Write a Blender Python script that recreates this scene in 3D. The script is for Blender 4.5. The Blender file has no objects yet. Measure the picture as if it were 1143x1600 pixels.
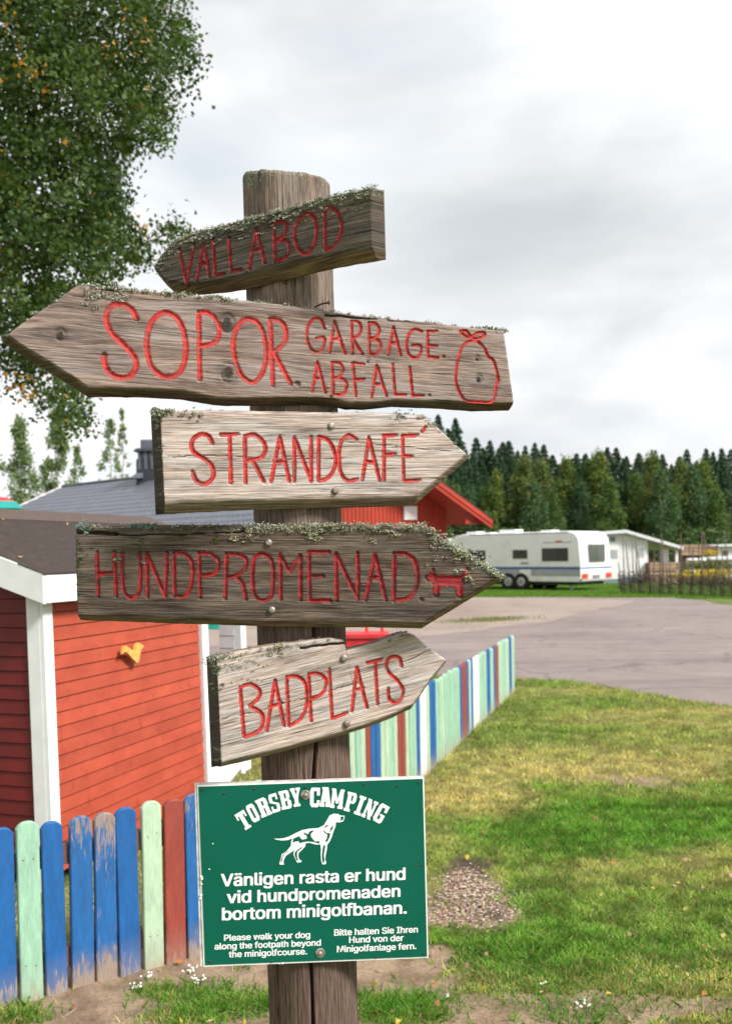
import bpy, math, random
import numpy as np
from mathutils import Vector, Matrix
random.seed(7); RNG = np.random.default_rng(7)
sc = bpy.context.scene
# ------------------------------------------------------------------ camera
F = 1555.0; CU, CV = 571.5, 862.0; ROLL = math.radians(0.8); EYE = 1.6
CAM = np.array([0, 0, EYE])
R_ = np.array([math.cos(ROLL), 0, -math.sin(ROLL)]); U_ = np.array([math.sin(ROLL), 0, math.cos(ROLL)])
cam = bpy.data.cameras.new('camera'); co = bpy.data.objects.new('camera', cam); sc.collection.objects.link(co)
cam.sensor_fit = 'VERTICAL'; cam.sensor_height = 36; cam.lens = 36*F/1600; cam.shift_y = 62/1600
cam.clip_start = 0.05; cam.clip_end = 3000
m = Matrix(((R_[0], U_[0], 0, 0), (0, 0, -1, 0), (R_[2], U_[2], 0, EYE), (0, 0, 0, 1)))
co.matrix_world = m; sc.camera = co
cam.dof.use_dof = True; cam.dof.focus_distance = 1.9; cam.dof.aperture_fstop = 7.0
sc.render.resolution_x = 731; sc.render.resolution_y = 1024
# ------------------------------------------------------------------ view
sc.view_settings.view_transform = 'Standard'; sc.view_settings.look = 'None'
sc.view_settings.exposure = 1.0; sc.view_settings.gamma = 1
sc.cycles.use_denoising = True
sc.cycles.max_bounces = 6; sc.cycles.transparent_max_bounces = 8
# ------------------------------------------------------------------ world
SUN_EL, SUN_AZ = math.radians(42), math.radians(125)      # azimuth from +Y towards +X
SDIR = Vector((math.sin(SUN_AZ)*math.cos(SUN_EL), math.cos(SUN_AZ)*math.cos(SUN_EL), math.sin(SUN_EL)))
w = bpy.data.worlds.new('World'); sc.world = w; w.use_nodes = True
nt = w.node_tree; nt.nodes.clear()
def N(nt, t, **k):
    n = nt.nodes.new(t)
    for a, b in k.items():
        if a.startswith('_'): n.inputs[a[1:].replace('_', ' ')].default_value = b
        else: setattr(n, a, b)
    return n
def L(nt, a, b): nt.links.new(a, b)
out = N(nt, 'ShaderNodeOutputWorld'); bg = N(nt, 'ShaderNodeBackground')
sky = N(nt, 'ShaderNodeTexSky'); sky.sky_type = 'NISHITA'; sky.sun_disc = False
sky.sun_elevation = SUN_EL; sky.sun_rotation = SUN_AZ
tc = N(nt, 'ShaderNodeTexCoord')
mp = N(nt, 'ShaderNodeMapping'); mp.inputs['Scale'].default_value = (1, 1, 2.6); L(nt, tc.outputs['Generated'], mp.inputs['Vector'])
n1 = N(nt, 'ShaderNodeTexNoise', _Scale=2.6, _Detail=8.0, _Roughness=0.50, _Distortion=0.25); L(nt, mp.outputs[0], n1.inputs['Vector'])
mp2 = N(nt, 'ShaderNodeMapping'); mp2.inputs['Scale'].default_value = (1, 1, 4); mp2.inputs['Location'].default_value = (3.1, 1.7, 0.4); L(nt, tc.outputs['Generated'], mp2.inputs['Vector'])
n2 = N(nt, 'ShaderNodeTexNoise', _Scale=3.2, _Detail=5.0, _Roughness=0.5); L(nt, mp2.outputs[0], n2.inputs['Vector'])
# soft grey cloud bank
def px_dir(u, v):
    d = np.array([0, 1.0, 0]) + (u-CU)/F*R_ - (v-CV)/F*U_
    return d
db = px_dir(790, 355); db = db/np.linalg.norm(db)
sub = N(nt, 'ShaderNodeVectorMath', operation='SUBTRACT'); L(nt, tc.outputs['Generated'], sub.inputs[0]); sub.inputs[1].default_value = tuple(db)
scl = N(nt, 'ShaderNodeVectorMath', operation='MULTIPLY'); L(nt, sub.outputs[0], scl.inputs[0]); scl.inputs[1].default_value = (3.2, 3.2, 9.5)
ln = N(nt, 'ShaderNodeVectorMath', operation='LENGTH'); L(nt, scl.outputs[0], ln.inputs[0])
adn = N(nt, 'ShaderNodeMath', operation='MULTIPLY_ADD'); L(nt, n2.outputs[0], adn.inputs[0]); adn.inputs[1].default_value = 1.6; L(nt, ln.outputs['Value'], adn.inputs[2])
bank = N(nt, 'ShaderNodeMapRange', interpolation_type='SMOOTHSTEP'); L(nt, adn.outputs[0], bank.inputs['Value'])
bank.inputs['From Min'].default_value = 0.75; bank.inputs['From Max'].default_value = 2.0; bank.inputs['To Min'].default_value = 1; bank.inputs['To Max'].default_value = 0
cr = N(nt, 'ShaderNodeValToRGB'); L(nt, n1.outputs[0], cr.inputs[0])
cr.color_ramp.elements[0].position = 0.38; cr.color_ramp.elements[0].color = (0.405, 0.415, 0.43, 1)
cr.color_ramp.elements[1].position = 0.58; cr.color_ramp.elements[1].color = (0.57, 0.57, 0.57, 1)
e = cr.color_ramp.elements.new(0.47); e.color = (0.475, 0.48, 0.49, 1)
mb = N(nt, 'ShaderNodeMixRGB', blend_type='MIX'); mb.inputs[2].default_value = (0.30, 0.328, 0.345, 1)
L(nt, cr.outputs[0], mb.inputs[1])
bk = N(nt, 'ShaderNodeMath', operation='MULTIPLY'); L(nt, bank.outputs[0], bk.inputs[0]); bk.inputs[1].default_value = 0.85; L(nt, bk.outputs[0], mb.inputs[0])
# thin blue gaps low in the sky
gap = N(nt, 'ShaderNodeMapRange', interpolation_type='SMOOTHSTEP'); L(nt, n2.outputs[0], gap.inputs['Value'])
gap.inputs['From Min'].default_value = 0.50; gap.inputs['From Max'].default_value = 0.66; gap.inputs['To Min'].default_value = 0; gap.inputs['To Max'].default_value = 0.30
sm = N(nt, 'ShaderNodeVectorMath', operation='SCALE'); L(nt, sky.outputs[0], sm.inputs[0]); sm.inputs['Scale'].default_value = 0.1
mg = N(nt, 'ShaderNodeMixRGB', blend_type='MIX'); L(nt, gap.outputs[0], mg.inputs[0]); L(nt, mb.outputs[0], mg.inputs[1]); 
blu = N(nt, 'ShaderNodeMixRGB', blend_type='MIX'); blu.inputs[0].default_value = 0.75; L(nt, sm.outputs[0], blu.inputs[1]); blu.inputs[2].default_value = (0.40, 0.47, 0.50, 1)
L(nt, blu.outputs[0], mg.inputs[2])
L(nt, mg.outputs[0], bg.inputs['Color']); bg.inputs['Strength'].default_value = 1.0; L(nt, bg.outputs[0], out.inputs[0])
sl = bpy.data.lights.new('sun', 'SUN'); sl.energy = 2.9; sl.angle = math.radians(14); sl.color = (1, 0.975, 0.94)
so = bpy.data.objects.new('sun', sl); sc.collection.objects.link(so); so.rotation_euler = SDIR.to_track_quat('Z', 'Y').to_euler()

# ------------------------------------------------------------------ helpers
def ray(u, v): return np.array([0, 1.0, 0]) + (u-CU)/F*R_ - (v-CV)/F*U_
def P(u, v, Y): return CAM + ray(u, v)*Y
def G(u, v, z=0.0):
    d = ray(u, v); return CAM + d*((z-EYE)/d[2])
def onplane(u, v, p0, n):
    d = ray(u, v); return CAM + d*(np.dot(n, p0-CAM)/np.dot(n, d))
def hdir(u):            # horizontal direction whose vanishing point is column u
    d = ray(u, CV); d = np.array([d[0], d[1], 0]); return d/np.linalg.norm(d)
def link(o): sc.collection.objects.link(o); return o
def tag(o, label=None, cat=None, group=None, kind=None):
    if label: o['label'] = label
    if cat: o['category'] = cat
    if group: o['group'] = group
    if kind: o['kind'] = kind
    return o
def empty(name, loc=(0, 0, 0), label=None, cat=None, group=None):
    o = bpy.data.objects.new(name, None); o.location = tuple(float(x) for x in loc); link(o); o.empty_display_size = 0.1
    return tag(o, label, cat, group)
def setp(o, parent):
    if parent is not None: o.parent = parent
    return o
def wloc(o):
    p = Vector(o.location)
    while o.parent: o = o.parent; p = p + Vector(o.location)
    return p
class MB:
    def __init__(s): s.v = []; s.f = []; s.sm = []
    def poly(s, pts, smooth=False):
        i = len(s.v); s.v += [tuple(map(float, p)) for p in pts]; s.f.append(tuple(range(i, i+len(pts)))); s.sm.append(smooth)
    def hexa(s, c):      # 8 corners: bottom 4 ccw, top 4
        i = len(s.v); s.v += [tuple(map(float, p)) for p in c]
        for q in ((3, 2, 1, 0), (4, 5, 6, 7), (0, 1, 5, 4), (1, 2, 6, 5), (2, 3, 7, 6), (3, 0, 4, 7)):
            s.f.append(tuple(i+k for k in q)); s.sm.append(False)
    def box(s, o, a, b, c):   # corner o, edge vectors
        o, a, b, c = (np.array(x, float) for x in (o, a, b, c))
        s.hexa([o, o+a, o+a+b, o+b, o+c, o+a+c, o+a+b+c, o+b+c])
    def prism(s, pts, off, smooth=False):   # polygon (3d pts) extruded by off
        pts = [np.array(p, float) for p in pts]; off = np.array(off, float); n = len(pts); i = len(s.v)
        s.v += [tuple(p) for p in pts] + [tuple(p+off) for p in pts]
        s.f.append(tuple(range(i+n-1, i-1, -1))); s.sm.append(False)
        s.f.append(tuple(range(i+n, i+2*n))); s.sm.append(False)
        for k in range(n):
            l = (k+1) % n; s.f.append((i+k, i+l, i+n+l, i+n+k)); s.sm.append(smooth)
    def tube(s, pts, rads, n=8, cap=True):
        pts = [Vector(p) for p in pts]; i = len(s.v)
        for k, p in enumerate(pts):
            d = (pts[min(k+1, len(pts)-1)]-pts[max(k-1, 0)]).normalized()
            a = d.orthogonal().normalized() if k == 0 else (a-d*a.dot(d)).normalized()
            b = d.cross(a)
            for j in range(n):
                t = 2*math.pi*j/n; s.v.append(tuple(p+(a*math.cos(t)+b*math.sin(t))*rads[k]))
        for k in range(len(pts)-1):
            for j in range(n):
                s.f.append((i+k*n+j, i+k*n+(j+1) % n, i+(k+1)*n+(j+1) % n, i+(k+1)*n+j)); s.sm.append(True)
        if cap:
            s.f.append(tuple(range(i+n-1, i-1, -1))); s.sm.append(False)
            s.f.append(tuple(range(i+(len(pts)-1)*n, i+len(pts)*n))); s.sm.append(False)
    def lathe(s, c, axis, prof, n=16):  # prof [(dist along axis, radius)]
        c = Vector(c); axis = Vector(axis).normalized()
        s.tube([c+axis*h for h, r in prof], [r for h, r in prof], n)
    def mesh(s, name):
        me = bpy.data.meshes.new(name); me.from_pydata(s.v, [], s.f); me.polygons.foreach_set('use_smooth', s.sm); me.update(); return me
    def build(s, name, mat, parent=None, loc=None):
        """vertices are world coordinates; object origin = parent origin"""
        off = wloc(parent) if parent is not None else Vector(loc if loc is not None else (0, 0, 0))
        if off.length > 0: s.v = [(x-off.x, y-off.y, z-off.z) for x, y, z in s.v]
        me = s.mesh(name); me.materials.append(mat); o = bpy.data.objects.new(name, me); link(o)
        if parent is not None: o.parent = parent
        elif loc is not None: o.location = loc
        return o
def inst(name, me, parent, loc, rotz=0, scale=(1, 1, 1)):
    o = bpy.data.objects.new(name, me); link(o); setp(o, parent); o.location = tuple(map(float, loc)); o.rotation_euler = (0, 0, rotz); o.scale = scale; return o
def npmesh(name, V, Fq, mat, cols=None, smooth=False, attrs=None):
    """fast mesh: V (n,3), Fq (m,k) with constant k, per-face cols (m,3) or None"""
    me = bpy.data.meshes.new(name); V = np.asarray(V, np.float32); Fq = np.asarray(Fq, np.int32); k = Fq.shape[1]
    me.vertices.add(len(V)); me.vertices.foreach_set('co', V.ravel())
    me.loops.add(Fq.size); me.loops.foreach_set('vertex_index', Fq.ravel())
    me.polygons.add(len(Fq)); me.polygons.foreach_set('loop_start', np.arange(0, Fq.size, k, dtype=np.int32))
    me.polygons.foreach_set('use_smooth', np.full(len(Fq), smooth))
    me.update(calc_edges=True)
    if cols is not None:
        a = me.attributes.new('Col', 'FLOAT_COLOR', 'FACE'); c = np.ones((len(Fq), 4), np.float32); c[:, :3] = cols; a.data.foreach_set('color', c.ravel())
    for nm, ar in (attrs or {}).items():
        a = me.attributes.new(nm, 'FLOAT_VECTOR', 'POINT'); a.data.foreach_set('vector', np.asarray(ar, np.float32).ravel())
    me.materials.append(mat); return me
def npobj(name, me, parent=None, loc=None):
    o = bpy.data.objects.new(name, me); link(o); setp(o, parent)
    if loc is not None: o.location = loc
    return o
def vnoise(x, y, seed=0):
    x = np.asarray(x, float); y = np.asarray(y, float)
    xi = np.floor(x).astype(np.int64); yi = np.floor(y).astype(np.int64); xf = x-xi; yf = y-yi
    def h(a, b):
        n = (a*374761393 + b*668265263 + seed*982451653) & 0xffffffff
        n = ((n ^ (n >> 13))*1274126177) & 0xffffffff
        return ((n ^ (n >> 16)) & 0xffff)/65535.0
    sx = xf*xf*(3-2*xf); sy = yf*yf*(3-2*yf)
    return (h(xi, yi)*(1-sx)+h(xi+1, yi)*sx)*(1-sy)+(h(xi, yi+1)*(1-sx)+h(xi+1, yi+1)*sx)*sy
def fbm(x, y, seed=0, o=4):
    r = 0; a = 1; t = 0
    for k in range(o): r = r+a*vnoise(x*2**k, y*2**k, seed+k); t += a; a *= 0.5
    return r/t
def sstep(a, b, x): t = np.clip((x-a)/(b-a), 0, 1); return t*t*(3-2*t)
def quadcloud(C, size, aspect, rng, up_bias=0.0, dirs=None, tri=False):
    """rhombus leaves at centres C; returns V,F"""
    n = len(C); a = rng.normal(size=(n, 3)) if dirs is None else dirs + rng.normal(size=(n, 3))*0.3
    a /= np.linalg.norm(a, axis=1)[:, None]
    b = rng.normal(size=(n, 3)); b[:, 2] *= (1-up_bias); b -= a*(a*b).sum(1)[:, None]; b /= np.linalg.norm(b, axis=1)[:, None]
    s = np.asarray(size)*(0.7+0.6*rng.random(n)); a = a*(s*0.5)[:, None]; b = b*(s*0.5*aspect)[:, None]
    k = rng.normal(size=(n, 3)); k = k*(s*0.12)[:, None]
    V = np.stack([C-a, C+b+k, C+a, C-b+k], 1).reshape(-1, 3); Fq = np.arange(4*n).reshape(n, 4)
    return V, Fq
# ------------------------------------------------------------------ materials
def newmat(name):
    m = bpy.data.materials.new(name); m.use_nodes = True; nt = m.node_tree; nt.nodes.clear()
    o = N(nt, 'ShaderNodeOutputMaterial'); b = N(nt, 'ShaderNodeBsdfPrincipled'); L(nt, b.outputs[0], o.inputs[0]); return m, nt, b, o
def bumpn(nt, b, src, strength, dist):
    bp = N(nt, 'ShaderNodeBump'); bp.inputs['Strength'].default_value = strength; bp.inputs['Distance'].default_value = dist
    L(nt, src, bp.inputs['Height']); L(nt, bp.outputs[0], b.inputs['Normal'])
def c4(c): return (c[0], c[1], c[2], 1)
def noise_of(nt, vec, scale, stretch=(1, 1, 1), detail=4, rough=0.55, loc=(0, 0, 0)):
    mp = N(nt, 'ShaderNodeMapping'); mp.inputs['Scale'].default_value = tuple(scale*s for s in stretch); mp.inputs['Location'].default_value = loc
    L(nt, vec, mp.inputs['Vector']); n = N(nt, 'ShaderNodeTexNoise', _Scale=1.0, _Detail=float(detail), _Roughness=rough); L(nt, mp.outputs[0], n.inputs['Vector']); return n.outputs[0]
def rampn(nt, fac, stops):
    r = N(nt, 'ShaderNodeValToRGB'); L(nt, fac, r.inputs[0]); e = r.color_ramp.elements
    e[0].position, e[0].color = stops[0][0], c4(stops[0][1]); e[1].position, e[1].color = stops[-1][0], c4(stops[-1][1])
    for p, c in stops[1:-1]: k = e.new(p); k.color = c4(c)
    return r.outputs[0]
def mixn(nt, fac, a, b, mode='MIX'):
    n = N(nt, 'ShaderNodeMixRGB', blend_type=mode)
    for i, x in enumerate((fac, a, b)):
        if hasattr(x, 'is_linked'): L(nt, x, n.inputs[i])
        else: n.inputs[i].default_value = x if i == 0 else c4(x)
    return n.outputs[0]
def mathn(nt, op, a, b):
    n = N(nt, 'ShaderNodeMath', operation=op)
    for i, x in enumerate((a, b)):
        if hasattr(x, 'is_linked'): L(nt, x, n.inputs[i])
        else: n.inputs[i].default_value = x
    return n.outputs[0]
def pm(name, c1, c2=None, scale=5, stretch=(1, 1, 1), rough=0.6, bump=0.0, bdist=0.002, bscale=80, bstretch=None, metal=0, spec=0.4, dirt=None, dirt_amt=0.3, lo=0.35, hi=0.65, rnd=0.0):
    m, nt, b, o = newmat(name); tcn = N(nt, 'ShaderNodeTexCoord'); v = tcn.outputs['Object']
    c2 = c2 or tuple(x*0.8 for x in c1)
    col = rampn(nt, noise_of(nt, v, scale, stretch, 5), [(lo, c2), (hi, c1)])
    if dirt is not None:
        f = noise_of(nt, v, scale*0.6, (1, 1, 1), 6, 0.65, (5, 2, 1)); f = rampn(nt, f, [(0.5, (0, 0, 0)), (0.7, (dirt_amt,)*3)]); col = mixn(nt, f, col, dirt)
    if rnd:
        oi = N(nt, 'ShaderNodeObjectInfo'); r = rampn(nt, oi.outputs['Random'], [(0, (1-rnd,)*3), (1, (1+rnd*0.3,)*3)]); col = mixn(nt, 1.0, col, r, 'MULTIPLY')
    L(nt, col, b.inputs['Base Color']); b.inputs['Roughness'].default_value = rough; b.inputs['Metallic'].default_value = metal; b.inputs['Specular IOR Level'].default_value = spec
    if bump: bumpn(nt, b, noise_of(nt, v, bscale, bstretch or stretch, 4), bump, bdist)
    return m
def attrmat(name, rough=0.7, trans=0.0, mul=(1, 1, 1), nscale=0, spec=0.25, attr='Col'):
    m, nt, b, o = newmat(name); a = N(nt, 'ShaderNodeAttribute', attribute_name=attr); col = mixn(nt, 1.0, a.outputs['Color'], mul, 'MULTIPLY')
    if nscale:
        tcn = N(nt, 'ShaderNodeTexCoord'); f = rampn(nt, noise_of(nt, tcn.outputs['Object'], nscale, (1, 1, 1), 4), [(0.3, (0.7,)*3), (0.7, (1.15,)*3)]); col = mixn(nt, 1.0, col, f, 'MULTIPLY')
    L(nt, col, b.inputs['Base Color']); b.inputs['Roughness'].default_value = rough; b.inputs['Specular IOR Level'].default_value = spec
    if trans:
        t = N(nt, 'ShaderNodeBsdfTranslucent'); L(nt, mixn(nt, 1.0, col, (1.3, 1.45, 0.7), 'MULTIPLY'), t.inputs[0])
        mx = N(nt, 'ShaderNodeMixShader'); mx.inputs[0].default_value = trans; L(nt, b.outputs[0], mx.inputs[1]); L(nt, t.outputs[0], mx.inputs[2]); L(nt, mx.outputs[0], o.inputs[0])
    return m
def cladmat(name, c, c2, rnd=0.12):
    """painted cladding: knots, nail heads, vertical run marks"""
    m, nt, b, o = newmat(name); v = N(nt, 'ShaderNodeTexCoord').outputs['Object']; oi = N(nt, 'ShaderNodeObjectInfo').outputs['Random']
    col = rampn(nt, noise_of(nt, v, 4, (1, 1, 2), 6, 0.65), [(0.32, c2), (0.66, c)])
    col = mixn(nt, 1.0, col, rampn(nt, oi, [(0, (1-rnd,)*3), (1, (1+rnd*0.5,)*3)]), 'MULTIPLY')
    st = rampn(nt, noise_of(nt, v, 1, (26, 26, 9), 4, 0.6, (2, 2, 2)), [(0.62, (0, 0, 0)), (0.72, (0.55,)*3)]); col = mixn(nt, st, col, tuple(x*0.45 for x in c2))
    fd = rampn(nt, noise_of(nt, v, 1, (50, 50, 50), 5, 0.7, (5, 2, 2)), [(0.60, (0, 0, 0)), (0.75, (0.35,)*3)]); col = mixn(nt, fd, col, (0.60, 0.24, 0.16))
    L(nt, col, b.inputs['Base Color']); b.inputs['Roughness'].default_value = 0.65; b.inputs['Specular IOR Level'].default_value = 0.3
    bumpn(nt, b, noise_of(nt, v, 1, (20, 20, 260), 4), 0.35, 0.002); return m
def woodmat(name, light, mid, dark, wane=(0.12, 0.075, 0.045), bias=0.0, fine=380):
    """weathered wood; 'g' = grain coordinates in metres, 'st' = (wane, lichen, darkening: end grain, knots, cracks, painted shade on the post)"""
    m, nt, b, o = newmat(name)
    g = N(nt, 'ShaderNodeAttribute', attribute_name='g').outputs['Vector']; st = N(nt, 'ShaderNodeAttribute', attribute_name='st').outputs['Vector']
    sp = N(nt, 'ShaderNodeSeparateXYZ'); L(nt, st, sp.inputs[0])
    nf = noise_of(nt, g, 1, (14, fine, 8), 5, 0.6); nm = noise_of(nt, g, 1, (4, 95, 5), 5, 0.55, (2, 3, 1)); nb = noise_of(nt, g, 1, (5, 19, 7), 7, 0.68, (7, 1, 4))
    mixf = mathn(nt, 'ADD', mathn(nt, 'MULTIPLY', nf, 0.42), mathn(nt, 'MULTIPLY', nm, 0.25)); mixf = mathn(nt, 'ADD', mixf, mathn(nt, 'MULTIPLY', nb, 0.40)); mixf = mathn(nt, 'ADD', mixf, bias)
    col = rampn(nt, mixf, [(0.405, dark), (0.50, mid), (0.60, light)])
    warm = rampn(nt, noise_of(nt, g, 1, (5, 30, 5), 4, 0.6, (1, 9, 2)), [(0.42, (1.10, 0.98, 0.90)), (0.6, (0.99, 1.0, 1.03))]); col = mixn(nt, 0.8, col, warm, 'MULTIPLY')
    ck = rampn(nt, noise_of(nt, g, 1, (9, 300, 6), 3, 0.5, (4, 4, 4)), [(0.62, (0, 0, 0)), (0.67, (0.85, 0.85, 0.85))]); col = mixn(nt, ck, col, tuple(x*0.45 for x in dark))
    ws = rampn(nt, noise_of(nt, g, 1, (22, 260, 22), 3, 0.5, (9, 4, 4)), [(0.66, (0, 0, 0)), (0.72, (0.6, 0.6, 0.6))]); col = mixn(nt, ws, col, tuple(min(0.62, x*1.5) for x in light))
    wn = rampn(nt, mathn(nt, 'ADD', sp.outputs[0], mathn(nt, 'MULTIPLY', mathn(nt, 'SUBTRACT', nm, 0.5), 1.2)), [(0.35, (0, 0, 0)), (0.65, (0.85,)*3)])
    wc = rampn(nt, nf, [(0.35, tuple(x*0.45 for x in wane)), (0.62, tuple(x*1.9 for x in wane))]); col = mixn(nt, wn, col, wc)
    nl = noise_of(nt, g, 1, (110, 110, 110), 5, 0.7, (3, 3, 3)); lf = mathn(nt, 'ADD', sp.outputs[1], mathn(nt, 'MULTIPLY', mathn(nt, 'SUBTRACT', nl, 0.5), 2.4))
    lm = rampn(nt, lf, [(0.5, (0, 0, 0)), (0.75, (0.8,)*3)]); lc = rampn(nt, noise_of(nt, g, 1, (200, 200, 200), 3, 0.6), [(0.4, (0.07, 0.085, 0.045)), (0.52, (0.17, 0.18, 0.12)), (0.62, (0.38, 0.38, 0.30))]); col = mixn(nt, lm, col, lc)
    dk = rampn(nt, mathn(nt, 'ADD', sp.outputs[2], mathn(nt, 'MULTIPLY', mathn(nt, 'SUBTRACT', nl, 0.5), 0.35)), [(0.25, (0, 0, 0)), (0.8, (0.93,)*3)]); col = mixn(nt, dk, col, (0.034, 0.025, 0.019))
    L(nt, col, b.inputs['Base Color']); b.inputs['Roughness'].default_value = 0.85; b.inputs['Specular IOR Level'].default_value = 0.25
    bumpn(nt, b, mathn(nt, 'ADD', nf, mathn(nt, 'MULTIPLY', nl, 0.3)), 0.9, 0.0025)
    return m
M = {}
M['post'] = woodmat('post_wood', (0.28, 0.228, 0.19), (0.150, 0.114, 0.092), (0.052, 0.037, 0.029), wane=(0.075, 0.046, 0.035), fine=300)
M['w_dark'] = woodmat('weathered_wood_dark', (0.17, 0.134, 0.106), (0.078, 0.059, 0.046), (0.026, 0.019, 0.015), wane=(0.15, 0.10, 0.07), bias=-0.012)
M['w_top'] = woodmat('mossy_dark_wood', (0.115, 0.098, 0.075), (0.058, 0.048, 0.036), (0.022, 0.018, 0.013), wane=(0.17, 0.11, 0.075), bias=-0.01)
M['w_mid'] = woodmat('weathered_wood_brown', (0.32, 0.255, 0.225), (0.175, 0.130, 0.112), (0.064, 0.044, 0.036), wane=(0.065, 0.040, 0.030))
M['w_light'] = woodmat('weathered_wood_grey', (0.475, 0.42, 0.385), (0.29, 0.24, 0.212), (0.085, 0.063, 0.052), wane=(0.16, 0.11, 0.08), bias=0.012)
M['letter'] = pm('carved_red_paint', (0.52, 0.036, 0.028), (0.33, 0.024, 0.020), 90, rough=0.7, bump=0.8, bdist=0.0016, bscale=260, dirt=(0.17, 0.085, 0.07), dirt_amt=0.9)
M['letter_dark'] = pm('carved_dark_red_paint', (0.33, 0.013, 0.016), (0.17, 0.010, 0.010), 90, rough=0.7, bump=0.8, bdist=0.0016, bscale=260, dirt=(0.06, 0.035, 0.028), dirt_amt=0.9)
M['lichen'] = attrmat('lichen', 0.9, nscale=300)
M['bolt'] = pm('galvanised_bolt', (0.42, 0.41, 0.39), (0.22, 0.17, 0.13), 150, rough=0.5, metal=0.6)
M['bolt_b'] = pm('brown_bolt', (0.24, 0.20, 0.17), (0.12, 0.08, 0.06), 150, rough=0.6, metal=0.4)
M['rust'] = pm('rusty_iron', (0.20, 0.07, 0.03), (0.06, 0.03, 0.02), 200, rough=0.8)
M['green'] = pm('green_enamel', (0.001, 0.098, 0.062), (0.001, 0.088, 0.055), 8, rough=0.35, spec=0.3, dirt=(0.01, 0.12, 0.085), dirt_amt=0.25)
M['print'] = pm('white_print', (0.82, 0.82, 0.82), (0.76, 0.76, 0.76), 30, rough=0.4)
M['backing'] = pm('weathered_white_board', (0.62, 0.60, 0.56), (0.40, 0.36, 0.30), 60, rough=0.7, bump=0.3)
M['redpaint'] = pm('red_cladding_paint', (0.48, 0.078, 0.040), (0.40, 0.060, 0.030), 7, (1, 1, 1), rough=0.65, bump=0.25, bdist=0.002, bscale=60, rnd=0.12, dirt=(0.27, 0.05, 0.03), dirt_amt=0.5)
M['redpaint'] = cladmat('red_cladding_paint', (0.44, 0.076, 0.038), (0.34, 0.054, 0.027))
M['redshaded'] = pm('shaded_red_gable_paint', (0.15, 0.009, 0.009), (0.12, 0.008, 0.007), 7, rough=0.6, bump=0.2, bscale=60, rnd=0.15)  # same red as the side wall, with the gable's shade put into the colour
M['white'] = pm('white_paint', (0.78, 0.78, 0.77), (0.70, 0.70, 0.69), 9, rough=0.5, bump=0.1, bscale=40)
M['greypaint'] = pm('pale_lilac_paint', (0.72, 0.66, 0.67), (0.64, 0.60, 0.61), 9, rough=0.6)
M['felt'] = pm('brown_roof_felt', (0.046, 0.031, 0.026), (0.032, 0.022, 0.018), 30, rough=0.9, bump=0.5, bscale=300, dirt=(0.10, 0.08, 0.06), dirt_amt=0.3)
M['felt_cap'] = pm('faded_roof_felt', (0.105, 0.075, 0.062), (0.08, 0.056, 0.047), 30, rough=0.9, bump=0.5, bscale=300)
M['yellow'] = pm('yellow_painted_wood', (0.72, 0.42, 0.11), (0.60, 0.30, 0.06), 40, rough=0.6)
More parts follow.
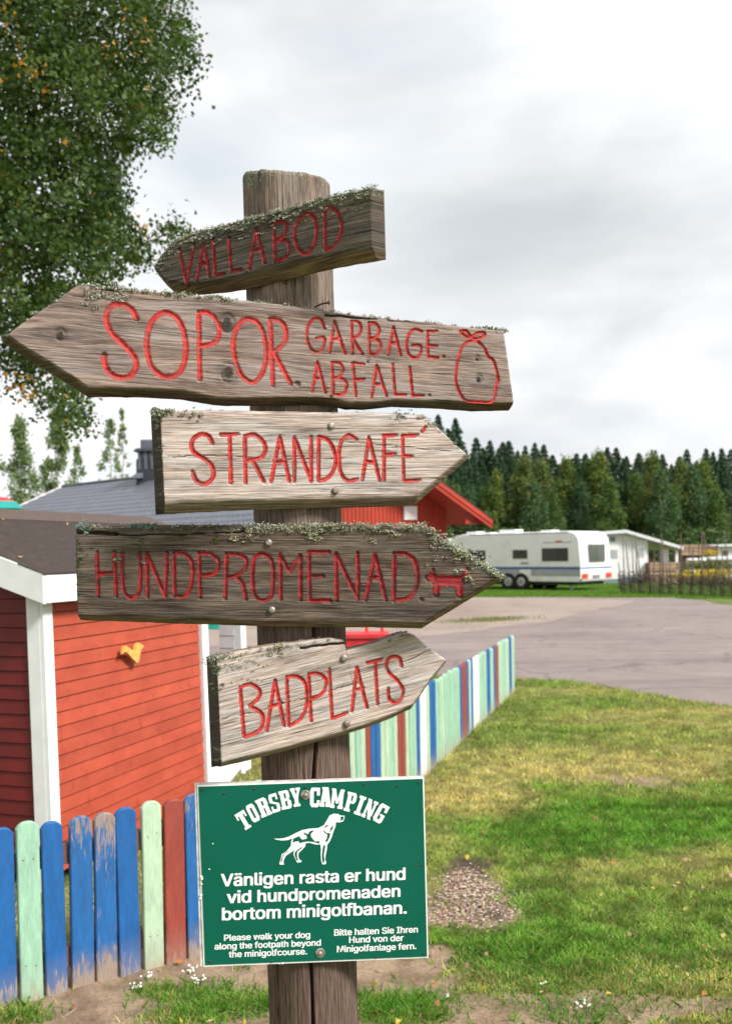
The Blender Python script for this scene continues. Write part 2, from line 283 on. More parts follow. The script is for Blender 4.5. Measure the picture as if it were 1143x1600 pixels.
GLYPH = {'.': (188, '95,-4 78,-1 63,9 53,24 50,41 53,59 63,73 78,83 95,87 113,83 128,73 138,59 141,41 138,24 128,9 113,-1', '7,9,8 6,9,7 6,10,9 5,10,6 5,11,10 4,11,5 4,12,11 3,12,4 3,13,12 2,13,3 2,14,13 1,14,2 1,15,14 0,15,1'), 'B': (456, '60,0 60,509 241,509 289,504 329,491 359,469 381,442 394,410 398,374 395,344 387,320 373,301 356,286 336,275 315,267 315,262 339,257 363,245 385,227 402,203 414,173 418,136 413,100 400,67 377,39 344,18 301,4 247,0 125,57 245,57 296,63 330,80 349,105 355,137 352,161 342,184 327,203 306,218 279,228 248,231 125,231 125,285 238,285 265,288 288,296 308,309 323,326 333,348 336,372 330,403 313,429 283,446 240,452 125,452', '0,53,1 53,2,1 53,3,2 53,4,3 53,5,4 53,52,5 52,6,5 0,41,53 51,6,52 50,6,51 50,7,6 49,7,50 49,8,7 48,8,49 48,9,8 47,9,48 46,9,47 46,10,9 45,10,46 45,11,10 44,11,45 44,12,11 43,12,44 42,12,43 42,13,12 0,40,41 40,42,41 40,13,42 40,14,13 40,15,14 40,16,15 40,17,16 40,39,17 39,18,17 0,28,40 38,18,39 37,18,38 37,19,18 36,19,37 36,20,19 35,20,36 34,20,35 34,21,20 33,21,34 32,21,33 32,22,21 31,22,32 31,23,22 30,23,31 30,24,23 29,24,30 0,29,28 0,24,29 0,25,24 0,26,25 0,27,26'), 'H': (517, '60,0 60,509 125,509 125,289 392,289 392,509 457,509 457,0 392,0 392,232 125,232 125,0', '0,2,1 0,3,2 4,6,5 4,7,6 0,10,3 10,4,3 10,9,4 9,7,4 0,11,10 8,7,9'), 'I': (300, '31,0 31,57 118,57 118,452 31,452 31,509 269,509 269,452 183,452 183,57 269,57 269,0', '4,6,5 4,7,6 3,7,4 2,8,3 8,7,3 2,9,8 0,2,1 0,9,2 0,10,9 0,11,10'), 'M': (628, '60,0 60,509 152,509 277,187 282,174 287,159 293,141 299,123 305,103 311,84 317,65 322,49 307,49 312,65 318,83 324,102 330,121 336,140 342,158 348,174 352,187 476,509 568,509 568,0 504,0 504,291 504,308 504,327 505,347 505,369 506,391 506,413 507,435 507,457 513,457 505,433 498,409 490,386 482,363 474,341 467,322 461,305 456,291 342,0 286,0 170,291 165,304 159,321 152,340 145,361 137,384 129,408 121,432 112,457 119,457 119,437 120,416 120,394 121,372 121,350 122,328 122,309 122,291 122,0', '0,53,1 53,2,1 53,54,2 54,3,2 20,33,21 33,22,21 33,34,22 34,23,22 0,52,53 55,3,54 20,32,33 35,32,34 32,23,34 56,52,55 52,3,55 20,35,32 35,31,32 20,36,35 0,56,52 56,51,52 0,57,56 20,37,36 0,58,57 20,38,37 0,59,58 20,39,38 0,60,59 20,40,39 0,61,60 20,41,40 0,62,61 20,42,41 0,63,62 20,43,42 19,43,20 18,43,19 17,43,18 16,43,17 15,43,16 14,43,15 13,10,14 10,43,14 13,11,10 12,11,13'), 'P': (445, '60,0 60,509 235,509 289,503 332,487 366,462 390,430 404,391 409,348 404,304 390,265 366,233 332,207 289,191 235,186 109,186 109,242 233,242 269,246 297,256 318,272 333,294 342,319 344,348 342,376 333,402 318,423 297,439 268,449 232,452 125,452 125,0', '0,30,1 30,2,1 30,3,2 30,4,3 30,5,4 30,29,5 29,28,5 28,6,5 0,16,30 16,31,30 27,6,28 26,6,27 26,7,6 25,7,26 24,7,25 24,8,7 23,8,24 22,8,23 22,9,8 21,9,22 21,10,9 20,10,21 19,10,20 19,11,10 18,11,19 17,11,18 0,15,16 31,17,16 31,14,17 14,11,17 14,12,11 14,13,12 0,14,15 0,31,14'), 'S': (447, '224,-9 172,-4 128,9 91,31 64,60 46,96 38,137 104,137 110,110 123,88 142,71 166,59 194,52 224,49 257,52 286,60 311,74 329,92 341,114 346,139 342,161 332,179 316,193 296,205 272,214 245,222 184,239 128,260 86,289 60,326 52,372 58,413 75,448 102,476 138,498 180,511 227,516 275,511 316,498 351,476 377,449 394,415 401,378 337,378 326,412 302,437 267,453 225,459 194,456 167,448 145,435 129,418 118,398 115,376 119,352 131,334 148,319 169,308 191,300 212,293 264,279 287,272 312,264 336,252 359,238 379,220 395,198 405,171 408,139 403,99 386,64 360,34 323,11 278,-4', '35,37,36 34,37,35 34,38,37 33,38,34 33,39,38 33,40,39 32,47,33 47,40,33 32,48,47 46,40,47 32,49,48 45,40,46 45,41,40 31,49,32 31,50,49 44,41,45 31,51,50 31,52,51 44,42,41 30,52,31 43,42,44 30,53,52 30,54,53 29,54,30 29,55,54 29,56,55 28,56,29 28,57,56 28,58,57 28,59,58 28,60,59 27,60,28 27,61,60 27,62,61 27,63,62 26,63,27 26,64,63 25,64,26 25,65,64 24,65,25 24,66,65 23,66,24 22,66,23 22,67,66 21,67,22 20,67,21 20,68,67 19,68,20 18,68,19 18,69,68 5,7,6 5,8,7 17,69,18 5,9,8 17,70,69 4,9,5 16,70,17 4,10,9 15,70,16 4,11,10 15,71,70 14,71,15 3,11,4 3,12,11 13,71,14 3,13,12 3,71,13 3,72,71 2,72,3 2,73,72 1,73,2 1,0,73'), 'V': (480, '204,0 16,509 84,509 192,206 203,176 215,137 230,89 248,31 235,31 252,90 267,138 279,176 290,206 395,509 463,509 278,0', '0,2,1 0,3,2 12,14,13 12,15,14 0,4,3 11,15,12 10,15,11 0,5,4 9,15,10 0,6,5 8,7,9 7,15,9 0,7,6 0,15,7'), 'a': (389, '160,-9 126,-5 94,5 68,22 48,45 35,73 30,108 34,138 43,161 58,179 78,193 100,203 125,211 152,216 178,220 209,224 234,227 252,230 265,235 273,243 276,255 276,257 273,279 267,297 256,311 240,322 220,329 196,331 171,329 149,322 132,313 118,301 107,288 100,274 41,291 57,322 79,346 104,364 133,375 163,382 194,384 215,383 239,379 263,372 286,360 306,343 322,320 333,290 337,251 337,0 277,0 277,52 272,52 264,38 252,25 236,12 215,1 190,-6 170,45 202,49 228,59 248,74 263,93 272,115 276,138 276,190 270,186 259,182 246,179 231,176 216,173 200,171 186,169 175,168 154,164 134,159 117,150 103,139 95,124 92,105 94,87 102,72 114,61 130,52 149,47', '39,41,40 39,42,41 38,42,39 38,43,42 37,43,38 37,44,43 36,44,37 36,45,44 35,45,36 35,27,45 27,46,45 35,28,27 26,46,27 35,29,28 25,46,26 35,30,29 34,30,35 24,46,25 24,47,46 34,31,30 23,47,24 34,32,31 22,47,23 33,32,34 22,48,47 21,48,22 20,48,21 19,48,20 19,49,48 18,49,19 17,65,18 65,49,18 16,65,17 15,65,16 14,65,15 13,65,14 12,65,13 11,65,12 10,65,11 9,65,10 9,66,65 64,49,65 9,67,66 9,68,67 8,68,9 8,69,68 8,70,69 8,71,70 8,72,71 8,73,72 8,74,73 8,75,74 7,75,8 7,76,75 7,77,76 7,78,77 63,49,64 6,78,7 6,79,78 62,49,63 5,79,6 5,80,79 61,51,62 51,49,62 5,81,80 60,51,61 4,81,5 4,82,81 4,83,82 59,52,60 52,51,60 4,84,83 59,53,52 50,49,51 58,53,59 4,58,84 4,53,58 3,53,4 3,54,53 3,55,54 2,55,3 2,56,55 1,56,2 1,57,56 0,57,1'), 'b': (424, '229,-8 198,-5 172,4 153,17 138,31 127,46 118,59 112,59 112,0 53,0 53,509 114,509 114,319 118,319 127,331 137,346 152,360 171,373 197,381 229,384 274,378 313,361 345,332 370,293 385,245 390,189 385,133 370,84 346,45 313,16 274,-2 220,47 253,51 279,66 301,88 316,117 325,151 328,189 325,227 316,261 301,290 280,311 253,325 220,330 188,325 161,312 140,291 125,263 116,229 113,189 116,150 125,115 140,86 162,65 188,51', '9,11,10 9,12,11 18,20,19 17,20,18 17,21,20 16,21,17 16,22,21 15,22,16 14,22,15 14,43,22 43,42,22 42,23,22 13,43,14 13,44,43 13,45,44 41,23,42 9,13,12 9,47,13 47,46,13 46,45,13 40,23,41 40,24,23 39,24,40 9,48,47 38,24,39 38,25,24 9,49,48 37,25,38 9,50,49 36,25,37 36,26,25 35,26,36 9,51,50 35,27,26 34,27,35 9,7,51 7,52,51 33,27,34 7,53,52 33,28,27 32,28,33 7,6,53 6,54,53 9,8,7 5,54,6 31,28,32 5,31,54 5,28,31 4,28,5 4,29,28 3,29,4 2,29,3 2,30,29 1,30,2 1,0,30'), 'c': (396, '207,-8 159,-2 117,16 82,46 56,85 40,133 34,187 40,243 56,291 82,330 117,360 159,378 207,384 234,383 260,377 284,368 305,356 324,341 340,322 353,301 362,277 303,262 298,276 290,289 281,301 270,311 257,319 242,325 226,329 207,330 173,325 145,310 124,287 108,258 99,224 96,187 99,151 108,117 124,89 145,66 173,51 207,46 226,48 243,52 258,58 271,66 282,76 292,89 299,102 304,117 363,102 354,78 341,56 325,37 306,21 285,9 261,-1 235,-6', '11,13,12 11,14,13 10,14,11 10,15,14 10,16,15 9,16,10 9,17,16 9,29,17 29,18,17 8,30,9 30,29,9 28,18,29 27,18,28 8,31,30 26,18,27 26,19,18 25,19,26 24,19,25 8,32,31 23,19,24 23,20,19 7,32,8 22,20,23 7,33,32 22,21,20 7,34,33 6,34,7 6,35,34 5,35,6 5,36,35 5,37,36 4,37,5 4,38,37 48,50,49 48,51,50 47,51,48 46,51,47 4,39,38 3,39,4 46,52,51 45,52,46 44,52,45 3,40,39 43,52,44 43,53,52 42,53,43 3,41,40 41,53,42 3,53,41 2,53,3 2,54,53 2,55,54 1,55,2 1,56,55 1,57,56 0,57,1'), 'd': (424, '195,-8 151,-2 111,16 79,45 55,84 39,133 34,189 39,245 55,293 79,332 112,361 151,378 196,384 228,381 253,373 272,360 287,346 298,331 306,319 311,319 311,509 372,509 372,0 313,0 313,59 307,59 298,46 287,31 272,17 252,4 227,-5 205,47 236,51 263,65 284,86 299,115 309,150 312,189 309,229 300,263 284,291 263,312 237,325 205,330 172,325 145,311 124,290 108,261 99,227 96,189 99,151 109,117 124,88 145,66 172,51', '19,21,20 19,22,21 11,13,12 11,14,13 10,14,11 10,15,14 9,15,10 9,16,15 9,17,16 8,44,9 44,43,9 43,17,9 43,18,17 42,18,43 41,18,42 8,45,44 41,19,18 41,40,19 40,39,19 39,22,19 8,46,45 7,46,8 7,47,46 38,22,39 7,48,47 6,48,7 37,22,38 6,49,48 6,50,49 36,22,37 5,50,6 5,51,50 35,22,36 4,51,5 4,52,51 34,24,35 24,22,35 4,53,52 33,24,34 3,53,4 3,54,53 32,25,33 25,24,33 32,26,25 23,22,24 3,31,54 31,26,32 3,26,31 3,27,26 2,27,3 2,28,27 2,29,28 1,29,2 1,30,29 0,30,1'), 'e': (404, '212,-8 161,-2 117,16 82,46 56,85 40,132 34,187 39,242 55,290 81,329 115,359 157,378 205,384 236,382 266,374 294,361 319,341 341,315 357,282 368,242 371,194 371,169 75,169 75,221 338,221 310,202 307,237 298,269 283,294 263,314 237,326 205,330 173,326 146,313 125,294 109,270 99,241 96,211 96,178 100,139 110,106 128,80 151,61 179,50 212,46 234,48 254,53 271,61 285,73 297,88 306,105 365,91 353,63 335,39 311,19 283,4 249,-5', '11,13,12 11,14,13 10,14,11 10,15,14 10,16,15 9,16,10 9,31,16 31,17,16 9,32,31 30,17,31 8,32,9 29,17,30 8,33,32 29,18,17 28,18,29 8,34,33 27,18,28 8,35,34 7,35,8 27,19,18 7,36,35 26,19,27 26,24,19 24,20,19 6,23,7 23,36,7 23,37,36 25,24,26 6,22,23 37,24,23 37,20,24 38,20,37 38,21,20 5,22,6 39,21,38 5,21,22 5,39,21 5,40,39 4,40,5 4,41,40 49,51,50 49,52,51 48,52,49 3,41,4 3,42,41 47,52,48 47,53,52 3,43,42 46,53,47 45,53,46 3,44,43 44,53,45 3,53,44 2,53,3 2,54,53 2,55,54 1,55,2 1,56,55 0,56,1'), 'f': (254, '228,379 228,327 6,327 6,379 81,0 81,432 84,461 96,486 113,505 135,519 161,527 187,530 207,529 222,527 234,524 243,521 227,468 222,470 215,472 206,473 195,474 171,470 154,460 145,443 142,419 142,0', '10,12,11 10,13,12 9,13,10 9,14,13 9,15,14 9,16,15 8,17,9 17,16,9 7,19,8 19,18,8 18,17,8 6,20,7 20,19,7 6,21,20 6,22,21 5,22,6 5,23,22 5,24,23 4,24,5 4,25,24 2,0,3 2,1,0'), 'g': (425, '207,-151 168,-148 134,-140 105,-127 82,-110 64,-91 51,-69 101,-41 110,-53 122,-66 136,-78 154,-88 178,-95 207,-97 249,-92 282,-75 304,-47 311,-6 311,68 306,68 298,56 287,41 272,28 252,16 227,8 195,5 152,10 113,27 80,53 55,90 39,136 34,191 39,246 55,293 80,332 112,361 152,378 196,384 228,382 253,373 273,360 288,346 299,331 308,319 313,319 313,379 372,379 372,-9 367,-54 350,-90 324,-117 291,-136 251,-147 205,59 237,63 264,75 285,95 300,121 309,154 312,193 309,231 300,264 285,291 264,312 237,325 205,330 172,325 145,312 124,290 109,262 99,229 96,193 99,155 109,123 124,96 145,76 172,63', '36,38,37 36,39,38 44,46,45 44,47,46 35,39,36 35,40,39 34,40,35 34,41,40 34,42,41 33,66,34 66,65,34 65,42,34 65,43,42 64,43,65 63,43,64 33,67,66 63,44,43 63,62,44 62,61,44 61,60,44 60,47,44 33,68,67 32,68,33 32,69,68 32,70,69 31,70,32 59,47,60 31,71,70 31,72,71 58,47,59 30,72,31 30,73,72 57,47,58 29,73,30 29,74,73 56,18,57 18,47,57 29,75,74 55,18,56 28,75,29 28,76,75 54,19,55 19,18,55 54,20,19 17,47,18 28,53,76 53,20,54 28,20,53 28,21,20 27,21,28 27,22,21 27,23,22 26,23,27 26,24,23 25,24,26 16,47,17 16,48,47 6,8,7 15,48,16 6,9,8 15,49,48 6,10,9 5,10,6 14,49,15 5,11,10 5,12,11 14,50,49 4,12,5 13,50,14 4,13,12 4,50,13 3,50,4 3,51,50 2,51,3 2,52,51 1,52,2 1,0,52'), 'h': (410, '114,227 114,0 53,0 53,509 114,509 114,287 102,287 124,332 152,362 187,379 227,384 264,380 295,369 321,349 341,321 353,285 357,240 357,0 296,0 296,235 290,275 273,304 246,323 210,329 184,326 161,317 141,303 126,283 117,257', '2,4,3 2,6,4 6,5,4 9,11,10 9,12,11 8,12,9 8,13,12 7,13,8 7,23,13 23,14,13 6,25,7 25,24,7 24,23,7 22,14,23 21,14,22 21,15,14 6,26,25 20,15,21 6,27,26 2,28,6 28,27,6 20,16,15 19,16,20 2,0,28 19,17,16 18,17,19 2,1,0'), 'i': (167, '84,443 67,446 54,455 44,468 41,483 44,499 54,512 67,521 84,524 100,521 114,512 123,499 126,483 123,468 114,455 100,446 53,0 53,379 114,379 114,0', '16,18,17 16,19,18 7,9,8 6,9,7 6,10,9 5,10,6 5,11,10 4,11,5 4,12,11 3,12,4 3,13,12 2,13,3 2,14,13 1,14,2 1,15,14 0,15,1'), 'k': (381, '110,137 110,212 121,212 284,379 360,379 184,199 177,199 53,0 53,509 114,509 114,0 294,0 148,186 191,229 372,0', '7,9,8 7,1,9 1,10,9 2,4,3 2,13,4 13,5,4 2,12,13 5,14,13 7,0,1 10,2,1 10,12,2 0,5,6 0,14,5 10,11,12 7,14,0 10,14,7 11,14,10'), 'l': (189, '139,-2 101,3 74,20 58,47 53,84 53,509 114,509 114,99 115,77 120,62 130,54 146,52 154,52 160,53 165,53 170,54 181,3 172,1 162,-1 151,-2', '4,6,5 4,7,6 4,8,7 3,8,4 3,9,8 3,10,9 3,11,10 14,16,15 13,16,14 12,16,13 11,16,12 3,16,11 2,16,3 1,16,2 0,16,1 0,17,16 0,18,17 0,19,18'), 'm': (610, '53,0 53,379 112,379 112,295 108,295 118,323 132,346 151,363 172,376 195,384 219,386 257,380 287,361 309,331 321,295 312,295 322,321 337,343 357,361 381,375 407,383 437,386 468,383 497,372 522,354 541,328 553,296 557,255 557,0 496,0 496,254 490,289 473,313 447,326 419,330 395,328 374,320 358,307 345,290 338,270 335,247 335,0 274,0 274,260 269,288 253,311 229,326 199,330 178,328 158,320 140,307 126,289 117,266 114,238 114,0', '9,11,10 20,22,21 8,11,9 19,22,20 19,23,22 8,12,11 0,2,1 0,4,2 4,3,2 7,12,8 18,23,19 18,24,23 6,12,7 17,24,18 6,13,12 17,25,24 5,47,6 47,13,6 16,34,17 34,25,17 47,46,13 46,14,13 5,48,47 16,35,34 33,25,34 33,26,25 5,49,48 16,36,35 32,26,33 45,14,46 4,49,5 15,36,16 4,50,49 15,37,36 31,26,32 44,15,45 15,14,45 4,51,50 15,38,37 31,27,26 0,52,4 52,51,4 44,38,15 44,39,38 30,27,31 43,39,44 43,40,39 0,53,52 42,40,43 30,28,27 29,28,30 42,41,40 0,54,53'), 'n': (410, '114,227 114,0 53,0 53,379 112,379 112,287 102,287 124,332 152,362 187,379 227,384 264,380 295,369 321,349 341,321 353,285 357,240 357,0 296,0 296,235 290,275 273,304 246,323 210,329 184,326 161,317 141,303 126,283 117,257', '9,11,10 9,12,11 2,4,3 2,6,4 6,5,4 8,12,9 8,13,12 7,13,8 7,23,13 23,14,13 6,25,7 25,24,7 24,23,7 22,14,23 21,14,22 21,15,14 6,26,25 20,15,21 6,27,26 2,28,6 28,27,6 20,16,15 19,16,20 2,0,28 19,17,16 18,17,19 2,1,0'), 'o': (415, '207,-8 159,-2 117,16 82,46 56,85 40,133 34,187 40,243 56,291 82,330 117,360 159,378 207,384 256,378 299,360 333,330 359,291 376,243 381,187 376,133 359,85 333,46 299,16 256,-2 207,46 242,51 270,66 292,89 307,117 316,151 319,187 316,224 307,258 292,287 270,310 242,325 207,330 173,325 145,310 124,287 108,258 99,224 96,187 99,151 108,117 124,89 145,66 173,51', '11,13,12 10,13,11 10,14,13 9,14,10 9,15,14 8,37,9 37,36,9 36,15,9 36,35,15 35,16,15 8,38,37 34,16,35 8,39,38 33,16,34 7,39,8 33,17,16 7,40,39 32,17,33 7,41,40 31,17,32 6,41,7 31,18,17 6,42,41 30,18,31 5,42,6 5,43,42 29,18,30 29,19,18 5,44,43 28,19,29 28,20,19 4,44,5 4,45,44 27,20,28 4,46,45 26,20,27 3,46,4 26,21,20 3,47,46 25,21,26 3,24,47 24,21,25 3,21,24 2,21,3 2,22,21 1,22,2 1,23,22 0,23,1'), 'p': (424, '53,-143 53,379 112,379 112,319 118,319 126,331 137,346 152,360 171,373 197,381 229,384 274,378 313,361 345,332 370,293 385,245 390,189 385,133 370,84 346,45 313,16 274,-2 229,-8 198,-5 173,4 153,17 138,31 127,46 118,59 114,59 114,-143 220,47 253,51 279,66 301,88 316,117 325,151 328,189 325,227 316,261 301,290 280,311 253,325 220,330 188,325 161,312 140,291 125,263 116,229 113,189 116,150 125,115 140,86 162,65 188,51', '9,11,10 8,11,9 0,2,1 0,3,2 8,12,11 7,12,8 7,13,12 6,13,7 5,13,6 5,43,13 43,42,13 42,14,13 4,43,5 4,44,43 4,45,44 41,14,42 0,4,3 0,48,4 48,47,4 47,46,4 46,45,4 40,14,41 40,15,14 39,15,40 38,15,39 38,16,15 0,49,48 37,16,38 0,50,49 36,16,37 36,17,16 35,17,36 0,51,50 35,18,17 34,18,35 0,29,51 29,52,51 33,18,34 29,53,52 33,19,18 32,19,33 29,28,53 28,54,53 0,30,29 27,54,28 31,19,32 27,31,54 27,19,31 26,19,27 26,20,19 25,20,26 24,20,25 24,21,20 23,21,24 23,22,21'), 'r': (259, '53,0 53,379 112,379 112,321 115,321 130,347 152,367 181,380 213,385 221,385 229,384 237,384 243,384 243,322 239,323 230,324 219,325 207,326 182,323 159,315 140,301 126,284 117,262 114,237 114,0', '7,9,8 7,10,9 7,11,10 7,12,11 7,13,12 6,13,7 0,2,1 0,3,2 5,13,6 4,17,5 17,16,5 16,15,5 15,14,5 14,13,5 4,18,17 4,19,18 0,4,3 0,22,4 22,21,4 21,20,4 20,19,4 0,23,22 0,24,23'), 's': (365, '182,-8 145,-5 112,3 84,18 62,38 45,63 36,94 94,107 105,79 124,60 150,49 181,45 217,50 244,62 262,81 268,103 265,121 254,136 237,147 212,155 149,170 104,186 72,208 53,237 47,274 51,305 65,332 87,354 115,370 149,381 187,384 223,381 254,372 279,358 299,339 314,316 324,290 268,277 258,298 243,316 219,328 187,333 156,329 131,317 114,299 109,277 112,258 124,243 144,232 172,223 229,209 275,194 306,171 325,142 331,107 326,75 312,47 290,24 260,6 223,-5', '29,31,30 29,32,31 28,32,29 28,33,32 27,33,28 27,34,33 26,34,27 26,41,34 41,35,34 26,42,41 40,35,41 25,42,26 25,43,42 39,35,40 25,44,43 39,36,35 38,36,39 24,44,25 24,45,44 37,36,38 24,46,45 23,46,24 23,47,46 23,48,47 22,48,23 22,49,48 22,50,49 22,51,50 21,51,22 21,52,51 20,52,21 20,53,52 19,53,20 18,53,19 17,53,18 17,54,53 16,54,17 15,54,16 6,8,7 15,55,54 14,55,15 5,8,6 13,55,14 5,9,8 13,56,55 4,9,5 12,56,13 4,10,9 11,56,12 4,11,10 11,57,56 4,57,11 3,57,4 3,58,57 2,58,3 2,59,58 1,59,2 1,0,59'), 't': (227, '204,379 204,327 6,327 6,379 65,471 126,471 126,98 128,76 136,61 150,53 170,50 177,50 185,51 194,52 202,54 213,2 203,-1 192,-3 180,-4 168,-4 125,2 92,21 72,52 65,93', '23,5,4 23,6,5 2,0,3 2,1,0 23,7,6 22,7,23 22,8,7 22,9,8 13,15,14 22,10,9 12,15,13 21,10,22 11,15,12 10,15,11 21,15,10 20,15,21 19,15,20 19,16,15 19,17,16 19,18,17'), 'u': (410, '182,-5 146,-1 115,11 89,31 69,59 57,95 53,139 53,379 114,379 114,144 119,105 137,75 164,56 200,50 226,53 249,62 268,77 283,97 293,122 296,153 296,379 357,379 357,0 298,0 298,92 307,92 286,47 257,17 222,0', '6,8,7 6,9,8 19,21,20 19,22,21 18,22,19 6,10,9 5,10,6 17,25,18 25,22,18 5,11,10 16,24,17 24,25,17 4,11,5 16,26,24 26,23,24 26,22,25 15,26,16 4,12,11 14,26,15 3,12,4 3,13,12 13,26,14 3,26,13 3,27,26 23,22,26 2,27,3 2,28,27 1,28,2 1,0,28'), 'v': (389, '163,0 17,379 84,379 165,155 177,121 187,87 196,53 206,21 184,21 194,53 203,87 213,121 224,155 305,379 371,379 226,0', '0,2,1 0,3,2 12,14,13 12,15,14 0,4,3 11,15,12 0,5,4 10,15,11 0,9,5 9,6,5 9,6,10 6,15,10 0,8,9 7,15,6 0,7,8 0,15,7'), 'w': (567, '138,0 23,379 87,379 133,214 143,177 154,137 165,91 175,41 165,41 175,90 186,135 196,176 206,214 252,379 316,379 362,214 371,176 382,136 392,91 402,41 391,41 402,90 413,135 423,176 434,214 480,379 545,379 429,0 368,0 319,172 312,198 305,225 297,252 291,280 284,309 277,338 291,338 277,280 270,252 263,225 255,198 248,172 199,0', '0,2,1 0,3,2 12,35,13 35,14,13 35,36,14 36,15,14 24,26,25 24,27,26 12,34,35 34,15,36 12,37,34 37,33,34 12,38,37 12,39,38 12,40,39 0,4,3 11,40,12 23,27,24 11,41,40 0,5,4 22,27,23 10,41,11 10,42,41 0,6,5 21,27,22 9,42,10 0,8,6 8,7,6 20,19,21 8,42,9 0,42,8'), 'y': (389, '47,-139 61,-86 71,-87 88,-90 104,-89 118,-84 130,-74 141,-58 151,-36 163,-1 17,379 84,379 165,155 177,121 187,87 196,53 206,21 184,21 193,53 202,87 212,121 224,155 305,379 371,379 204,-58 191,-85 177,-107 159,-124 139,-136 117,-143 91,-145 77,-145 65,-143 54,-141', '9,11,10 9,12,11 21,23,22 21,24,23 9,13,12 20,24,21 19,16,20 16,24,20 9,14,13 18,15,19 15,16,19 9,18,14 18,15,14 9,17,18 9,16,17 9,24,16 8,24,9 7,24,8 7,25,24 6,25,7 5,25,6 4,25,5 4,26,25 0,2,1 0,3,2 3,26,4 0,26,3 0,27,26 0,28,27 0,29,28 33,29,0 32,29,33 32,30,29 31,30,32'), 'ä': (389, '117,443 102,446 89,455 80,468 77,483 80,499 89,512 102,520 117,523 133,520 146,512 155,499 158,483 155,468 146,455 133,446 160,-9 126,-5 94,5 68,22 48,45 35,73 30,108 34,138 43,161 58,179 78,193 100,203 125,211 152,216 178,220 209,224 234,227 252,230 265,235 273,243 276,255 276,257 273,279 267,297 256,311 240,322 220,329 196,331 171,329 149,322 132,313 118,301 107,288 100,274 41,291 57,322 79,346 104,364 133,375 163,382 194,384 215,383 239,379 263,372 286,360 306,343 322,320 333,290 337,251 337,0 277,0 277,52 272,52 264,38 252,25 236,12 215,1 190,-6 170,45 202,49 228,59 248,74 263,93 272,115 276,138 276,190 270,186 259,182 246,179 231,176 216,173 200,171 186,169 175,168 154,164 134,159 117,150 103,139 95,124 92,105 94,87 102,72 114,61 130,52 149,47 261,443 246,446 233,455 224,468 221,483 224,499 233,512 246,520 261,523 277,520 290,512 299,499 301,483 299,468 290,455 277,446', '55,57,56 55,58,57 54,58,55 54,59,58 53,59,54 53,60,59 52,60,53 52,61,60 51,61,52 51,43,61 43,62,61 51,44,43 42,62,43 51,45,44 41,62,42 51,46,45 50,46,51 40,62,41 40,63,62 50,47,46 39,63,40 50,48,47 38,63,39 49,48,50 38,64,63 37,64,38 36,64,37 35,64,36 35,65,64 34,65,35 33,81,34 81,65,34 32,81,33 31,81,32 30,81,31 29,81,30 28,81,29 27,81,28 26,81,27 25,81,26 25,82,81 80,65,81 25,83,82 25,84,83 24,84,25 24,85,84 24,86,85 24,87,86 24,88,87 24,89,88 24,90,89 24,91,90 23,91,24 23,92,91 23,93,92 23,94,93 79,65,80 22,94,23 22,95,94 78,65,79 21,95,22 21,96,95 77,67,78 67,65,78 21,97,96 76,67,77 20,97,21 20,98,97 20,99,98 75,68,76 68,67,76 20,100,99 75,69,68 66,65,67 74,69,75 20,74,100 20,69,74 19,69,20 19,70,69 19,71,70 18,71,19 18,72,71 17,72,18 17,73,72 16,73,17 108,110,109 107,110,108 107,111,110 106,111,107 106,112,111 106,113,112 105,113,106 104,113,105 104,114,113 103,114,104 103,115,114 102,115,103 102,116,115 101,116,102 7,9,8 6,9,7 6,10,9 5,10,6 5,11,10 5,12,11 4,12,5 3,12,4 3,13,12 2,13,3 2,14,13 1,14,2 1,15,14 0,15,1'), ' ': (188, '', '')}
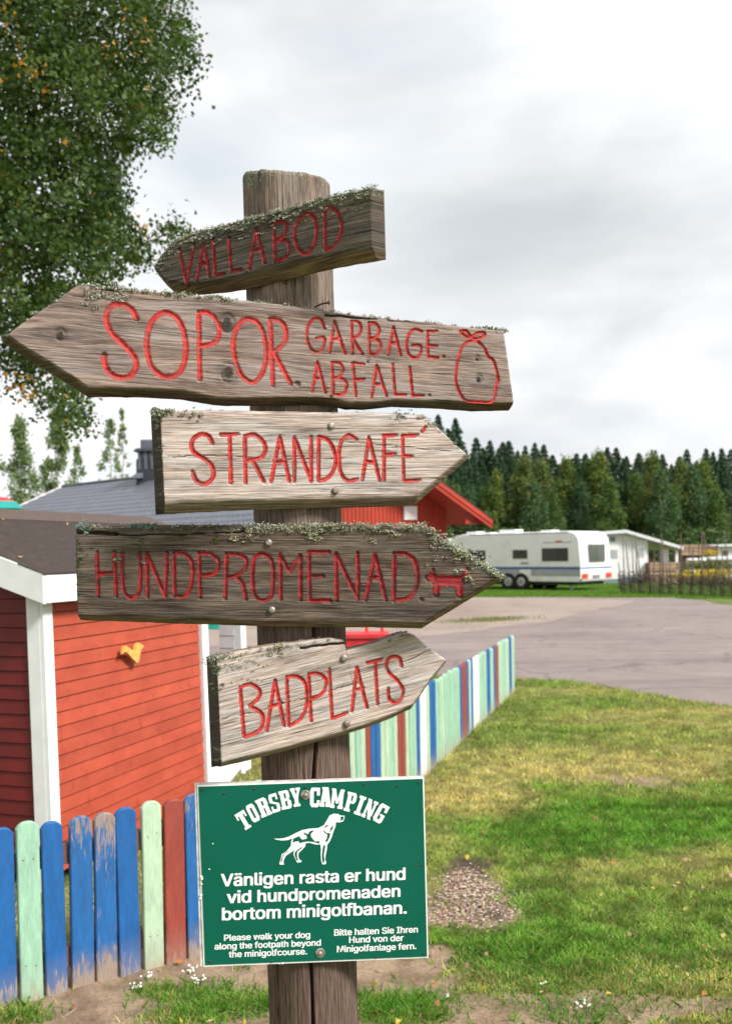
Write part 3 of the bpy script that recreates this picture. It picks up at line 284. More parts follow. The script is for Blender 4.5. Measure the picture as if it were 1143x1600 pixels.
# ------------------------------------------------------------------ signpost
YP = 1.95; RP = 0.0845
def post_axis(v): u = 447+(v-265)*44/1335; return P(u, v, YP)
pa, pb = post_axis(300), post_axis(1500); adir = (pa-pb)/np.linalg.norm(pa-pb)
base = pb + adir*(-pb[2]/adir[2])
def axis_at_v(v):  # point of the axis seen at image row v (approx)
    return post_axis(v)
sign = empty('signpost', base, 'round weathered post carrying five carved arrow boards and a green notice', 'signpost')
top_pt = base + adir*2.345
H = 2.329
def build_post():
    nc = 360; zs = np.concatenate([np.linspace(0, 0.62, 14), np.arange(0.63, H, 0.0032), [H]])
    th = np.linspace(0, 2*math.pi, nc, endpoint=False)
    ax = Vector(adir); ex = Vector((1, 0, 0)); ex = (ex-ax*ex.dot(ax)).normalized(); ey = ax.cross(ex)   # ey ~ +Y
    T, Z = np.meshgrid(th, zs)
    r = RP*(1+0.03*(1-Z/H)) + 0.0024*(fbm(np.cos(T)*2+5, np.sin(T)*2+Z*1.2+9, 3)-0.5) + 0.0016*(vnoise(T*38, Z*6, 5)-0.5) + 0.0008*(vnoise(T*90, Z*20, 8)-0.5)
    dark = np.zeros_like(r)
    # cracks; camera side is th = -90 deg
    def crack(pts, w0, depth):
        zc = np.array([p[0] for p in pts]); tcx = np.array([p[1] for p in pts]); ww = np.array([p[2] for p in pts])
        o = np.argsort(zc); c = np.interp(Z, zc[o], tcx[o]); ww = np.interp(Z, zc[o], ww[o])
        c = c + 0.02*(vnoise(Z*14, Z*0, 31)-0.5)
        d = np.abs(((T-c+math.pi) % (2*math.pi))-math.pi)*RP
        k = np.clip(1-d/np.maximum(ww*w0, 1e-5), 0, 1); k = np.where(ww > 0.01, k, 0)
        return k*depth
    a0 = -math.pi/2
    cr = crack([(0, a0+0.02, 1), (0.9, a0+0.03, 1), (1.08, a0+0.10, 0.8), (1.25, a0+0.33, 1.0), (1.38, a0+0.36, 0.7), (1.6, a0+0.3, 0.0)], 0.0042, 0.03)
    cr2 = crack([(0.84, a0-0.10, 0.0), (0.86, a0-0.09, 0.6), (1.0, a0-0.08, 0.8), (1.1, a0+0.1, 0.5), (1.12, a0+0.1, 0)], 0.0026, 0.014)
    cr3 = crack([(0.6, a0-0.82, 0.7), (0.9, a0-0.85, 0.7), (1.2, a0-0.9, 0.4), (1.3, a0-0.9, 0)], 0.004, 0.010)
    cr4 = crack([(1.9, a0+0.1, 0), (1.95, a0+0.12, .5), (2.05, a0+0.15, 0.6), (2.18, a0+0.2, 0)], 0.002, 0.006)
    r = r-np.maximum(np.maximum(cr, cr2), np.maximum(cr3, cr4))
    topr = np.clip((Z-(H-0.006))/0.006, 0, 1); r = r-topr*0.004
    A = np.array(ax); EX = np.array(ex); EY = np.array(ey)
    V = A*Z[..., None] + EX*(np.cos(T)*r)[..., None] + EY*(np.sin(T)*r)[..., None]
    TOPO = -0.0095*np.cos(T)+0.014*np.sin(T)+0.004+0.003*(vnoise(T*5, T*0, 4)-0.5); V += A*((sstep(H-0.12, H, Z)*TOPO)[..., None])
    nz = len(zs); idx = np.arange(nz*nc).reshape(nz, nc); nx = np.roll(idx, -1, 1)
    Fq = np.stack([idx[:-1], nx[:-1], nx[1:], idx[1:]], -1).reshape(-1, 4)
    V = V.reshape(-1, 3)
    # top disc with rings
    g = np.stack([Z*1.0, T*RP, Z*0], -1).reshape(-1, 3)
    moss = sstep(H-0.05, H, Z)*0.55 + 0.42*sstep(0.2, 0.9, -np.cos(T))*sstep(1.9, 2.3, Z)
    left_shade = np.clip(0.42*sstep(0.1, 1.0, -np.cos(T))*(.5+.9*vnoise(T*14, Z*1.5, 6)), 0, 1)  # left flank darker: shade painted into the wood colour, broken by vertical streaks
    wane = 0.30+0.42*sstep(1.9, 1.2, Z)
    st = np.stack([wane, moss, left_shade], -1).reshape(-1, 3)
    k = len(V); rings = 8; Vt = []; Ft = []
    prev = idx[-1]
    for q in range(1, rings):
        rr = r[-1]*(1-q/rings); zz = (H+0.002*q/rings+TOPO[-1]*(1-q/rings))[:, None]
        Vt.append(A*zz+EX*(np.cos(th)*rr)[:, None]+EY*(np.sin(th)*rr)[:, None]); cur = k+(q-1)*nc+np.arange(nc)
        Ft.append(np.stack([prev, np.roll(prev, -1), np.roll(cur, -1), cur], -1)); prev = cur
    V = np.concatenate([V]+Vt); Fq = np.concatenate([Fq]+Ft)
    n2 = len(V)-k; g = np.concatenate([g, V[k:]*0.5]); st = np.concatenate([st, np.tile([0, 0.4, 0.3], (n2, 1))])
    me = npmesh('post', V, Fq, M['post'], smooth=True, attrs={'g': g, 'st': st})
    npobj('post', me, sign)
build_post()

def catmull(pts, closed, step):
    p = np.array(pts, float)
    if len(p) < 3 and not closed:
        n = max(2, int(np.linalg.norm(p[-1]-p[0])/step)); return p[0]+(p[-1]-p[0])*np.linspace(0, 1, n)[:, None]
    q = np.vstack([p[-1:], p, p[:2]]) if closed else np.vstack([2*p[0]-p[1], p, 2*p[-1]-p[-2]])
    out = []
    for i in range(1, len(q)-2):
        a, b, c, d = q[i-1], q[i], q[i+1], q[i+2]; n = max(2, int(np.linalg.norm(c-b)/step))
        t = np.linspace(0, 1, n, endpoint=False)[:, None]
        out.append(0.5*((2*b)+(-a+c)*t+(2*a-5*b+4*c-d)*t**2+(-a+3*b-3*c+d)*t**3))
    out = np.vstack(out)
    if not closed: out = np.vstack([out, q[-2:-1]])
    return out
def polyline(pts, step):      # straight segments
    p = np.array(pts, float); out = []
    for a, b in zip(p[:-1], p[1:]):
        n = max(2, int(np.linalg.norm(b-a)/step)); out.append(a+(b-a)*np.linspace(0, 1, n, endpoint=False)[:, None])
    return np.vstack(out+[p[-1:]])

class Board:
    """plank in the plane n, fixed to the post at image row vc"""
    def __init__(s, vc, yaw, a1, a2, T=0.034, gap=0.0, lift=0):
        y = math.radians(yaw); s.n = np.array([math.sin(y), -math.cos(y), 0.0])
        A = axis_at_v(vc); s.p0 = A + s.n*(RP+T+gap-0.002); s.T = T
        e = onplane(*a2, s.p0, s.n)-onplane(*a1, s.p0, s.n); s.e1 = e/np.linalg.norm(e); s.e2 = np.cross(s.n, s.e1); s.e2 = -s.e2 if s.e2[2] < 0 else s.e2
        s.org = s.p0
    def loc(s, u, v):
        d = onplane(u, v, s.p0, s.n)-s.org; return np.array([np.dot(d, s.e1), np.dot(d, s.e2)])
    def world(s, st, h=0.0):
        st = np.asarray(st, float); h = np.asarray(h, float)
        return s.org + st[..., :1]*s.e1 + st[..., 1:2]*s.e2 + h[..., None]*s.n
def seg_dist(px, py, pts):
    """min distance of points to a dense polyline (point samples)"""
    best = np.full(px.shape, 1e9); 
    for a in pts: best = np.minimum(best, (px-a[0])**2+(py-a[1])**2)
    return np.sqrt(best)

def make_board(B, label, mat, lmat, top, bot, letters, crop, stroke_px, seed, wane=(0.012, 0.02), topr=(0.005, 0.006), left=None, right=None, knots=(), cracks=(), cell=0.00155, lichen_dark=0.0, groove=0.0032, extra_top=None, dirt=0.0, warp=0.0, ridged=None):
    """top/bot: image polylines left to right. left/right: (chamfer width, chamfer depth, darkness) or None for the tip"""
    tl = np.array([B.loc(*p) for p in top]); bl = np.array([B.loc(*p) for p in bot])
    s0 = min(tl[0, 0], bl[0, 0]) if left is None else (tl[0, 0]+bl[0, 0])/2; s1 = max(tl[-1, 0], bl[-1, 0]) if right is None else (tl[-1, 0]+bl[-1, 0])/2
    nx = int((s1-s0)/cell); hgt = np.max(np.interp(np.linspace(s0, s1, 50), tl[:, 0], tl[:, 1])-np.interp(np.linspace(s0, s1, 50), bl[:, 0], bl[:, 1])); ny = int(hgt/cell)
    S0 = np.linspace(s0, s1, nx+1); v = np.linspace(0, 1, ny+1)
    # cluster rows a little to the edges
    S, Vv = np.meshgrid(S0, v)
    if left is not None: S = S+(Vv-0.5)*(tl[0, 0]-bl[0, 0])*np.exp(-(S-s0)/0.04)
    if right is not None: S = S+(Vv-0.5)*(tl[-1, 0]-bl[-1, 0])*np.exp(-(s1-S)/0.04)
    jag = 0.0016*(fbm(S0*55, S0*0+seed, seed, 3)-0.5)
    tt = np.interp(S, tl[:, 0], tl[:, 1])+np.interp(S, S0, jag); bb = np.interp(S, bl[:, 0], bl[:, 1])-np.interp(S, S0, jag[::-1])
    tt = np.maximum(tt, bb+0.0006)
    Tt = bb+(tt-bb)*Vv
    def gcoord(s, t):
        w = np.zeros_like(s)
        for ks, kt, kr in knots:
            d2 = ((s-ks)/3.2)**2+(t-kt)**2; w = w+np.sign(t-kt)*kr*1.1*np.exp(-d2/(2*(kr*1.6)**2))
        return t-w+0.004*(fbm(s*6, t*9, seed+5, 2)-0.5)
    def relief(s, t):
        gt = gcoord(s, t)
        r = 0.0011*(vnoise(s*14, gt*230, seed)-0.5)+0.0012*(vnoise(s*5, gt*70, seed+1)-0.5)+0.0007*(vnoise(s*40, gt*520, seed+2)-0.5)+0.0025*(fbm(s*5, t*7, seed+3, 2)-0.5)
        for ks, kt, kr in knots:
            d = np.hypot((s-ks), (t-kt)*0.8); r = r+0.0012*np.exp(-(d/kr)**2)-0.0022*np.exp(-((d-kr)/(0.0022))**2)
        return r
    # letters -> strokes in local metres
    ox, oy, k = crop; wl = stroke_px/2*YP*0.93/F
    strokes = []
    def tol(pts): return [B.loc(ox+x/k, oy+y/k) for x, y in pts]
    LET = []
    for L_ in letters:
        cur = []
        for st_ in L_:
            o2 = st_[3] if len(st_) > 3 else (ox, oy, k)
            pts = [B.loc(o2[0]+x/o2[2], o2[1]+y/o2[2]) for x, y in st_[1]]; kind = st_[0]
            ws = wl*(st_[2] if len(st_) > 2 and st_[2] else 1.0)
            q = catmull(pts, kind == 'O', 0.0012) if kind in 'CO' else polyline(pts, 0.0012)
            cur.append((q, kind == 'O', ws))
        LET.append(cur); strokes += cur
    Dm = np.full(S.shape, 9.0)           # distance / halfwidth
    for q, cl, ws in strokes:
        x0, y0 = q.min(0)-ws*2; x1, y1 = q.max(0)+ws*2
        msk = (S > x0) & (S < x1) & (Tt > y0) & (Tt < y1)
        if msk.any(): Dm[msk] = np.minimum(Dm[msk], seg_dist(S[msk], Tt[msk], q)/ws)
    def G_(d): return -groove*np.sqrt(np.clip(1-d*d, 0, 1))
    rel = relief(S, Tt)
    Hh = rel.copy()
    ins = Dm < 1.0; Hh = np.where(ins, rel+G_(Dm)-0.0013, Hh)
    cs = np.zeros_like(S)
    for cpts, cw, cd in cracks:
        q = polyline([B.loc(*p) for p in cpts], 0.0015); q = q+np.stack([np.zeros(len(q)), 0.005*(fbm(q[:, 0]*45, q[:, 0]*0, seed)-0.5)], 1)
        x0, y0 = q.min(0)-cw*2; x1, y1 = q.max(0)+cw*2; msk = (S > x0) & (S < x1) & (Tt > y0) & (Tt < y1)
        d = np.zeros_like(S)+9; d[msk] = seg_dist(S[msk], Tt[msk], q)/cw; kk = np.clip(1-d, 0, 1); kk = kk*sstep(0.28, 0.5, fbm(S*26, Tt*0+cd*1000, seed+7, 3)+0.12); Hh -= cd*np.sqrt(kk); cs = np.maximum(cs, sstep(0, 0.5, kk))
    db_ = Tt-bb; dt_ = tt-Tt
    wv = wane[0]*(0.7+0.6*fbm(S*7, S*0+3, seed+9, 3)); Hh -= wane[1]*np.clip(1-db_/wv, 0, 1)**1.4
    Hh -= topr[1]*np.clip(1-dt_/topr[0], 0, 1)**2
    wn = np.clip(1.25-db_/wv, 0, 1)*1.0; dk = np.zeros_like(S); spk = fbm(S*260, Tt*260, seed+17, 3)
    if left is not None:
        dl = S-S[:, :1]; Hh -= left[1]*np.clip(1-dl/left[0], 0, 1)**1.0; dk = np.maximum(dk, left[2]*sstep(1.12, 0.95, dl/left[0])*(1-0.30*sstep(.60, .72, spk))*(0.78+.3*vnoise(S*60, Tt*18, 3)))
    if right is not None:
        dr = S[:, -1:]-S; Hh -= right[1]*np.clip(1-dr/right[0], 0, 1)**1.0; dk = np.maximum(dk, right[2]*sstep(1.2, 0.95, dr/right[0]))
    if warp: Hh += warp*((S-(s0+s1)/2)/(s1-s0))**2
    kn = np.zeros_like(S)
    for ks, kt, kr in knots:
        d = np.hypot((S-ks), (Tt-kt)*0.8); kn = np.maximum(kn, 1.0*np.exp(-(d/(kr*0.8))**4)); dk = np.maximum(dk, 0.52*np.exp(-(d/(kr*2.0))**2))
    dk = np.maximum(dk, np.maximum(cs, kn*(.62+.5*vnoise(S*300, Tt*300, 2))))
    dk = np.clip(dk+dirt*sstep(0.5, 0.75, fbm(S*4, Tt*12, seed+21, 4))*0.5, 0, 1)
    Hh = np.maximum(Hh, -B.T+0.002)
    li = lichen_dark*sstep(0.045, 0.0, dt_)*(0.4+0.8*fbm(S*20, Tt*20, seed+13, 3))
    g = np.stack([S+seed*0.7, gcoord(S, Tt)+seed*0.31, Hh*0.3], -1); stt = np.stack([wn, li, dk], -1)
    R0, C0 = S.shape; idx = np.arange(R0*C0).reshape(R0, C0)
    V = B.world(np.stack([S, Tt], -1), Hh).reshape(-1, 3)
    Fq = np.stack([idx[:-1, :-1], idx[:-1, 1:], idx[1:, 1:], idx[1:, :-1]], -1).reshape(-1, 4)
    # rim + back
    loop = np.concatenate([idx[0, :], idx[1:, -1], idx[-1, -2::-1], idx[-2:0:-1, 0]])
    SS, TT = S.ravel(), Tt.ravel(); nl = len(loop); kV = len(V)
    Vb = B.world(np.stack([SS[loop], TT[loop]], -1), np.full(nl, -B.T)); ar = np.arange(nl)
    mid = B.world(np.stack([SS[loop], TT[loop]], -1), (Hh.ravel()[loop]-B.T)/2+0.0); 
    Fs = np.stack([loop, kV+ar, kV+(ar+1) % nl, np.roll(loop, -1)], -1)
    nb = C0; bt = kV+np.arange(C0); tp = kV+C0+(R0-1)+np.arange(C0-1)   # top goes right->left starting at col C0-2 ; corner at kV+C0+R0-2
    topidx = kV+C0+R0-2+np.arange(C0)  # index for col C0-1 .. 0
    topidx = topidx[::-1]
    Fb = np.stack([bt[1:], bt[:-1], topidx[:-1], topidx[1:]], -1)
    rimdark = np.stack([np.full(nl, 0.7), np.zeros(nl), np.full(nl, 0.35)], -1)
    gb = np.stack([SS[loop]+seed*0.7, TT[loop]+seed*0.31+0.03, np.full(nl, 0.0)], -1)
    Vall = np.concatenate([V, V[loop], Vb]); kL = len(V); kB = kL+nl
    Fs = np.stack([kL+ar, kB+ar, kB+(ar+1) % nl, kL+(ar+1) % nl], -1); Fb = Fb-kV+kB
    rim = stt.reshape(-1, 3)[loop].copy(); rim[:, 0] = 0.9; 
    if left is not None: pass
    Fall = np.concatenate([Fq, Fs, Fb]); gall = np.concatenate([g.reshape(-1, 3), gb, gb]); sall = np.concatenate([stt.reshape(-1, 3), rim, rimdark])
    og = np.array(wloc(sign)); me = npmesh('arrow_board', Vall-og, Fall, mat, attrs={'g': gall, 'st': sall}, smooth=True)
    nf = len(Fq); smf = np.ones(len(Fall), bool); smf[nf:] = False; me.polygons.foreach_set('use_smooth', smf); me.update()
    bo = npobj('arrow_board', me, sign); bo['label'] = label
    # letters as carved, painted grooves
    for cur in LET:
        mbv = []; mbf = []; base_i = 0
        for si, (q, cl, ws) in enumerate(cur):
            n = len(q); tg = np.roll(q, -1, 0)-np.roll(q, 1, 0)
            if not cl:
                tg[0] = q[1]-q[0]; tg[-1] = q[-1]-q[-2]
            tg /= np.maximum(np.linalg.norm(tg, axis=1), 1e-9)[:, None]; nrm = np.stack([-tg[:, 1], tg[:, 0]], -1)
            arc = np.arange(n)*0.0012; wj = ws*(0.86+0.20*vnoise(arc*140, arc*0+si, seed+4)+0.26*fbm(arc*420, arc*0+si, seed+8, 2))
            if not cl:
                # extend round caps
                m_ = 4; e0 = q[0]-tg[0]*ws*np.array([0.85, 0.6, 0.3, 0.0])[:, None]*0.6; 
                endf = np.minimum(arc, arc[::-1]); wj = wj*np.sqrt(np.clip(0.25+endf/(ws*0.9), 0, 1))
            offs = np.array([-1.06, -0.93, -0.6, -0.25, 0.15, 0.55, 0.93, 1.06]); gr = []
            for o_ in offs:
                pt = q+nrm*(wj*o_)[:, None]
                dmin = np.full(n, 9.0)
                for q2, c2, w2 in cur:
                    dd = np.sqrt(((pt[:, None, :]-q2[None])**2).sum(-1)).min(1)/w2; dmin = np.minimum(dmin, dd)
                hh = relief(pt[:, 0], pt[:, 1])+G_(dmin)+0.0003+0.00012*si
                if abs(o_) > 1: hh = np.minimum(hh, relief(pt[:, 0], pt[:, 1])-0.0006+0*hh) if False else relief(pt[:, 0], pt[:, 1])+np.minimum(G_(dmin), -0.0004)
                gr.append(B.world(pt, hh))
            gr = np.array(gr); K = len(offs); i0 = len(mbv) and sum(len(x) for x in mbv) or 0
            mbv.append(gr.transpose(1, 0, 2).reshape(-1, 3)); ii = i0+np.arange(n*K).reshape(n, K)
            nxt = np.roll(ii, -1, 0) if cl else ii[1:]; cu = ii if cl else ii[:-1]
            mbf.append(np.stack([cu[:, :-1], nxt[:, :-1], nxt[:, 1:], cu[:, 1:]], -1).reshape(-1, 4)[:, ::-1])
        me = npmesh('letter', np.concatenate(mbv)-og, np.concatenate(mbf), lmat, smooth=True); npobj('letter', me, bo)
    B.top = tl; B.bot = bl; B.obj = bo; B.s0 = s0; B.s1 = s1
    return bo
def bolt(B, u, v, r=0.0062, mat='bolt', h=0.005, washer=0):
    st = B.loc(u, v); c = B.world(np.array(st), 0.0); mb = MB()
    if washer: mb.lathe(c, B.n, [(-0.002, washer), (0.0012, washer), (0.0018, washer*0.85)], 20); mb.lathe(c, B.n, [(0.0016, r*1.0), (0.004, r*0.9), (0.0055, r*0.4)], 14)
    else: mb.lathe(c, B.n, [(-0.004, r*0.95), (h*0.55, r), (h, r*0.8), (h*1.02, r*0.3)], 16)
    return mb.build('bolt', M[mat], B.obj)
LCOL = np.array([[0.36, 0.37, 0.29], [0.46, 0.46, 0.38], [0.25, 0.27, 0.18], [0.16, 0.18, 0.10], [0.40, 0.38, 0.24]])
def lichen(B, spans, seed, pal=LCOL, face=()):
    """spans: (s from, s to in 0..1, clumps, size, spread down the face)"""
    rng = np.random.default_rng(seed); C = []; SZ = []; COL = []; DR = []
    def clump(st, h, rad, n, size, pc):
        nn = max(3, int(n*1.9)); o = rng.normal(size=(nn, 3))*rad*0.5; st = (max(st[0], B.s0+0.002+rng.random()*.004), st[1]); p = B.world(np.array(st), h)
        C.append(p+o[:, :1]*B.e1+np.abs(o[:, 1:2])*0.7*B.e2+o[:, 2:]*0.5*B.n); SZ.append(np.full(nn, size*0.72)*(0.5+0.9*rng.random(nn)))
        COL.append(pal[pc]*(0.7+0.6*rng.random((nn, 1))))
    for a, b, n, size, down in spans:
        for _ in range(n):
            s = B.s0+(B.s1-B.s0)*(a+(b-a)*rng.random()); t = np.interp(s, B.top[:, 0], B.top[:, 1]); back = rng.random()**1.5*B.T*0.9; dn = rng.random()**2*down
            if dn < 0.003: clump((s, t-0.001), -back, size*1.6, 9, size, rng.integers(len(pal)))
            else: clump((s, t-dn), 0.0015, size*1.5, 8, size, rng.integers(len(pal)))
    for u, v, n, size, rad, pc in face:
        st = B.loc(u, v)
        for _ in range(n):
            o = rng.normal(size=2)*rad; clump((st[0]+o[0], st[1]+o[1]), 0.001, size*1.4, 8, size, pc)
    C = np.concatenate(C); SZ = np.concatenate(SZ); COL = np.concatenate(COL)
    V, Fq = quadcloud(C, SZ, 0.8, rng); me = npmesh('lichen', V-np.array(wloc(sign)), Fq, M['lichen'], cols=COL)
    o = npobj('lichen', me, B.obj); o['kind'] = 'stuff'; return o

# ---- VALLABOD
cv = (220, 240, 2.8575); S_ = 'S'; C_ = 'C'
B1 = Board(370, -20, (300, 415), (560, 350))
top = [(236, 421), (250, 398), (268, 377), (300, 363), (335, 352), (381, 341), (430, 328), (482, 313), (530, 301), (590, 287)]
bot = [(236, 424), (250, 441), (262, 452), (283, 455), (341, 451), (384, 444), (450, 427), (517, 411), (593, 398)]
lets = [[('S', [(172, 425), (205, 585)]), ('S', [(238, 405), (205, 585)])],
 [('S', [(248, 570), (280, 395), (305, 550)]), ('S', [(260, 495), (298, 490)])],
 [('S', [(322, 380), (332, 545), (370, 538)])], [('S', [(393, 375), (402, 525), (448, 518)])],
 [('S', [(483, 515), (513, 338), (552, 485)]), ('S', [(500, 435), (540, 420)])],
 [('S', [(592, 308), (598, 480)]), ('C', [(592, 308), (630, 302), (650, 325), (640, 362), (600, 390)]), ('C', [(600, 390), (648, 388), (662, 420), (650, 460), (598, 482)])],
 [('O', [(740, 268), (705, 292), (685, 350), (698, 420), (738, 448), (772, 405), (783, 340), (770, 285)])],
 [('S', [(818, 245), (824, 430)]), ('C', [(818, 245), (852, 242), (882, 270), (895, 330), (880, 385), (850, 422), (824, 430)])]]
make_board(B1, 'dark mossy arrow board pointing left, carved VALLABOD in red', M['w_top'], M['letter_dark'], top, bot, lets, cv, 5.6, 11, wane=(0.018, 0.026), right=(0.014, 0.03, 0.25), lichen_dark=0.75, topr=(0.006, 0.01), dirt=0.6)
lichen(B1, [(0.02, 1.0, 230, 0.0035, 0.022), (0.02, .98, 140, 0.0028, 0.04)], 1, LCOL*1.0)
bolt(B1, 387, 423, 0.003, 'rust', 0.002)
# ---- SOPOR
c2 = (0, 430, 2.721); c3 = (400, 430, 2.721)
B2 = Board(570, 15, (100, 540), (780, 585))
top = [(5, 527), (40, 500), (85, 470), (118, 447), (128, 443), (150, 447), (206, 452), (270, 458), (331, 463), (420, 472), (521, 486), (590, 495), (657, 501), (730, 510), (787, 515)]
bot = [(5, 530), (40, 555), (90, 585), (138, 616), (170, 616), (235, 617), (290, 621), (330, 628), (353, 630), (420, 630), (475, 629), (521, 630), (545, 636), (575, 637), (620, 632), (694, 635), (745, 639), (804, 638)]
lets = [[('C', [(582, 188), (560, 145), (515, 122), (470, 135), (452, 185), (475, 245), (530, 300), (570, 345), (580, 385), (555, 428), (510, 435), (465, 415), (446, 375), (443, 338)], 1.15)],
 [('O', [(705, 158), (655, 185), (630, 240), (625, 310), (643, 385), (685, 425), (735, 430), (772, 400), (790, 330), (783, 250), (755, 185)], 1.1)],
 [('S', [(845, 158), (850, 445)]), ('C', [(845, 158), (885, 160), (922, 195), (932, 240), (915, 285), (850, 303)])],
 [('O', [(1050, 185), (1012, 215), (992, 280), (1000, 360), (1030, 430), (1075, 455), (1113, 420), (1130, 350), (1125, 270), (1098, 205)])],
 [('S', [(60, 185), (72, 468)], 1, c3), ('C', [(60, 185), (105, 195), (128, 240), (118, 290), (75, 325)], 1, c3), ('S', [(75, 325), (148, 465)], 1, c3)],
 [('S', [(174, 462), (178, 465)], 1.2, c3)]]
def c3l(*st): return [(k, p, 0.62, c3) for k, p in st]
lets += [c3l(('C', [(290, 225), (275, 188), (242, 188), (218, 225), (218, 280), (240, 320), (272, 325), (288, 295), (288, 265), (255, 268)])),
 c3l(('S', [(312, 330), (333, 195), (378, 335)]), ('S', [(325, 275), (355, 268)])),
 c3l(('S', [(405, 195), (410, 335)]), ('C', [(405, 195), (435, 200), (445, 225), (435, 255), (410, 270)]), ('S', [(410, 270), (452, 335)])),
 c3l(('S', [(478, 203), (482, 330)]), ('C', [(478, 203), (510, 207), (522, 235), (510, 262), (482, 268)]), ('C', [(482, 268), (518, 276), (528, 305), (512, 336), (482, 332)])),
 c3l(('S', [(560, 340), (583, 220), (615, 342)]), ('S', [(570, 292), (600, 285)])),
 c3l(('C', [(705, 240), (675, 230), (650, 250), (638, 295), (650, 338), (680, 352), (698, 330), (698, 300), (665, 298)])),
 c3l(('S', [(768, 238), (728, 238), (730, 348), (773, 352)]), ('S', [(730, 298), (768, 300)])), c3l(('S', [(795, 345), (799, 347)])),
 c3l(('S', [(238, 495), (260, 368), (295, 500)]), ('S', [(245, 440), (280, 438)])),
 c3l(('S', [(322, 372), (328, 508)]), ('C', [(322, 372), (355, 374), (368, 400), (355, 430), (328, 438)]), ('C', [(328, 438), (370, 442), (385, 470), (368, 506), (328, 508)])),
 c3l(('S', [(460, 378), (410, 372), (424, 515)]), ('S', [(415, 445), (458, 442)])),
 c3l(('S', [(490, 520), (512, 382), (555, 515)]), ('S', [(500, 465), (535, 462)])),
 c3l(('S', [(580, 380), (590, 508), (635, 508)])), c3l(('S', [(652, 390), (665, 512), (710, 512)])), c3l(('S', [(735, 509), (739, 511)])),
 c3l(('O', [(908, 266), (885, 255), (866, 241), (890, 236), (905, 252), (920, 268), (945, 270), (971, 253), (962, 243), (935, 248)]),
     ('O', [(905, 282), (875, 305), (860, 350), (850, 400), (848, 450), (865, 500), (890, 532), (950, 539), (1000, 538), (1015, 500), (1018, 470), (1028, 448), (1018, 395), (1005, 360), (985, 345), (968, 310), (940, 282)]))]
kn = [tuple(B2.loc(95, 523))+(0.008,), tuple(B2.loc(355, 505))+(0.013,), tuple(B2.loc(357, 583))+(0.014,), tuple(B2.loc(745, 560))+(0.004,), tuple(B2.loc(748, 592))+(0.006,), tuple(B2.loc(575, 564))+(0.003,)]
make_board(B2, 'long brown-grey arrow board pointing left, carved SOPOR, GARBAGE and ABFALL with a tied sack', M['w_mid'], M['letter'], top, bot, lets, c2, 7.4, 23, wane=(0.013, 0.026), right=(0.004, 0.004, 0.3), knots=kn,
  cracks=[([(508, 492), (560, 497), (640, 502)], 0.0028, 0.006)], lichen_dark=0.35, topr=(0.005, 0.008))
lichen(B2, [(0.15, 0.42, 150, 0.0042, 0.006), (0.42, 1.0, 130, 0.0034, 0.003), (0.03, .17, 26, .003, .004), (0.93, 1, 14, .005, .002)], 2, LCOL*0.95, face=[(148, 462, 14, 0.0055, 0.011, 1), (140, 470, 7, 0.004, 0.008, 1), (197, 464, 8, 0.004, 0.005, 1), (172, 452, 16, .0055, .008, 0)])
bolt(B2, 518, 618, 0.0034, 'rust', 0.002); bolt(B2, 513, 604, 0.0022, 'bolt', 0.002); bolt(B2, 510, 511, 0.0025, 'bolt', 0.002)
# ---- STRANDCAFE
c4_ = (230, 630, 2.198)
B3 = Board(720, 17, (260, 715), (700, 712))
top = [(238, 640), (321, 640), (420, 642), (521, 644), (560, 643), (620, 645), (661, 648), (690, 672), (715, 697), (736, 713)]
bot = [(246, 803), (344, 798), (412, 795), (503, 793), (594, 791), (640, 789), (654, 787), (690, 757), (715, 735), (736, 716)]
lets = [[('C', [(225, 140), (210, 112), (180, 108), (155, 130), (158, 165), (195, 190), (222, 215), (227, 250), (205, 275), (172, 270), (155, 235)], 1.1)],
 [('S', [(250, 108), (312, 106)]), ('S', [(283, 108), (288, 275)])],
 [('S', [(335, 113), (338, 275)]), ('C', [(335, 113), (370, 108), (400, 135), (405, 165), (388, 188), (345, 197)]), ('S', [(362, 195), (402, 272)])],
 [('S', [(425, 272), (455, 115), (488, 270)]), ('S', [(438, 205), (470, 200)])],
 [('S', [(505, 270), (505, 118), (563, 268), (562, 115)])],
 [('S', [(588, 115), (588, 268)]), ('C', [(588, 115), (620, 127), (643, 170), (643, 220), (620, 256), (588, 268)])],
 [('C', [(718, 125), (690, 110), (665, 135), (658, 180), (663, 235), (685, 265), (722, 262)])],
 [('S', [(738, 265), (760, 118), (798, 268)]), ('S', [(750, 200), (782, 205)])],
 [('S', [(855, 110), (812, 112), (812, 268)]), ('S', [(812, 178), (850, 175)])],
 [('S', [(928, 110), (875, 112), (880, 268), (935, 265)]), ('S', [(878, 182), (908, 183)])],
 [('S', [(942, 98), (955, 82)])]]
make_board(B3, 'pale grey arrow board pointing right, carved STRANDCAFE with an accent', M['w_light'], M['letter'], top, bot, lets, c4_, 6.0, 37, wane=(0.02, 0.022), left=(0.0135, 0.026, 1.0), lichen_dark=0.25, topr=(0.006, 0.006),
  cracks=[([(262, 714), (330, 712), (430, 718), (530, 716), (640, 712)], 0.0012, 0.003), ([(540, 690), (620, 697), (705, 705)], 0.001, 0.002)], knots=[tuple(B3.loc(312, 650))+(0.004,)])
lichen(B3, [(0.0, 0.06, 40, 0.0045, 0.014), (0.75, 0.9, 30, 0.0035, 0.010), (0.1, 1.0, 34, 0.0026, 0.002), (.86, 1, 30, .003, .004)], 3, LCOL*0.8, face=[(246, 652, 10, 0.004, 0.006, 3), (243, 668, 6, 0.003, 0.006, 3), (284, 651, 5, 0.003, 0.003, 4), (300, 644, 8, .003, .008, 3), (248, 700, 5, .002, .01, 3), (618, 652, 9, .003, .01, 0)])
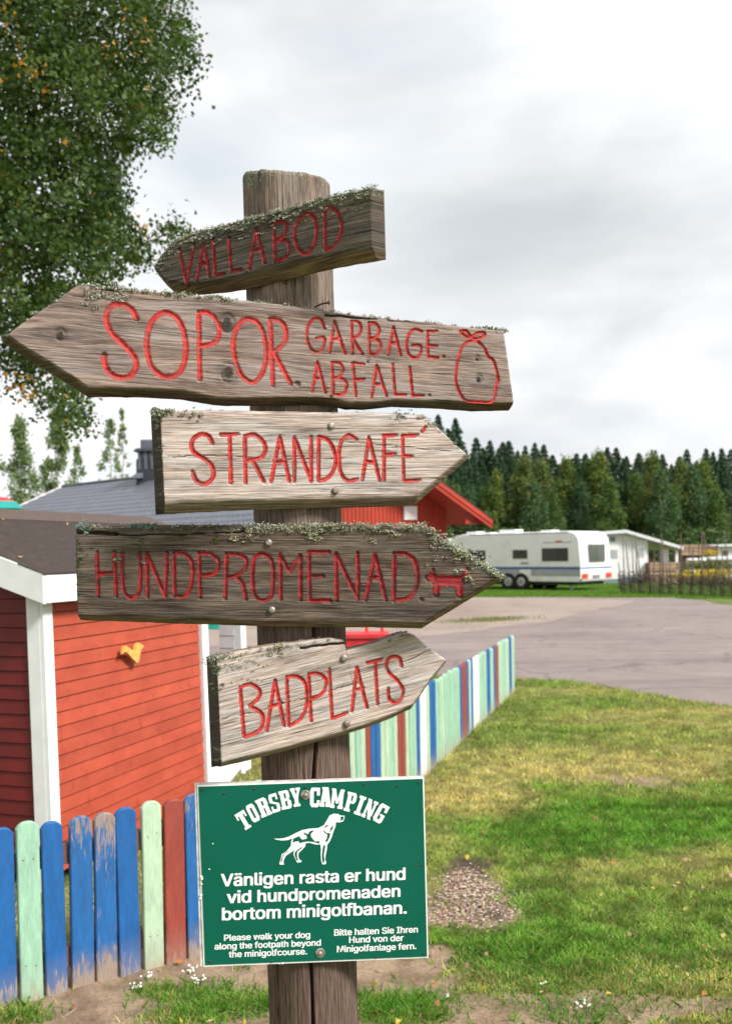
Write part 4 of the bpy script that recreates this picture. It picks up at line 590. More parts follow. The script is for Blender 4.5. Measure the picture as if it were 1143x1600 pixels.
bolt(B3, 517, 665, 0.0068); bolt(B3, 523, 767, 0.0068, 'bolt_b')
# ---- HUNDPROMENAD
c5 = (100, 800, 3.175); c6 = (440, 800, 3.175)
B4 = Board(900, -3, (130, 900), (700, 905))
top = [(117, 822), (163, 821), (226, 821), (289, 820), (383, 820), (440, 821), (519, 819), (600, 820), (664, 820), (679, 833), (711, 859), (755, 882), (787, 903)]
bot = [(120, 970), (210, 973), (289, 976), (415, 980), (519, 981), (616, 982), (658, 983), (700, 958), (745, 930), (787, 905)]
lets = [[('S', [(165, 200), (170, 418)]), ('S', [(250, 200), (260, 418)]), ('S', [(168, 308), (255, 300)])],
 [('C', [(290, 205), (290, 330), (300, 400), (335, 428), (368, 405), (380, 330), (378, 205)])],
 [('S', [(414, 420), (412, 205), (502, 420), (510, 205)])],
 [('S', [(545, 208), (548, 415)]), ('C', [(545, 208), (592, 208), (630, 240), (638, 310), (625, 380), (595, 420), (548, 418)])],
 [('S', [(670, 208), (675, 425)]), ('C', [(670, 208), (720, 208), (760, 235), (765, 275), (738, 308), (675, 315)])],
 [('S', [(805, 210), (800, 430)]), ('C', [(805, 210), (860, 212), (900, 232), (900, 275), (860, 312), (805, 328)]), ('C', [(850, 322), (885, 355), (902, 435)])],
 [('O', [(985, 210), (945, 228), (935, 290), (937, 380), (958, 430), (1000, 438), (1030, 410), (1037, 320), (1028, 240)])]]
def c6l(*st): return [(k, p, 1.0, c6) for k, p in st]
lets += [c6l(('S', [(-5, 435), (-8, 212), (38, 298), (92, 215), (92, 438)])), c6l(('S', [(235, 200), (134, 198), (138, 440), (238, 440)]), ('S', [(138, 318), (205, 318)])),
 c6l(('S', [(272, 440), (268, 205), (377, 435), (375, 205)])), c6l(('S', [(415, 438), (462, 212), (515, 438)]), ('S', [(440, 325), (492, 325)])),
 c6l(('S', [(557, 205), (555, 440)]), ('C', [(555, 205), (612, 208), (655, 238), (672, 300), (668, 370), (630, 425), (558, 440)])), c6l(('S', [(690, 434), (694, 436)])),
 [('S', [(722, 330), (748, 318)], 1.7, c6), ('S', [(750, 285), (748, 318)], 0.8, c6), ('S', [(745, 322), (768, 350)], 2.2, c6), ('S', [(762, 326), (892, 332)], 1.3, c6), ('S', [(765, 348), (888, 354)], 1.7, c6), ('S', [(772, 350), (765, 412)], 1.6, c6), ('S', [(882, 345), (884, 418)], 1.6, c6), ('C', [(890, 325), (908, 308), (922, 284)], 1.0, c6)]]
make_board(B4, 'dark lichened arrow board pointing right, carved HUNDPROMENAD with a small dog', M['w_dark'], M['letter_dark'], top, bot, lets, c5, 6.4, 51, wane=(0.013, 0.018), left=(0.003, 0.006, 0.5), lichen_dark=0.55, dirt=0.5, topr=(0.008, 0.008),
  cracks=[([(120, 831), (150, 833), (182, 836)], 0.0045, 0.010), ([(180, 836), (215, 837), (300, 835), (385, 831)], 0.0022, 0.006)])
lichen(B4, [(0.4, 0.86, 230, 0.0042, 0.016), (0.86, 1.0, 130, 0.0045, 0.008), (0, .4, 60, .003, .004)], 4, LCOL*1.05, face=[(489, 838, 30, 0.004, 0.006, 4), (365, 842, 12, 0.0035, 0.004, 4), (393, 841, 8, 0.0035, 0.007, 4), (720, 866, 16, .0045, .008, 4), (695, 850, 30, .0035, .016, 0), (734, 905, 9, .0035, .005, 4), (740, 885, 26, .003, .014, 1), (619, 838, 7, .0035, .004, 4), (583, 846, 6, .003, .003, 4)])
lichen(B4, [(0.0, 0.03, 24, 0.0045, 0.008), (0.13, 0.19, 40, 0.0042, 0.006)], 5, np.array([[0.20, 0.27, 0.23], [0.30, 0.37, 0.33], [0.15, 0.2, 0.16]]), face=[(132, 822, 12, .0045, .006, 1), (184, 876, 4, .003, .003, 1), (224, 880, 3, .003, .002, 1)])
lichen(B4, [], 6, np.array([[0.05, 0.08, 0.02], [0.09, 0.13, 0.03]]), face=[(118, 880, 20, .003, .012, 0), (119, 925, 14, .002, .012, 1), (120, 860, 10, .003, .01, 0), (336, 842, 10, .003, .005, 1), (217, 848, 8, .003, .005, 0), (300, 973, 6, .002, .01, 0)])
bolt(B4, 420, 848, 0.0068); bolt(B4, 425, 953, 0.0066)
# ---- BADPLATS
c7 = (300, 960, 2.8575)
B5 = Board(1085, 16, (350, 1130), (640, 1055))
top = [(326, 1029), (360, 1020), (422, 1009), (475, 1002), (515, 997), (537, 1000), (541, 1016), (590, 1004), (620, 992), (636, 988), (648, 992), (668, 1010), (702, 1034)]
bot = [(334, 1205), (405, 1188), (450, 1176), (496, 1163), (540, 1151), (580, 1139), (620, 1123), (647, 1110), (675, 1070), (702, 1037)]
lets = [[('S', [(215, 325), (232, 548)]), ('C', [(215, 325), (262, 312), (300, 338), (298, 372), (255, 410)]), ('C', [(255, 410), (300, 432), (318, 465), (300, 518), (232, 548)])],
 [('S', [(333, 522), (370, 295), (412, 500)]), ('S', [(345, 415), (400, 395)])],
 [('S', [(422, 280), (432, 500)]), ('C', [(422, 280), (470, 278), (505, 310), (512, 390), (490, 460), (432, 500)])],
 [('S', [(520, 268), (532, 480)]), ('C', [(520, 268), (562, 264), (595, 290), (590, 340), (552, 372), (528, 378)])],
 [('S', [(612, 245), (625, 465), (692, 440)])],
 [('S', [(713, 435), (735, 235), (782, 420)]), ('S', [(722, 340), (765, 330)])],
 [('S', [(780, 217), (848, 200)]), ('S', [(817, 210), (828, 405)])],
 [('C', [(938, 235), (925, 195), (890, 190), (868, 215), (878, 258), (918, 298), (942, 340), (930, 382), (900, 395), (878, 372), (875, 330)])]]
make_board(B5, 'pale grey arrow board pointing right and up, carved BADPLATS', M['w_light'], M['letter'], top, bot, lets, c7, 5.4, 67, wane=(0.015, 0.02), left=(0.0145, 0.028, 1.0), lichen_dark=0.3, topr=(0.005, 0.006),
  cracks=[([(345, 1125), (400, 1112), (470, 1093), (560, 1065)], 0.0012, 0.003), ([(630, 1035), (675, 1014)], 0.0012, 0.003), ([(470, 1012), (538, 1004)], 0.003, 0.007)])
lichen(B5, [(0.0, 0.52, 60, 0.0026, 0.012), (0.03, .12, 20, .004, .008), (.75, .85, 14, .003, .006)], 7, LCOL*0.85, face=[(436, 1012, 16, .004, .007, 4), (372, 1040, 18, .003, .014, 1), (337, 1045, 16, .004, .007, 3), (338, 1075, 8, .003, .008, 3), (423, 1022, 6, .003, .004, 0), (395, 1030, 16, .0025, .02, 0)])
bolt(B5, 537, 1028, 0.0070); bolt(B5, 541, 1131, 0.0068, 'bolt_b')
# rusty nail and screw in the post, above the second board
def post_thing():
    mb = MB(); c = P(505, 477, 1.865); mb.tube([c+np.array([-0.018, 0.004, -0.003]), c+np.array([-0.002, -0.012, 0.0]), c+np.array([0.010, -0.014, 0.001])], [0.0016, 0.0018, 0.0018], 8)
    mb.lathe(c+np.array([0.009, -0.014, 0.001]), (0.9, -0.3, 0.1), [(0, 0.002), (0.001, 0.004), (0.003, 0.0038)], 10); mb.build('nail', M['rust'], sign)
    mb = MB(); c = P(445, 441, 1.862); mb.lathe(c, (0, -1, 0), [(-0.003, 0.003), (0.002, 0.003), (0.003, 0.0015)], 10); mb.build('nail', M['rust'], sign)
post_thing()
# ---- green notice
Bg = Board(1360, 7, (320, 1370), (660, 1356), T=0.016)
def quadprism(B, px, h0, h1, name, mat, parent):
    a = [B.world(B.loc(*p), h0) for p in px]; b = [B.world(B.loc(*p), h1) for p in px]; mb = MB(); mb.hexa([a[0], a[1], a[2], a[3], b[0], b[1], b[2], b[3]]); return mb.build(name, mat, parent)
nb = quadprism(Bg, [(313, 1511), (667, 1497), (659, 1215), (304, 1226)], -0.016, -0.0035, 'notice_board', M['backing'], sign)
nb['label'] = 'green enamel dog notice below the arrow boards, lettered TORSBY CAMPING'
Bg.obj = nb
quadprism(Bg, [(318, 1511), (669, 1497), (662, 1214.5), (308, 1228)], -0.0034, -0.0014, 'white_edge', M['print'], nb)
quadprism(Bg, [(320.5, 1508), (667, 1494.5), (660, 1217), (310, 1229.5)], -0.0018, 0.0, 'green_plate', M['green'], nb)
def flat_letters(B, polys, name, mat, h=0.0004):
    mb = MB()
    for i, pl in enumerate(polys):
        pts = [B.world(B.loc(*p), h+0.00003*i) for p in pl]
        if len(pts) < 3: continue
        a = sum((p[0]*q[1]-q[0]*p[1]) for p, q in zip(pl, pl[1:]+pl[:1]))
        if a > 0: pts = pts[::-1]
        mb.poly(pts)
    return mb.build(name, mat, nb)
def rc(a, b, c, d): return [(a, b), (c, b), (c, d), (a, d)]
GL = {
 'T': [rc(0, .82, 1, 1), rc(0, .64, .17, .83), rc(.83, .64, 1, .83), rc(.31, .1, .69, .83), rc(.17, 0, .83, .14)],
 'O': [rc(0, .14, .37, .86), rc(.63, .14, 1, .86), [(0, .85), (.16, 1), (.84, 1), (1, .85), (.63, .8), (.37, .8)], [(0, .15), (.16, 0), (.84, 0), (1, .15), (.63, .2), (.37, .2)]],
 'R': [rc(.08, .1, .44, .9), rc(0, 0, .5, .15), [(0, .86), (0, 1), (.8, 1), (.95, .88), (.95, .84), (.4, .84)], rc(.62, .56, .96, .88), [(.4, .44), (.4, .58), (.96, .6), (.84, .44)], rc(.58, .1, .92, .46), rc(.56, 0, 1, .14)],
 'S': [[(0, .84), (.14, 1), (.8, 1), (.8, .84)], rc(0, .58, .36, .86), [(0, .6), (.36, .6), (1, .42), (1, .4), (.64, .4), (0, .56)], rc(.64, .14, 1, .44), [(.2, 0), (.86, 0), (1, .16), (.2, .16)], rc(.76, .66, .98, 1), rc(.02, 0, .24, .34)],
 'B': [rc(.08, .05, .44, .95), rc(0, 0, .6, .15), rc(0, .85, .6, 1), rc(.4, .44, .85, .57), [(.55, .85), (.55, 1), (.82, 1), (.95, .88), (.95, .6), (.8, .52), (.62, .56), (.62, .85)], [(.55, .15), (.55, 0), (.86, 0), (1, .14), (1, .4), (.85, .5), (.64, .46), (.64, .15)]],
 'Y': [rc(0, .86, .48, 1), rc(.56, .86, 1, 1), [(.06, .88), (.42, .88), (.68, .4), (.32, .4)], [(.94, .88), (.7, .88), (.46, .42), (.68, .42)], rc(.32, .1, .68, .44), rc(.17, 0, .83, .14)],
 'C': [rc(0, .14, .38, .86), [(0, .85), (.16, 1), (.7, 1), (.8, .9), (.8, .82), (.3, .82)], [(0, .15), (.16, 0), (.8, 0), (1, .16), (.8, .2), (.3, .18)], rc(.7, .6, 1, 1), rc(.7, .14, 1, .36)],
 'A': [[(.05, .1), (.36, .1), (.58, 1), (.28, 1)], [(.56, .1), (.97, .1), (.74, 1), (.34, 1)], rc(.22, .26, .75, .4), rc(0, 0, .42, .15), rc(.5, 0, 1, .15), rc(.18, .88, .7, 1)],
 'M': [rc(.06, .1, .28, .95), rc(.68, .1, .96, .95), [(0, 1), (.32, 1), (.58, .25), (.42, .25)], [(1, 1), (.7, 1), (.42, .25), (.58, .25)], rc(0, 0, .36, .15), rc(.58, 0, 1, .15), rc(0, .88, .2, 1), rc(.85, .88, 1, 1)],
 'P': [rc(.1, .1, .48, .9), rc(0, 0, .62, .15), rc(0, .85, .6, 1), [(.5, .85), (.5, 1), (.84, 1), (1, .86), (1, .58), (.84, .44), (.4, .44), (.4, .57), (.66, .58), (.66, .85)]],
 'I': [rc(.22, .1, .78, .9), rc(0, .85, 1, 1), rc(0, 0, 1, .15)],
 'N': [rc(.1, .1, .3, .95), rc(.7, .2, .9, .95), [(0, 1), (.36, 1), (.92, .0), (.62, 0)], rc(0, 0, .4, .15), rc(.58, .86, 1, 1)],
 'G': [rc(0, .14, .38, .86), [(0, .85), (.16, 1), (.7, 1), (.8, .9), (.8, .82), (.3, .82)], [(0, .15), (.16, 0), (.84, 0), (1, .1), (1, .16), (.3, .18)], rc(.72, .62, 1, 1), rc(.64, .1, 1, .44), rc(.5, .38, 1, .48)]}
o8 = (300, 1200, 3.008)
title = [('T', 243, 246, -31, 50), ('O', 286, 211, -27, 40), ('R', 336, 184, -23, 54), ('S', 387, 164, -17, 42), ('B', 438, 149, -12, 50), ('Y', 488, 137, -8, 48),
         ('C', 577, 138, 1, 46), ('A', 627, 136, 2, 52), ('M', 682, 144, 7, 60), ('P', 744, 160, 14, 46), ('I', 789, 176, 20, 32), ('N', 834, 194, 24, 52), ('G', 886, 213, 29, 46)]
for ch, cx, cy, ang, wd in title:
    a = math.radians(ang); hh = 88 if ch in 'TORSBY' else 92; polys = []
    for pl in GL[ch]:
        q = []
        for x, y in pl:
            lx, ly = (x-0.5)*wd, -(y-0.5)*hh; X = cx+lx*math.cos(a)-ly*math.sin(a); Yy = cy+lx*math.sin(a)+ly*math.cos(a); q.append((o8[0]+X/o8[2], o8[1]+Yy/o8[2]))
        polys.append(q)
    flat_letters(Bg, polys, 'lettering', M['print'])
# printed text lines
def text_line(txt, x0, y0, x1, y1, cap):
    V = []; Fc = []; pen = 0.0
    for ch_ in txt:
        adv, vs, fs = GLYPH[ch_]
        k = len(V); V += [(pen+float(p.split(',')[0])/1000, float(p.split(',')[1])/1000) for p in vs.split()]; Fc += [tuple(k+int(q) for q in f.split(',')) for f in fs.split()]; pen += adv/1000*0.985
    a0 = np.array(V); n0 = len(a0); F0 = Fc; a = []; Fc = []; hz_ = []
    for k_, (ox_, oy_) in enumerate(((-.024, -.009), (.024, -.009), (-.024, .009), (.024, .009), (0, 0))):
        a.append(a0+np.array([ox_, oy_])); Fc += [tuple(i_+k_*n0 for i_ in f) for f in F0]; hz_.append(np.full(n0, 0.0004+0.00004*k_))
    a = np.vstack(a); hz_ = np.concatenate(hz_); xa, xb = a[:, 0].min(), a[:, 0].max()
    p0 = Bg.loc(o8[0]+x0/o8[2], o8[1]+y0/o8[2]); p1 = Bg.loc(o8[0]+x1/o8[2], o8[1]+y1/o8[2]); ch = cap/o8[2]*1.86/F
    ex = (p1-p0); up = np.array([-ex[1], ex[0]])/np.linalg.norm(ex)
    st = p0+(a[:, :1]-xa)/(xb-xa)*ex+a[:, 1:2]/0.525*ch*up
    W = Bg.world(st, hz_)-np.array(wloc(nb)); me = bpy.data.meshes.new('lettering'); me.from_pydata([tuple(map(float, p)) for p in W], [], Fc); me.update()
    me.materials.append(M['print']); ob = bpy.data.objects.new('lettering', me); link(ob); ob.parent = nb
for t in (('Vänligen rasta er hund', 135, 556, 1002, 524, 58), ('vid hundpromenaden', 163, 635, 978, 604, 57), ('bortom minigolfbanan.', 140, 715, 1008, 683, 58),
          ('Please walk your dog', 150, 812, 555, 797, 29), ('along the footpath beyond', 105, 853, 605, 834, 29), ('the minigolfcourse.', 172, 890, 540, 875, 29),
          ('Bitte halten Sie Ihren', 667, 788, 1060, 772, 30), ('Hund von der', 737, 822, 993, 812, 30), ('Minigolfanlage fern.', 680, 866, 1053, 850, 30)): text_line(*t)
# dog emblem
od = (420, 1220, 6.35)
def dg(p): return [(od[0]+x/od[2], od[1]+y/od[2]) for x, y in p]
body = [(50, 572), (95, 574), (150, 568), (205, 550), (260, 520), (330, 488), (410, 473), (490, 468), (545, 440), (575, 390), (600, 345), (640, 325), (690, 330), (705, 343), (750, 346), (748, 375), (735, 402), (700, 412), (665, 410), (660, 450), (637, 510), (622, 560), (600, 607), (578, 632), (574, 680), (562, 740), (558, 785), (570, 812), (560, 828), (530, 828), (520, 800), (514, 740), (516, 680), (512, 632), (460, 631), (400, 614), (365, 620), (358, 652), (320, 692), (294, 715), (292, 750), (300, 780), (325, 793), (318, 808), (280, 810), (263, 775), (243, 730), (247, 702), (265, 678), (215, 712), (170, 742), (152, 775), (143, 805), (152, 830), (110, 832), (103, 815), (117, 780), (127, 730), (180, 692), (218, 645), (220, 605), (232, 570), (190, 587), (130, 592), (70, 583)]
flat_letters(Bg, [dg(body)], 'dog_emblem', M['print'])
spots = [[(712, 354), (742, 353), (738, 382), (712, 398)], [(575, 435), (590, 440), (560, 465), (548, 460)], [(640, 445), (628, 480), (600, 515), (612, 470), (625, 450)], [(538, 480), (570, 515), (610, 520), (600, 560), (580, 602), (555, 600), (575, 570), (580, 530), (550, 512)],
 [(450, 490), (410, 495), (385, 530), (350, 510), (345, 520), (375, 545), (378, 572), (330, 582), (305, 560), (312, 545), (265, 560), (240, 575), (238, 612), (265, 600), (300, 598), (300, 618), (345, 606), (385, 600), (430, 603), (500, 620), (500, 596), (455, 600), (440, 580), (418, 555), (415, 525)],
 [(540, 640), (560, 640), (552, 690), (545, 740), (552, 780), (545, 810), (532, 808), (526, 740), (532, 690)], [(265, 700), (300, 672), (335, 650), (325, 668), (285, 700), (278, 715), (280, 755), (292, 788), (280, 790), (262, 750), (255, 722)],
 [(200, 690), (160, 720), (138, 750), (128, 800), (118, 812), (120, 790), (138, 735), (175, 700)], [(300, 575), (290, 585), (296, 592), (304, 586)]]
flat_letters(Bg, [dg(p) for p in spots], 'dog_emblem', M['green'], h=0.0007)
bolt(Bg, 477, 1242, 0.0042, 'bolt', washer=0.0092); bolt(Bg, 500, 1489, 0.0042, 'bolt', washer=0.0092)
M['hole'] = pm('dark_screw', (0.04, 0.035, 0.03), None, 50, rough=0.6)
for x, y in ((48, 103), (152, 120), (293, 97), (532, 92), (806, 75), (965, 85), (1062, 68), (1078, 455), (1088, 872), (865, 890), (375, 910), (85, 910)):
    b_ = bolt(Bg, o8[0]+x/o8[2], o8[1]+y/o8[2], 0.0022, 'hole', 0.0012); b_.name = 'screw'
chips = [[(14, 170), (8, 178), (12, 190), (16, 182)]]
for x, y, s in ((45, 510, 9), (48, 520, 7), (44, 595, 8), (40, 610, 6), (98, 355, 4), (82, 475, 4), (425, 917, 6), (412, 919, 4), (46, 545, 6)):
    q = [(o8[0]+(x+math.cos(t)*s*random.uniform(.6, 1.1))/o8[2], o8[1]+(y+math.sin(t)*s*random.uniform(.6, 1.1))/o8[2]) for t in (0, 1, 2, 3, 4, 5)]
    flat_letters(Bg, [q], 'paint_chip', M['print'])
# ------------------------------------------------------------------ ground
def groundmat(name, cols, scale, bump=0.6, bscale=60, rough=0.95, fleck=None, flo=0.66):
    m, nt, b, o = newmat(name); v = N(nt, 'ShaderNodeTexCoord').outputs['Object']
    n = mathn(nt, 'ADD', mathn(nt, 'MULTIPLY', noise_of(nt, v, scale, detail=6, rough=0.6), 0.6), mathn(nt, 'MULTIPLY', noise_of(nt, v, scale*9, detail=5, rough=0.6, loc=(4, 4, 4)), 0.4))
    k = len(cols); col = rampn(nt, n, [(0.38+0.24*i/(k-1), c) for i, c in enumerate(cols)])
    if fleck: col = mixn(nt, rampn(nt, noise_of(nt, v, bscale*1.5, detail=3, loc=(8, 8, 8)), [(flo, (0, 0, 0)), (flo+0.06, (0.8,)*3)]), col, fleck)
    L(nt, col, b.inputs['Base Color']); b.inputs['Roughness'].default_value = rough; b.inputs['Specular IOR Level'].default_value = 0.15
    bumpn(nt, b, noise_of(nt, v, bscale, detail=5, rough=0.65), bump, 0.02); return m
M['grass_far'] = groundmat('grass_ground', [(0.055, 0.095, 0.018), (0.10, 0.15, 0.03), (0.17, 0.17, 0.05)], 0.7, bscale=30)
M['asphalt'] = groundmat('pinkish_asphalt', [(0.205, 0.165, 0.155), (0.245, 0.20, 0.185), (0.275, 0.228, 0.205)], 0.35, bump=0.35, bscale=140, fleck=(0.36, 0.31, 0.28), flo=0.64)
def roadmat():
    m = groundmat('pinkish_asphalt_worn', [(0.20, 0.162, 0.153), (0.245, 0.20, 0.187), (0.275, 0.228, 0.208)], 0.35, bump=0.45, bscale=140, fleck=(0.36, 0.31, 0.28), flo=0.62); nt = m.node_tree; b = [n for n in nt.nodes if n.type == 'BSDF_PRINCIPLED'][0]
    v = N(nt, 'ShaderNodeTexCoord').outputs['Object']; src = b.inputs['Base Color'].links[0].from_socket
    lt = rampn(nt, noise_of(nt, v, 1, (0.22, 1.1, 1), 6, 0.7, (3, 3, 3)), [(0.56, (0, 0, 0)), (0.68, (0.55,)*3)]); c = mixn(nt, lt, src, (0.40, 0.345, 0.30))
    dk = rampn(nt, noise_of(nt, v, 1, (0.10, 0.9, 1), 5, 0.7, (8, 3, 3)), [(0.30, (0.5,)*3), (0.44, (0, 0, 0))]); c = mixn(nt, dk, c, (0.15, 0.12, 0.115))
    vo = N(nt, 'ShaderNodeTexVoronoi', feature='DISTANCE_TO_EDGE'); vo.inputs['Scale'].default_value = 0.32; wv = N(nt, 'ShaderNodeVectorMath', operation='ADD'); nn = N(nt, 'ShaderNodeTexNoise', _Scale=1.3, _Detail=5.0); L(nt, v, nn.inputs['Vector']); L(nt, v, wv.inputs[0]); L(nt, nn.outputs['Color'], wv.inputs[1]); L(nt, wv.outputs[0], vo.inputs['Vector'])
    ck = rampn(nt, vo.outputs['Distance'], [(0.0, (0.6,)*3), (0.012, (0, 0, 0))]); c = mixn(nt, ck, c, (0.10, 0.08, 0.075)); L(nt, c, b.inputs['Base Color']); return m
M['asphalt'] = roadmat()
M['sand'] = groundmat('pale_gravel', [(0.24, 0.19, 0.165), (0.30, 0.245, 0.21), (0.34, 0.285, 0.24)], 0.6, bump=0.4, bscale=70, fleck=(0.16, 0.15, 0.07), flo=0.62)
def sheet(name, pts, z, mat, kind='structure'):
    mb = MB(); mb.poly([(p[0], p[1], z) for p in pts]); o = mb.build(name, mat); o['kind'] = kind; return o
mb = MB(); mb.poly([(-600, -200, 0), (600, -200, 0), (600, 1200, 0), (-600, 1200, 0)]); g0 = mb.build('ground', M['grass_far']); g0['kind'] = 'structure'
def gp(lst): return [G(u, v) for u, v in lst]
far_edge = [(-60, 946), (300, 942), (600, 936), (700, 933.5), (850, 933), (950, 934), (1050, 934.5), (1098, 938), (1115, 943), (1160, 947), (1300, 952)]
near_edge = [(1800, 1230), (1400, 1150), (1143, 1106), (1070, 1094), (1000, 1083), (950, 1074), (900, 1068), (850, 1064.5), (805, 1063), (700, 1055), (500, 1045), (300, 1018), (-300, 1010)]
def wiggle(pts, amp, step, seed):
    q = polyline([p[:2] for p in pts], step); d = np.gradient(q, axis=0); d /= np.linalg.norm(d, axis=1)[:, None]+1e-9; n_ = np.stack([-d[:, 1], d[:, 0]], -1)
    s = np.arange(len(q))*step; return q+n_*((fbm(s*0.9, s*0, seed, 4)-0.5)*amp*2)[:, None]
fe = wiggle(gp(far_edge), 0.25, 0.6, 3); ne = wiggle(gp(near_edge), 0.17, 0.06, 4)
road = np.vstack([fe, [[70, 30], [40, -5]], ne])
def fan_sheet(name, A, Bq, z, mat):
    """strip between two polylines with resampling"""
    n = 400
    def rs(q): q = np.asarray(q)[:, :2]; s = np.r_[0, np.cumsum(np.linalg.norm(np.diff(q, axis=0), axis=1))]; t = np.linspace(0, s[-1], n); return np.stack([np.interp(t, s, q[:, 0]), np.interp(t, s, q[:, 1])], -1)
    a, b = rs(A), rs(Bq); V = np.concatenate([np.c_[a, np.full(n, z)], np.c_[b, np.full(n, z)]]); i = np.arange(n-1)
    Fq = np.stack([i+n, i+n+1, i+1, i], -1); me = npmesh(name, V, Fq, mat); o = npobj(name, me); o['kind'] = 'structure'; return o
fan_sheet('road', fe, ne[::-1], 0.004, M['asphalt'])
s_far = wiggle(gp([(300, 945), (600, 939), (700, 935.5), (800, 935), (900, 936), (985, 940)]), 0.9, 0.4, 8); s_near = wiggle(gp([(300, 1012), (560, 1006), (676, 996), (740, 988), (800, 979), (860, 971), (910, 960), (950, 950), (986, 940.5)]), 0.25, 0.2, 9)
fan_sheet('gravel_patch', s_far, s_near, 0.008, M['sand'])
rng = np.random.default_rng(11)
# weed strips in the gravel / on the road
def blades(name, C, hgt, wid, col, lean=0.5, kind='stuff', seed=0, mat=None):
    rng = np.random.default_rng(seed); n = len(C); a = rng.random(n)*2*math.pi; h = hgt*(0.5+0.9*rng.random(n)); l = lean*h*rng.random(n); b = rng.random(n)*2*math.pi
    w_ = wid*(0.6+0.7*rng.random(n))/2; dx = np.stack([np.cos(a), np.sin(a), np.zeros(n)], -1)*w_[:, None]; lv = np.stack([np.cos(b)*l, np.sin(b)*l, h], -1)
    mid = C+lv*np.array([0.35, 0.35, 0.6]); V = np.stack([C-dx, C+dx, mid+dx*0.75, C+lv, mid-dx*0.75], 1).reshape(-1, 3)
    Fq = np.arange(5*n).reshape(n, 5); me = npmesh(name, V, Fq, mat or M['blade'], cols=col); o = npobj(name, me); o['kind'] = kind; return o
M['blade'] = attrmat('grass_blades', 0.6, trans=0.30)
# ------------------------------------------------------------------ lawn near the camera
near_poly = np.vstack([ne[::-1][:, :2]])
M['lawn'] = attrmat('lawn_soil', 0.95, nscale=70, spec=0.1)
def near_y(x): o = np.argsort(ne[:, 0]); return np.interp(x, ne[o, 0], ne[o, 1])
CH = G(742, 1408); CH2 = G(745, 1357)
def patch(x, y, u, v, ru, rv, k=1.0):
    """soft world-space patch centred where (u, v) meets the ground; radii in metres"""
    c = G(u, v); d = np.hypot((x-c[0])/ru, (y-c[1])/rv)+1.1*(fbm(x*1.6/ru**.5+u, y*1.6/rv**.5, 3, 5)-0.5)+0.5*(vnoise(x*30, y*30, 9)-.5); return k*sstep(1.30, 0.45, d)
def fields(x, y):
    bare = np.zeros_like(x); chip = np.zeros_like(x)
    fl = G(16, 1590); fr = G(315, 1500)
    # dirt strip in front of the picket fence, widening below the sign
    dy = y-(fl[1]+(x-fl[0])*(fr[1]-fl[1])/(fr[0]-fl[0]))
    bare = np.maximum(bare, sstep(0.9, 0.55, np.abs(dy+0.1)/0.55+0.7*(fbm(x*5, y*5, 4, 4)-0.5))*sstep(0.5, 0.0, x))
    bare = np.maximum(bare, patch(x, y, 590, 1545, 0.36, 0.36))
    bare = np.maximum(bare, patch(x, y, 700, 1590, 0.7, 0.16, 0.85)); bare = np.maximum(bare, patch(x, y, 1000, 1588, 0.75, 0.14, 0.9)); bare = np.maximum(bare, patch(x, y, 840, 1600, 0.4, .12, .9))
    bare = np.maximum(bare, patch(x, y, 400, 1640, 1.3, 0.16, 0.95)); bare = np.maximum(bare, patch(x, y, 1000, 1230, 0.40, 0.34, 0.45))
    bare = np.maximum(bare, patch(x, y, 690, 1500, 0.07, 0.12, .9))
    bare = bare*(1-patch(x, y, 320, 1575, 0.16, 0.14)*0.95)*(1-patch(x, y, 635, 1583, 0.15, 0.12))*(1-patch(x, y, 420, 1578, 0.05, .05))*(1-patch(x, y, 15, 1600, 0.12, .1))*(1-patch(x, y, 240, 1560, .12, .08)*.6)
    chip = np.maximum(patch(x, y, 742, 1395, 0.19, 0.34), patch(x, y, 715, 1432, .22, .22)); darkp = np.maximum(patch(x, y, 745, 1358, 0.15, 0.17), 0.8*patch(x, y, 775, 1440, .05, .14))
    chip = np.maximum(chip, 0.55*patch(x, y, 1010, 1226, 0.22, .2))
    dry = 0.42+0.42*(fbm(x*0.9+3, y*0.9, 12, 4)-0.5)*2
    for u, v, ru, rv, k in ((800, 1185, 1.6, 0.5, .6), (720, 1250, .6, .8, .8), (960, 1205, 1.2, .6, .75), (700, 1310, .35, .35, .75), (860, 1120, 1.2, .6, .3), (1120, 1185, .9, .5, .6), (900, 1360, 0.4, .15, .6), (1143, 1115, 1.4, .3, .7), (850, 1330, .25, .2, .5)): dry = np.maximum(dry, patch(x, y, u, v, ru, rv, k))
    for u, v, ru, rv, k in ((1040, 1290, 1.5, .45, .9), (930, 1310, .5, .4, .9), (860, 1145, 1.3, .22, .5), (1000, 1440, 1.0, .7, .7), (840, 1480, .4, .3, .7), (820, 1072, .8, .4, .6), (700, 1490, .2, .15, .5)): dry = dry*(1-patch(x, y, u, v, ru, rv, k))
    return np.clip(bare, 0, 1), np.clip(chip, 0, 1), np.clip(darkp, 0, 1), np.clip(dry, 0, 1)
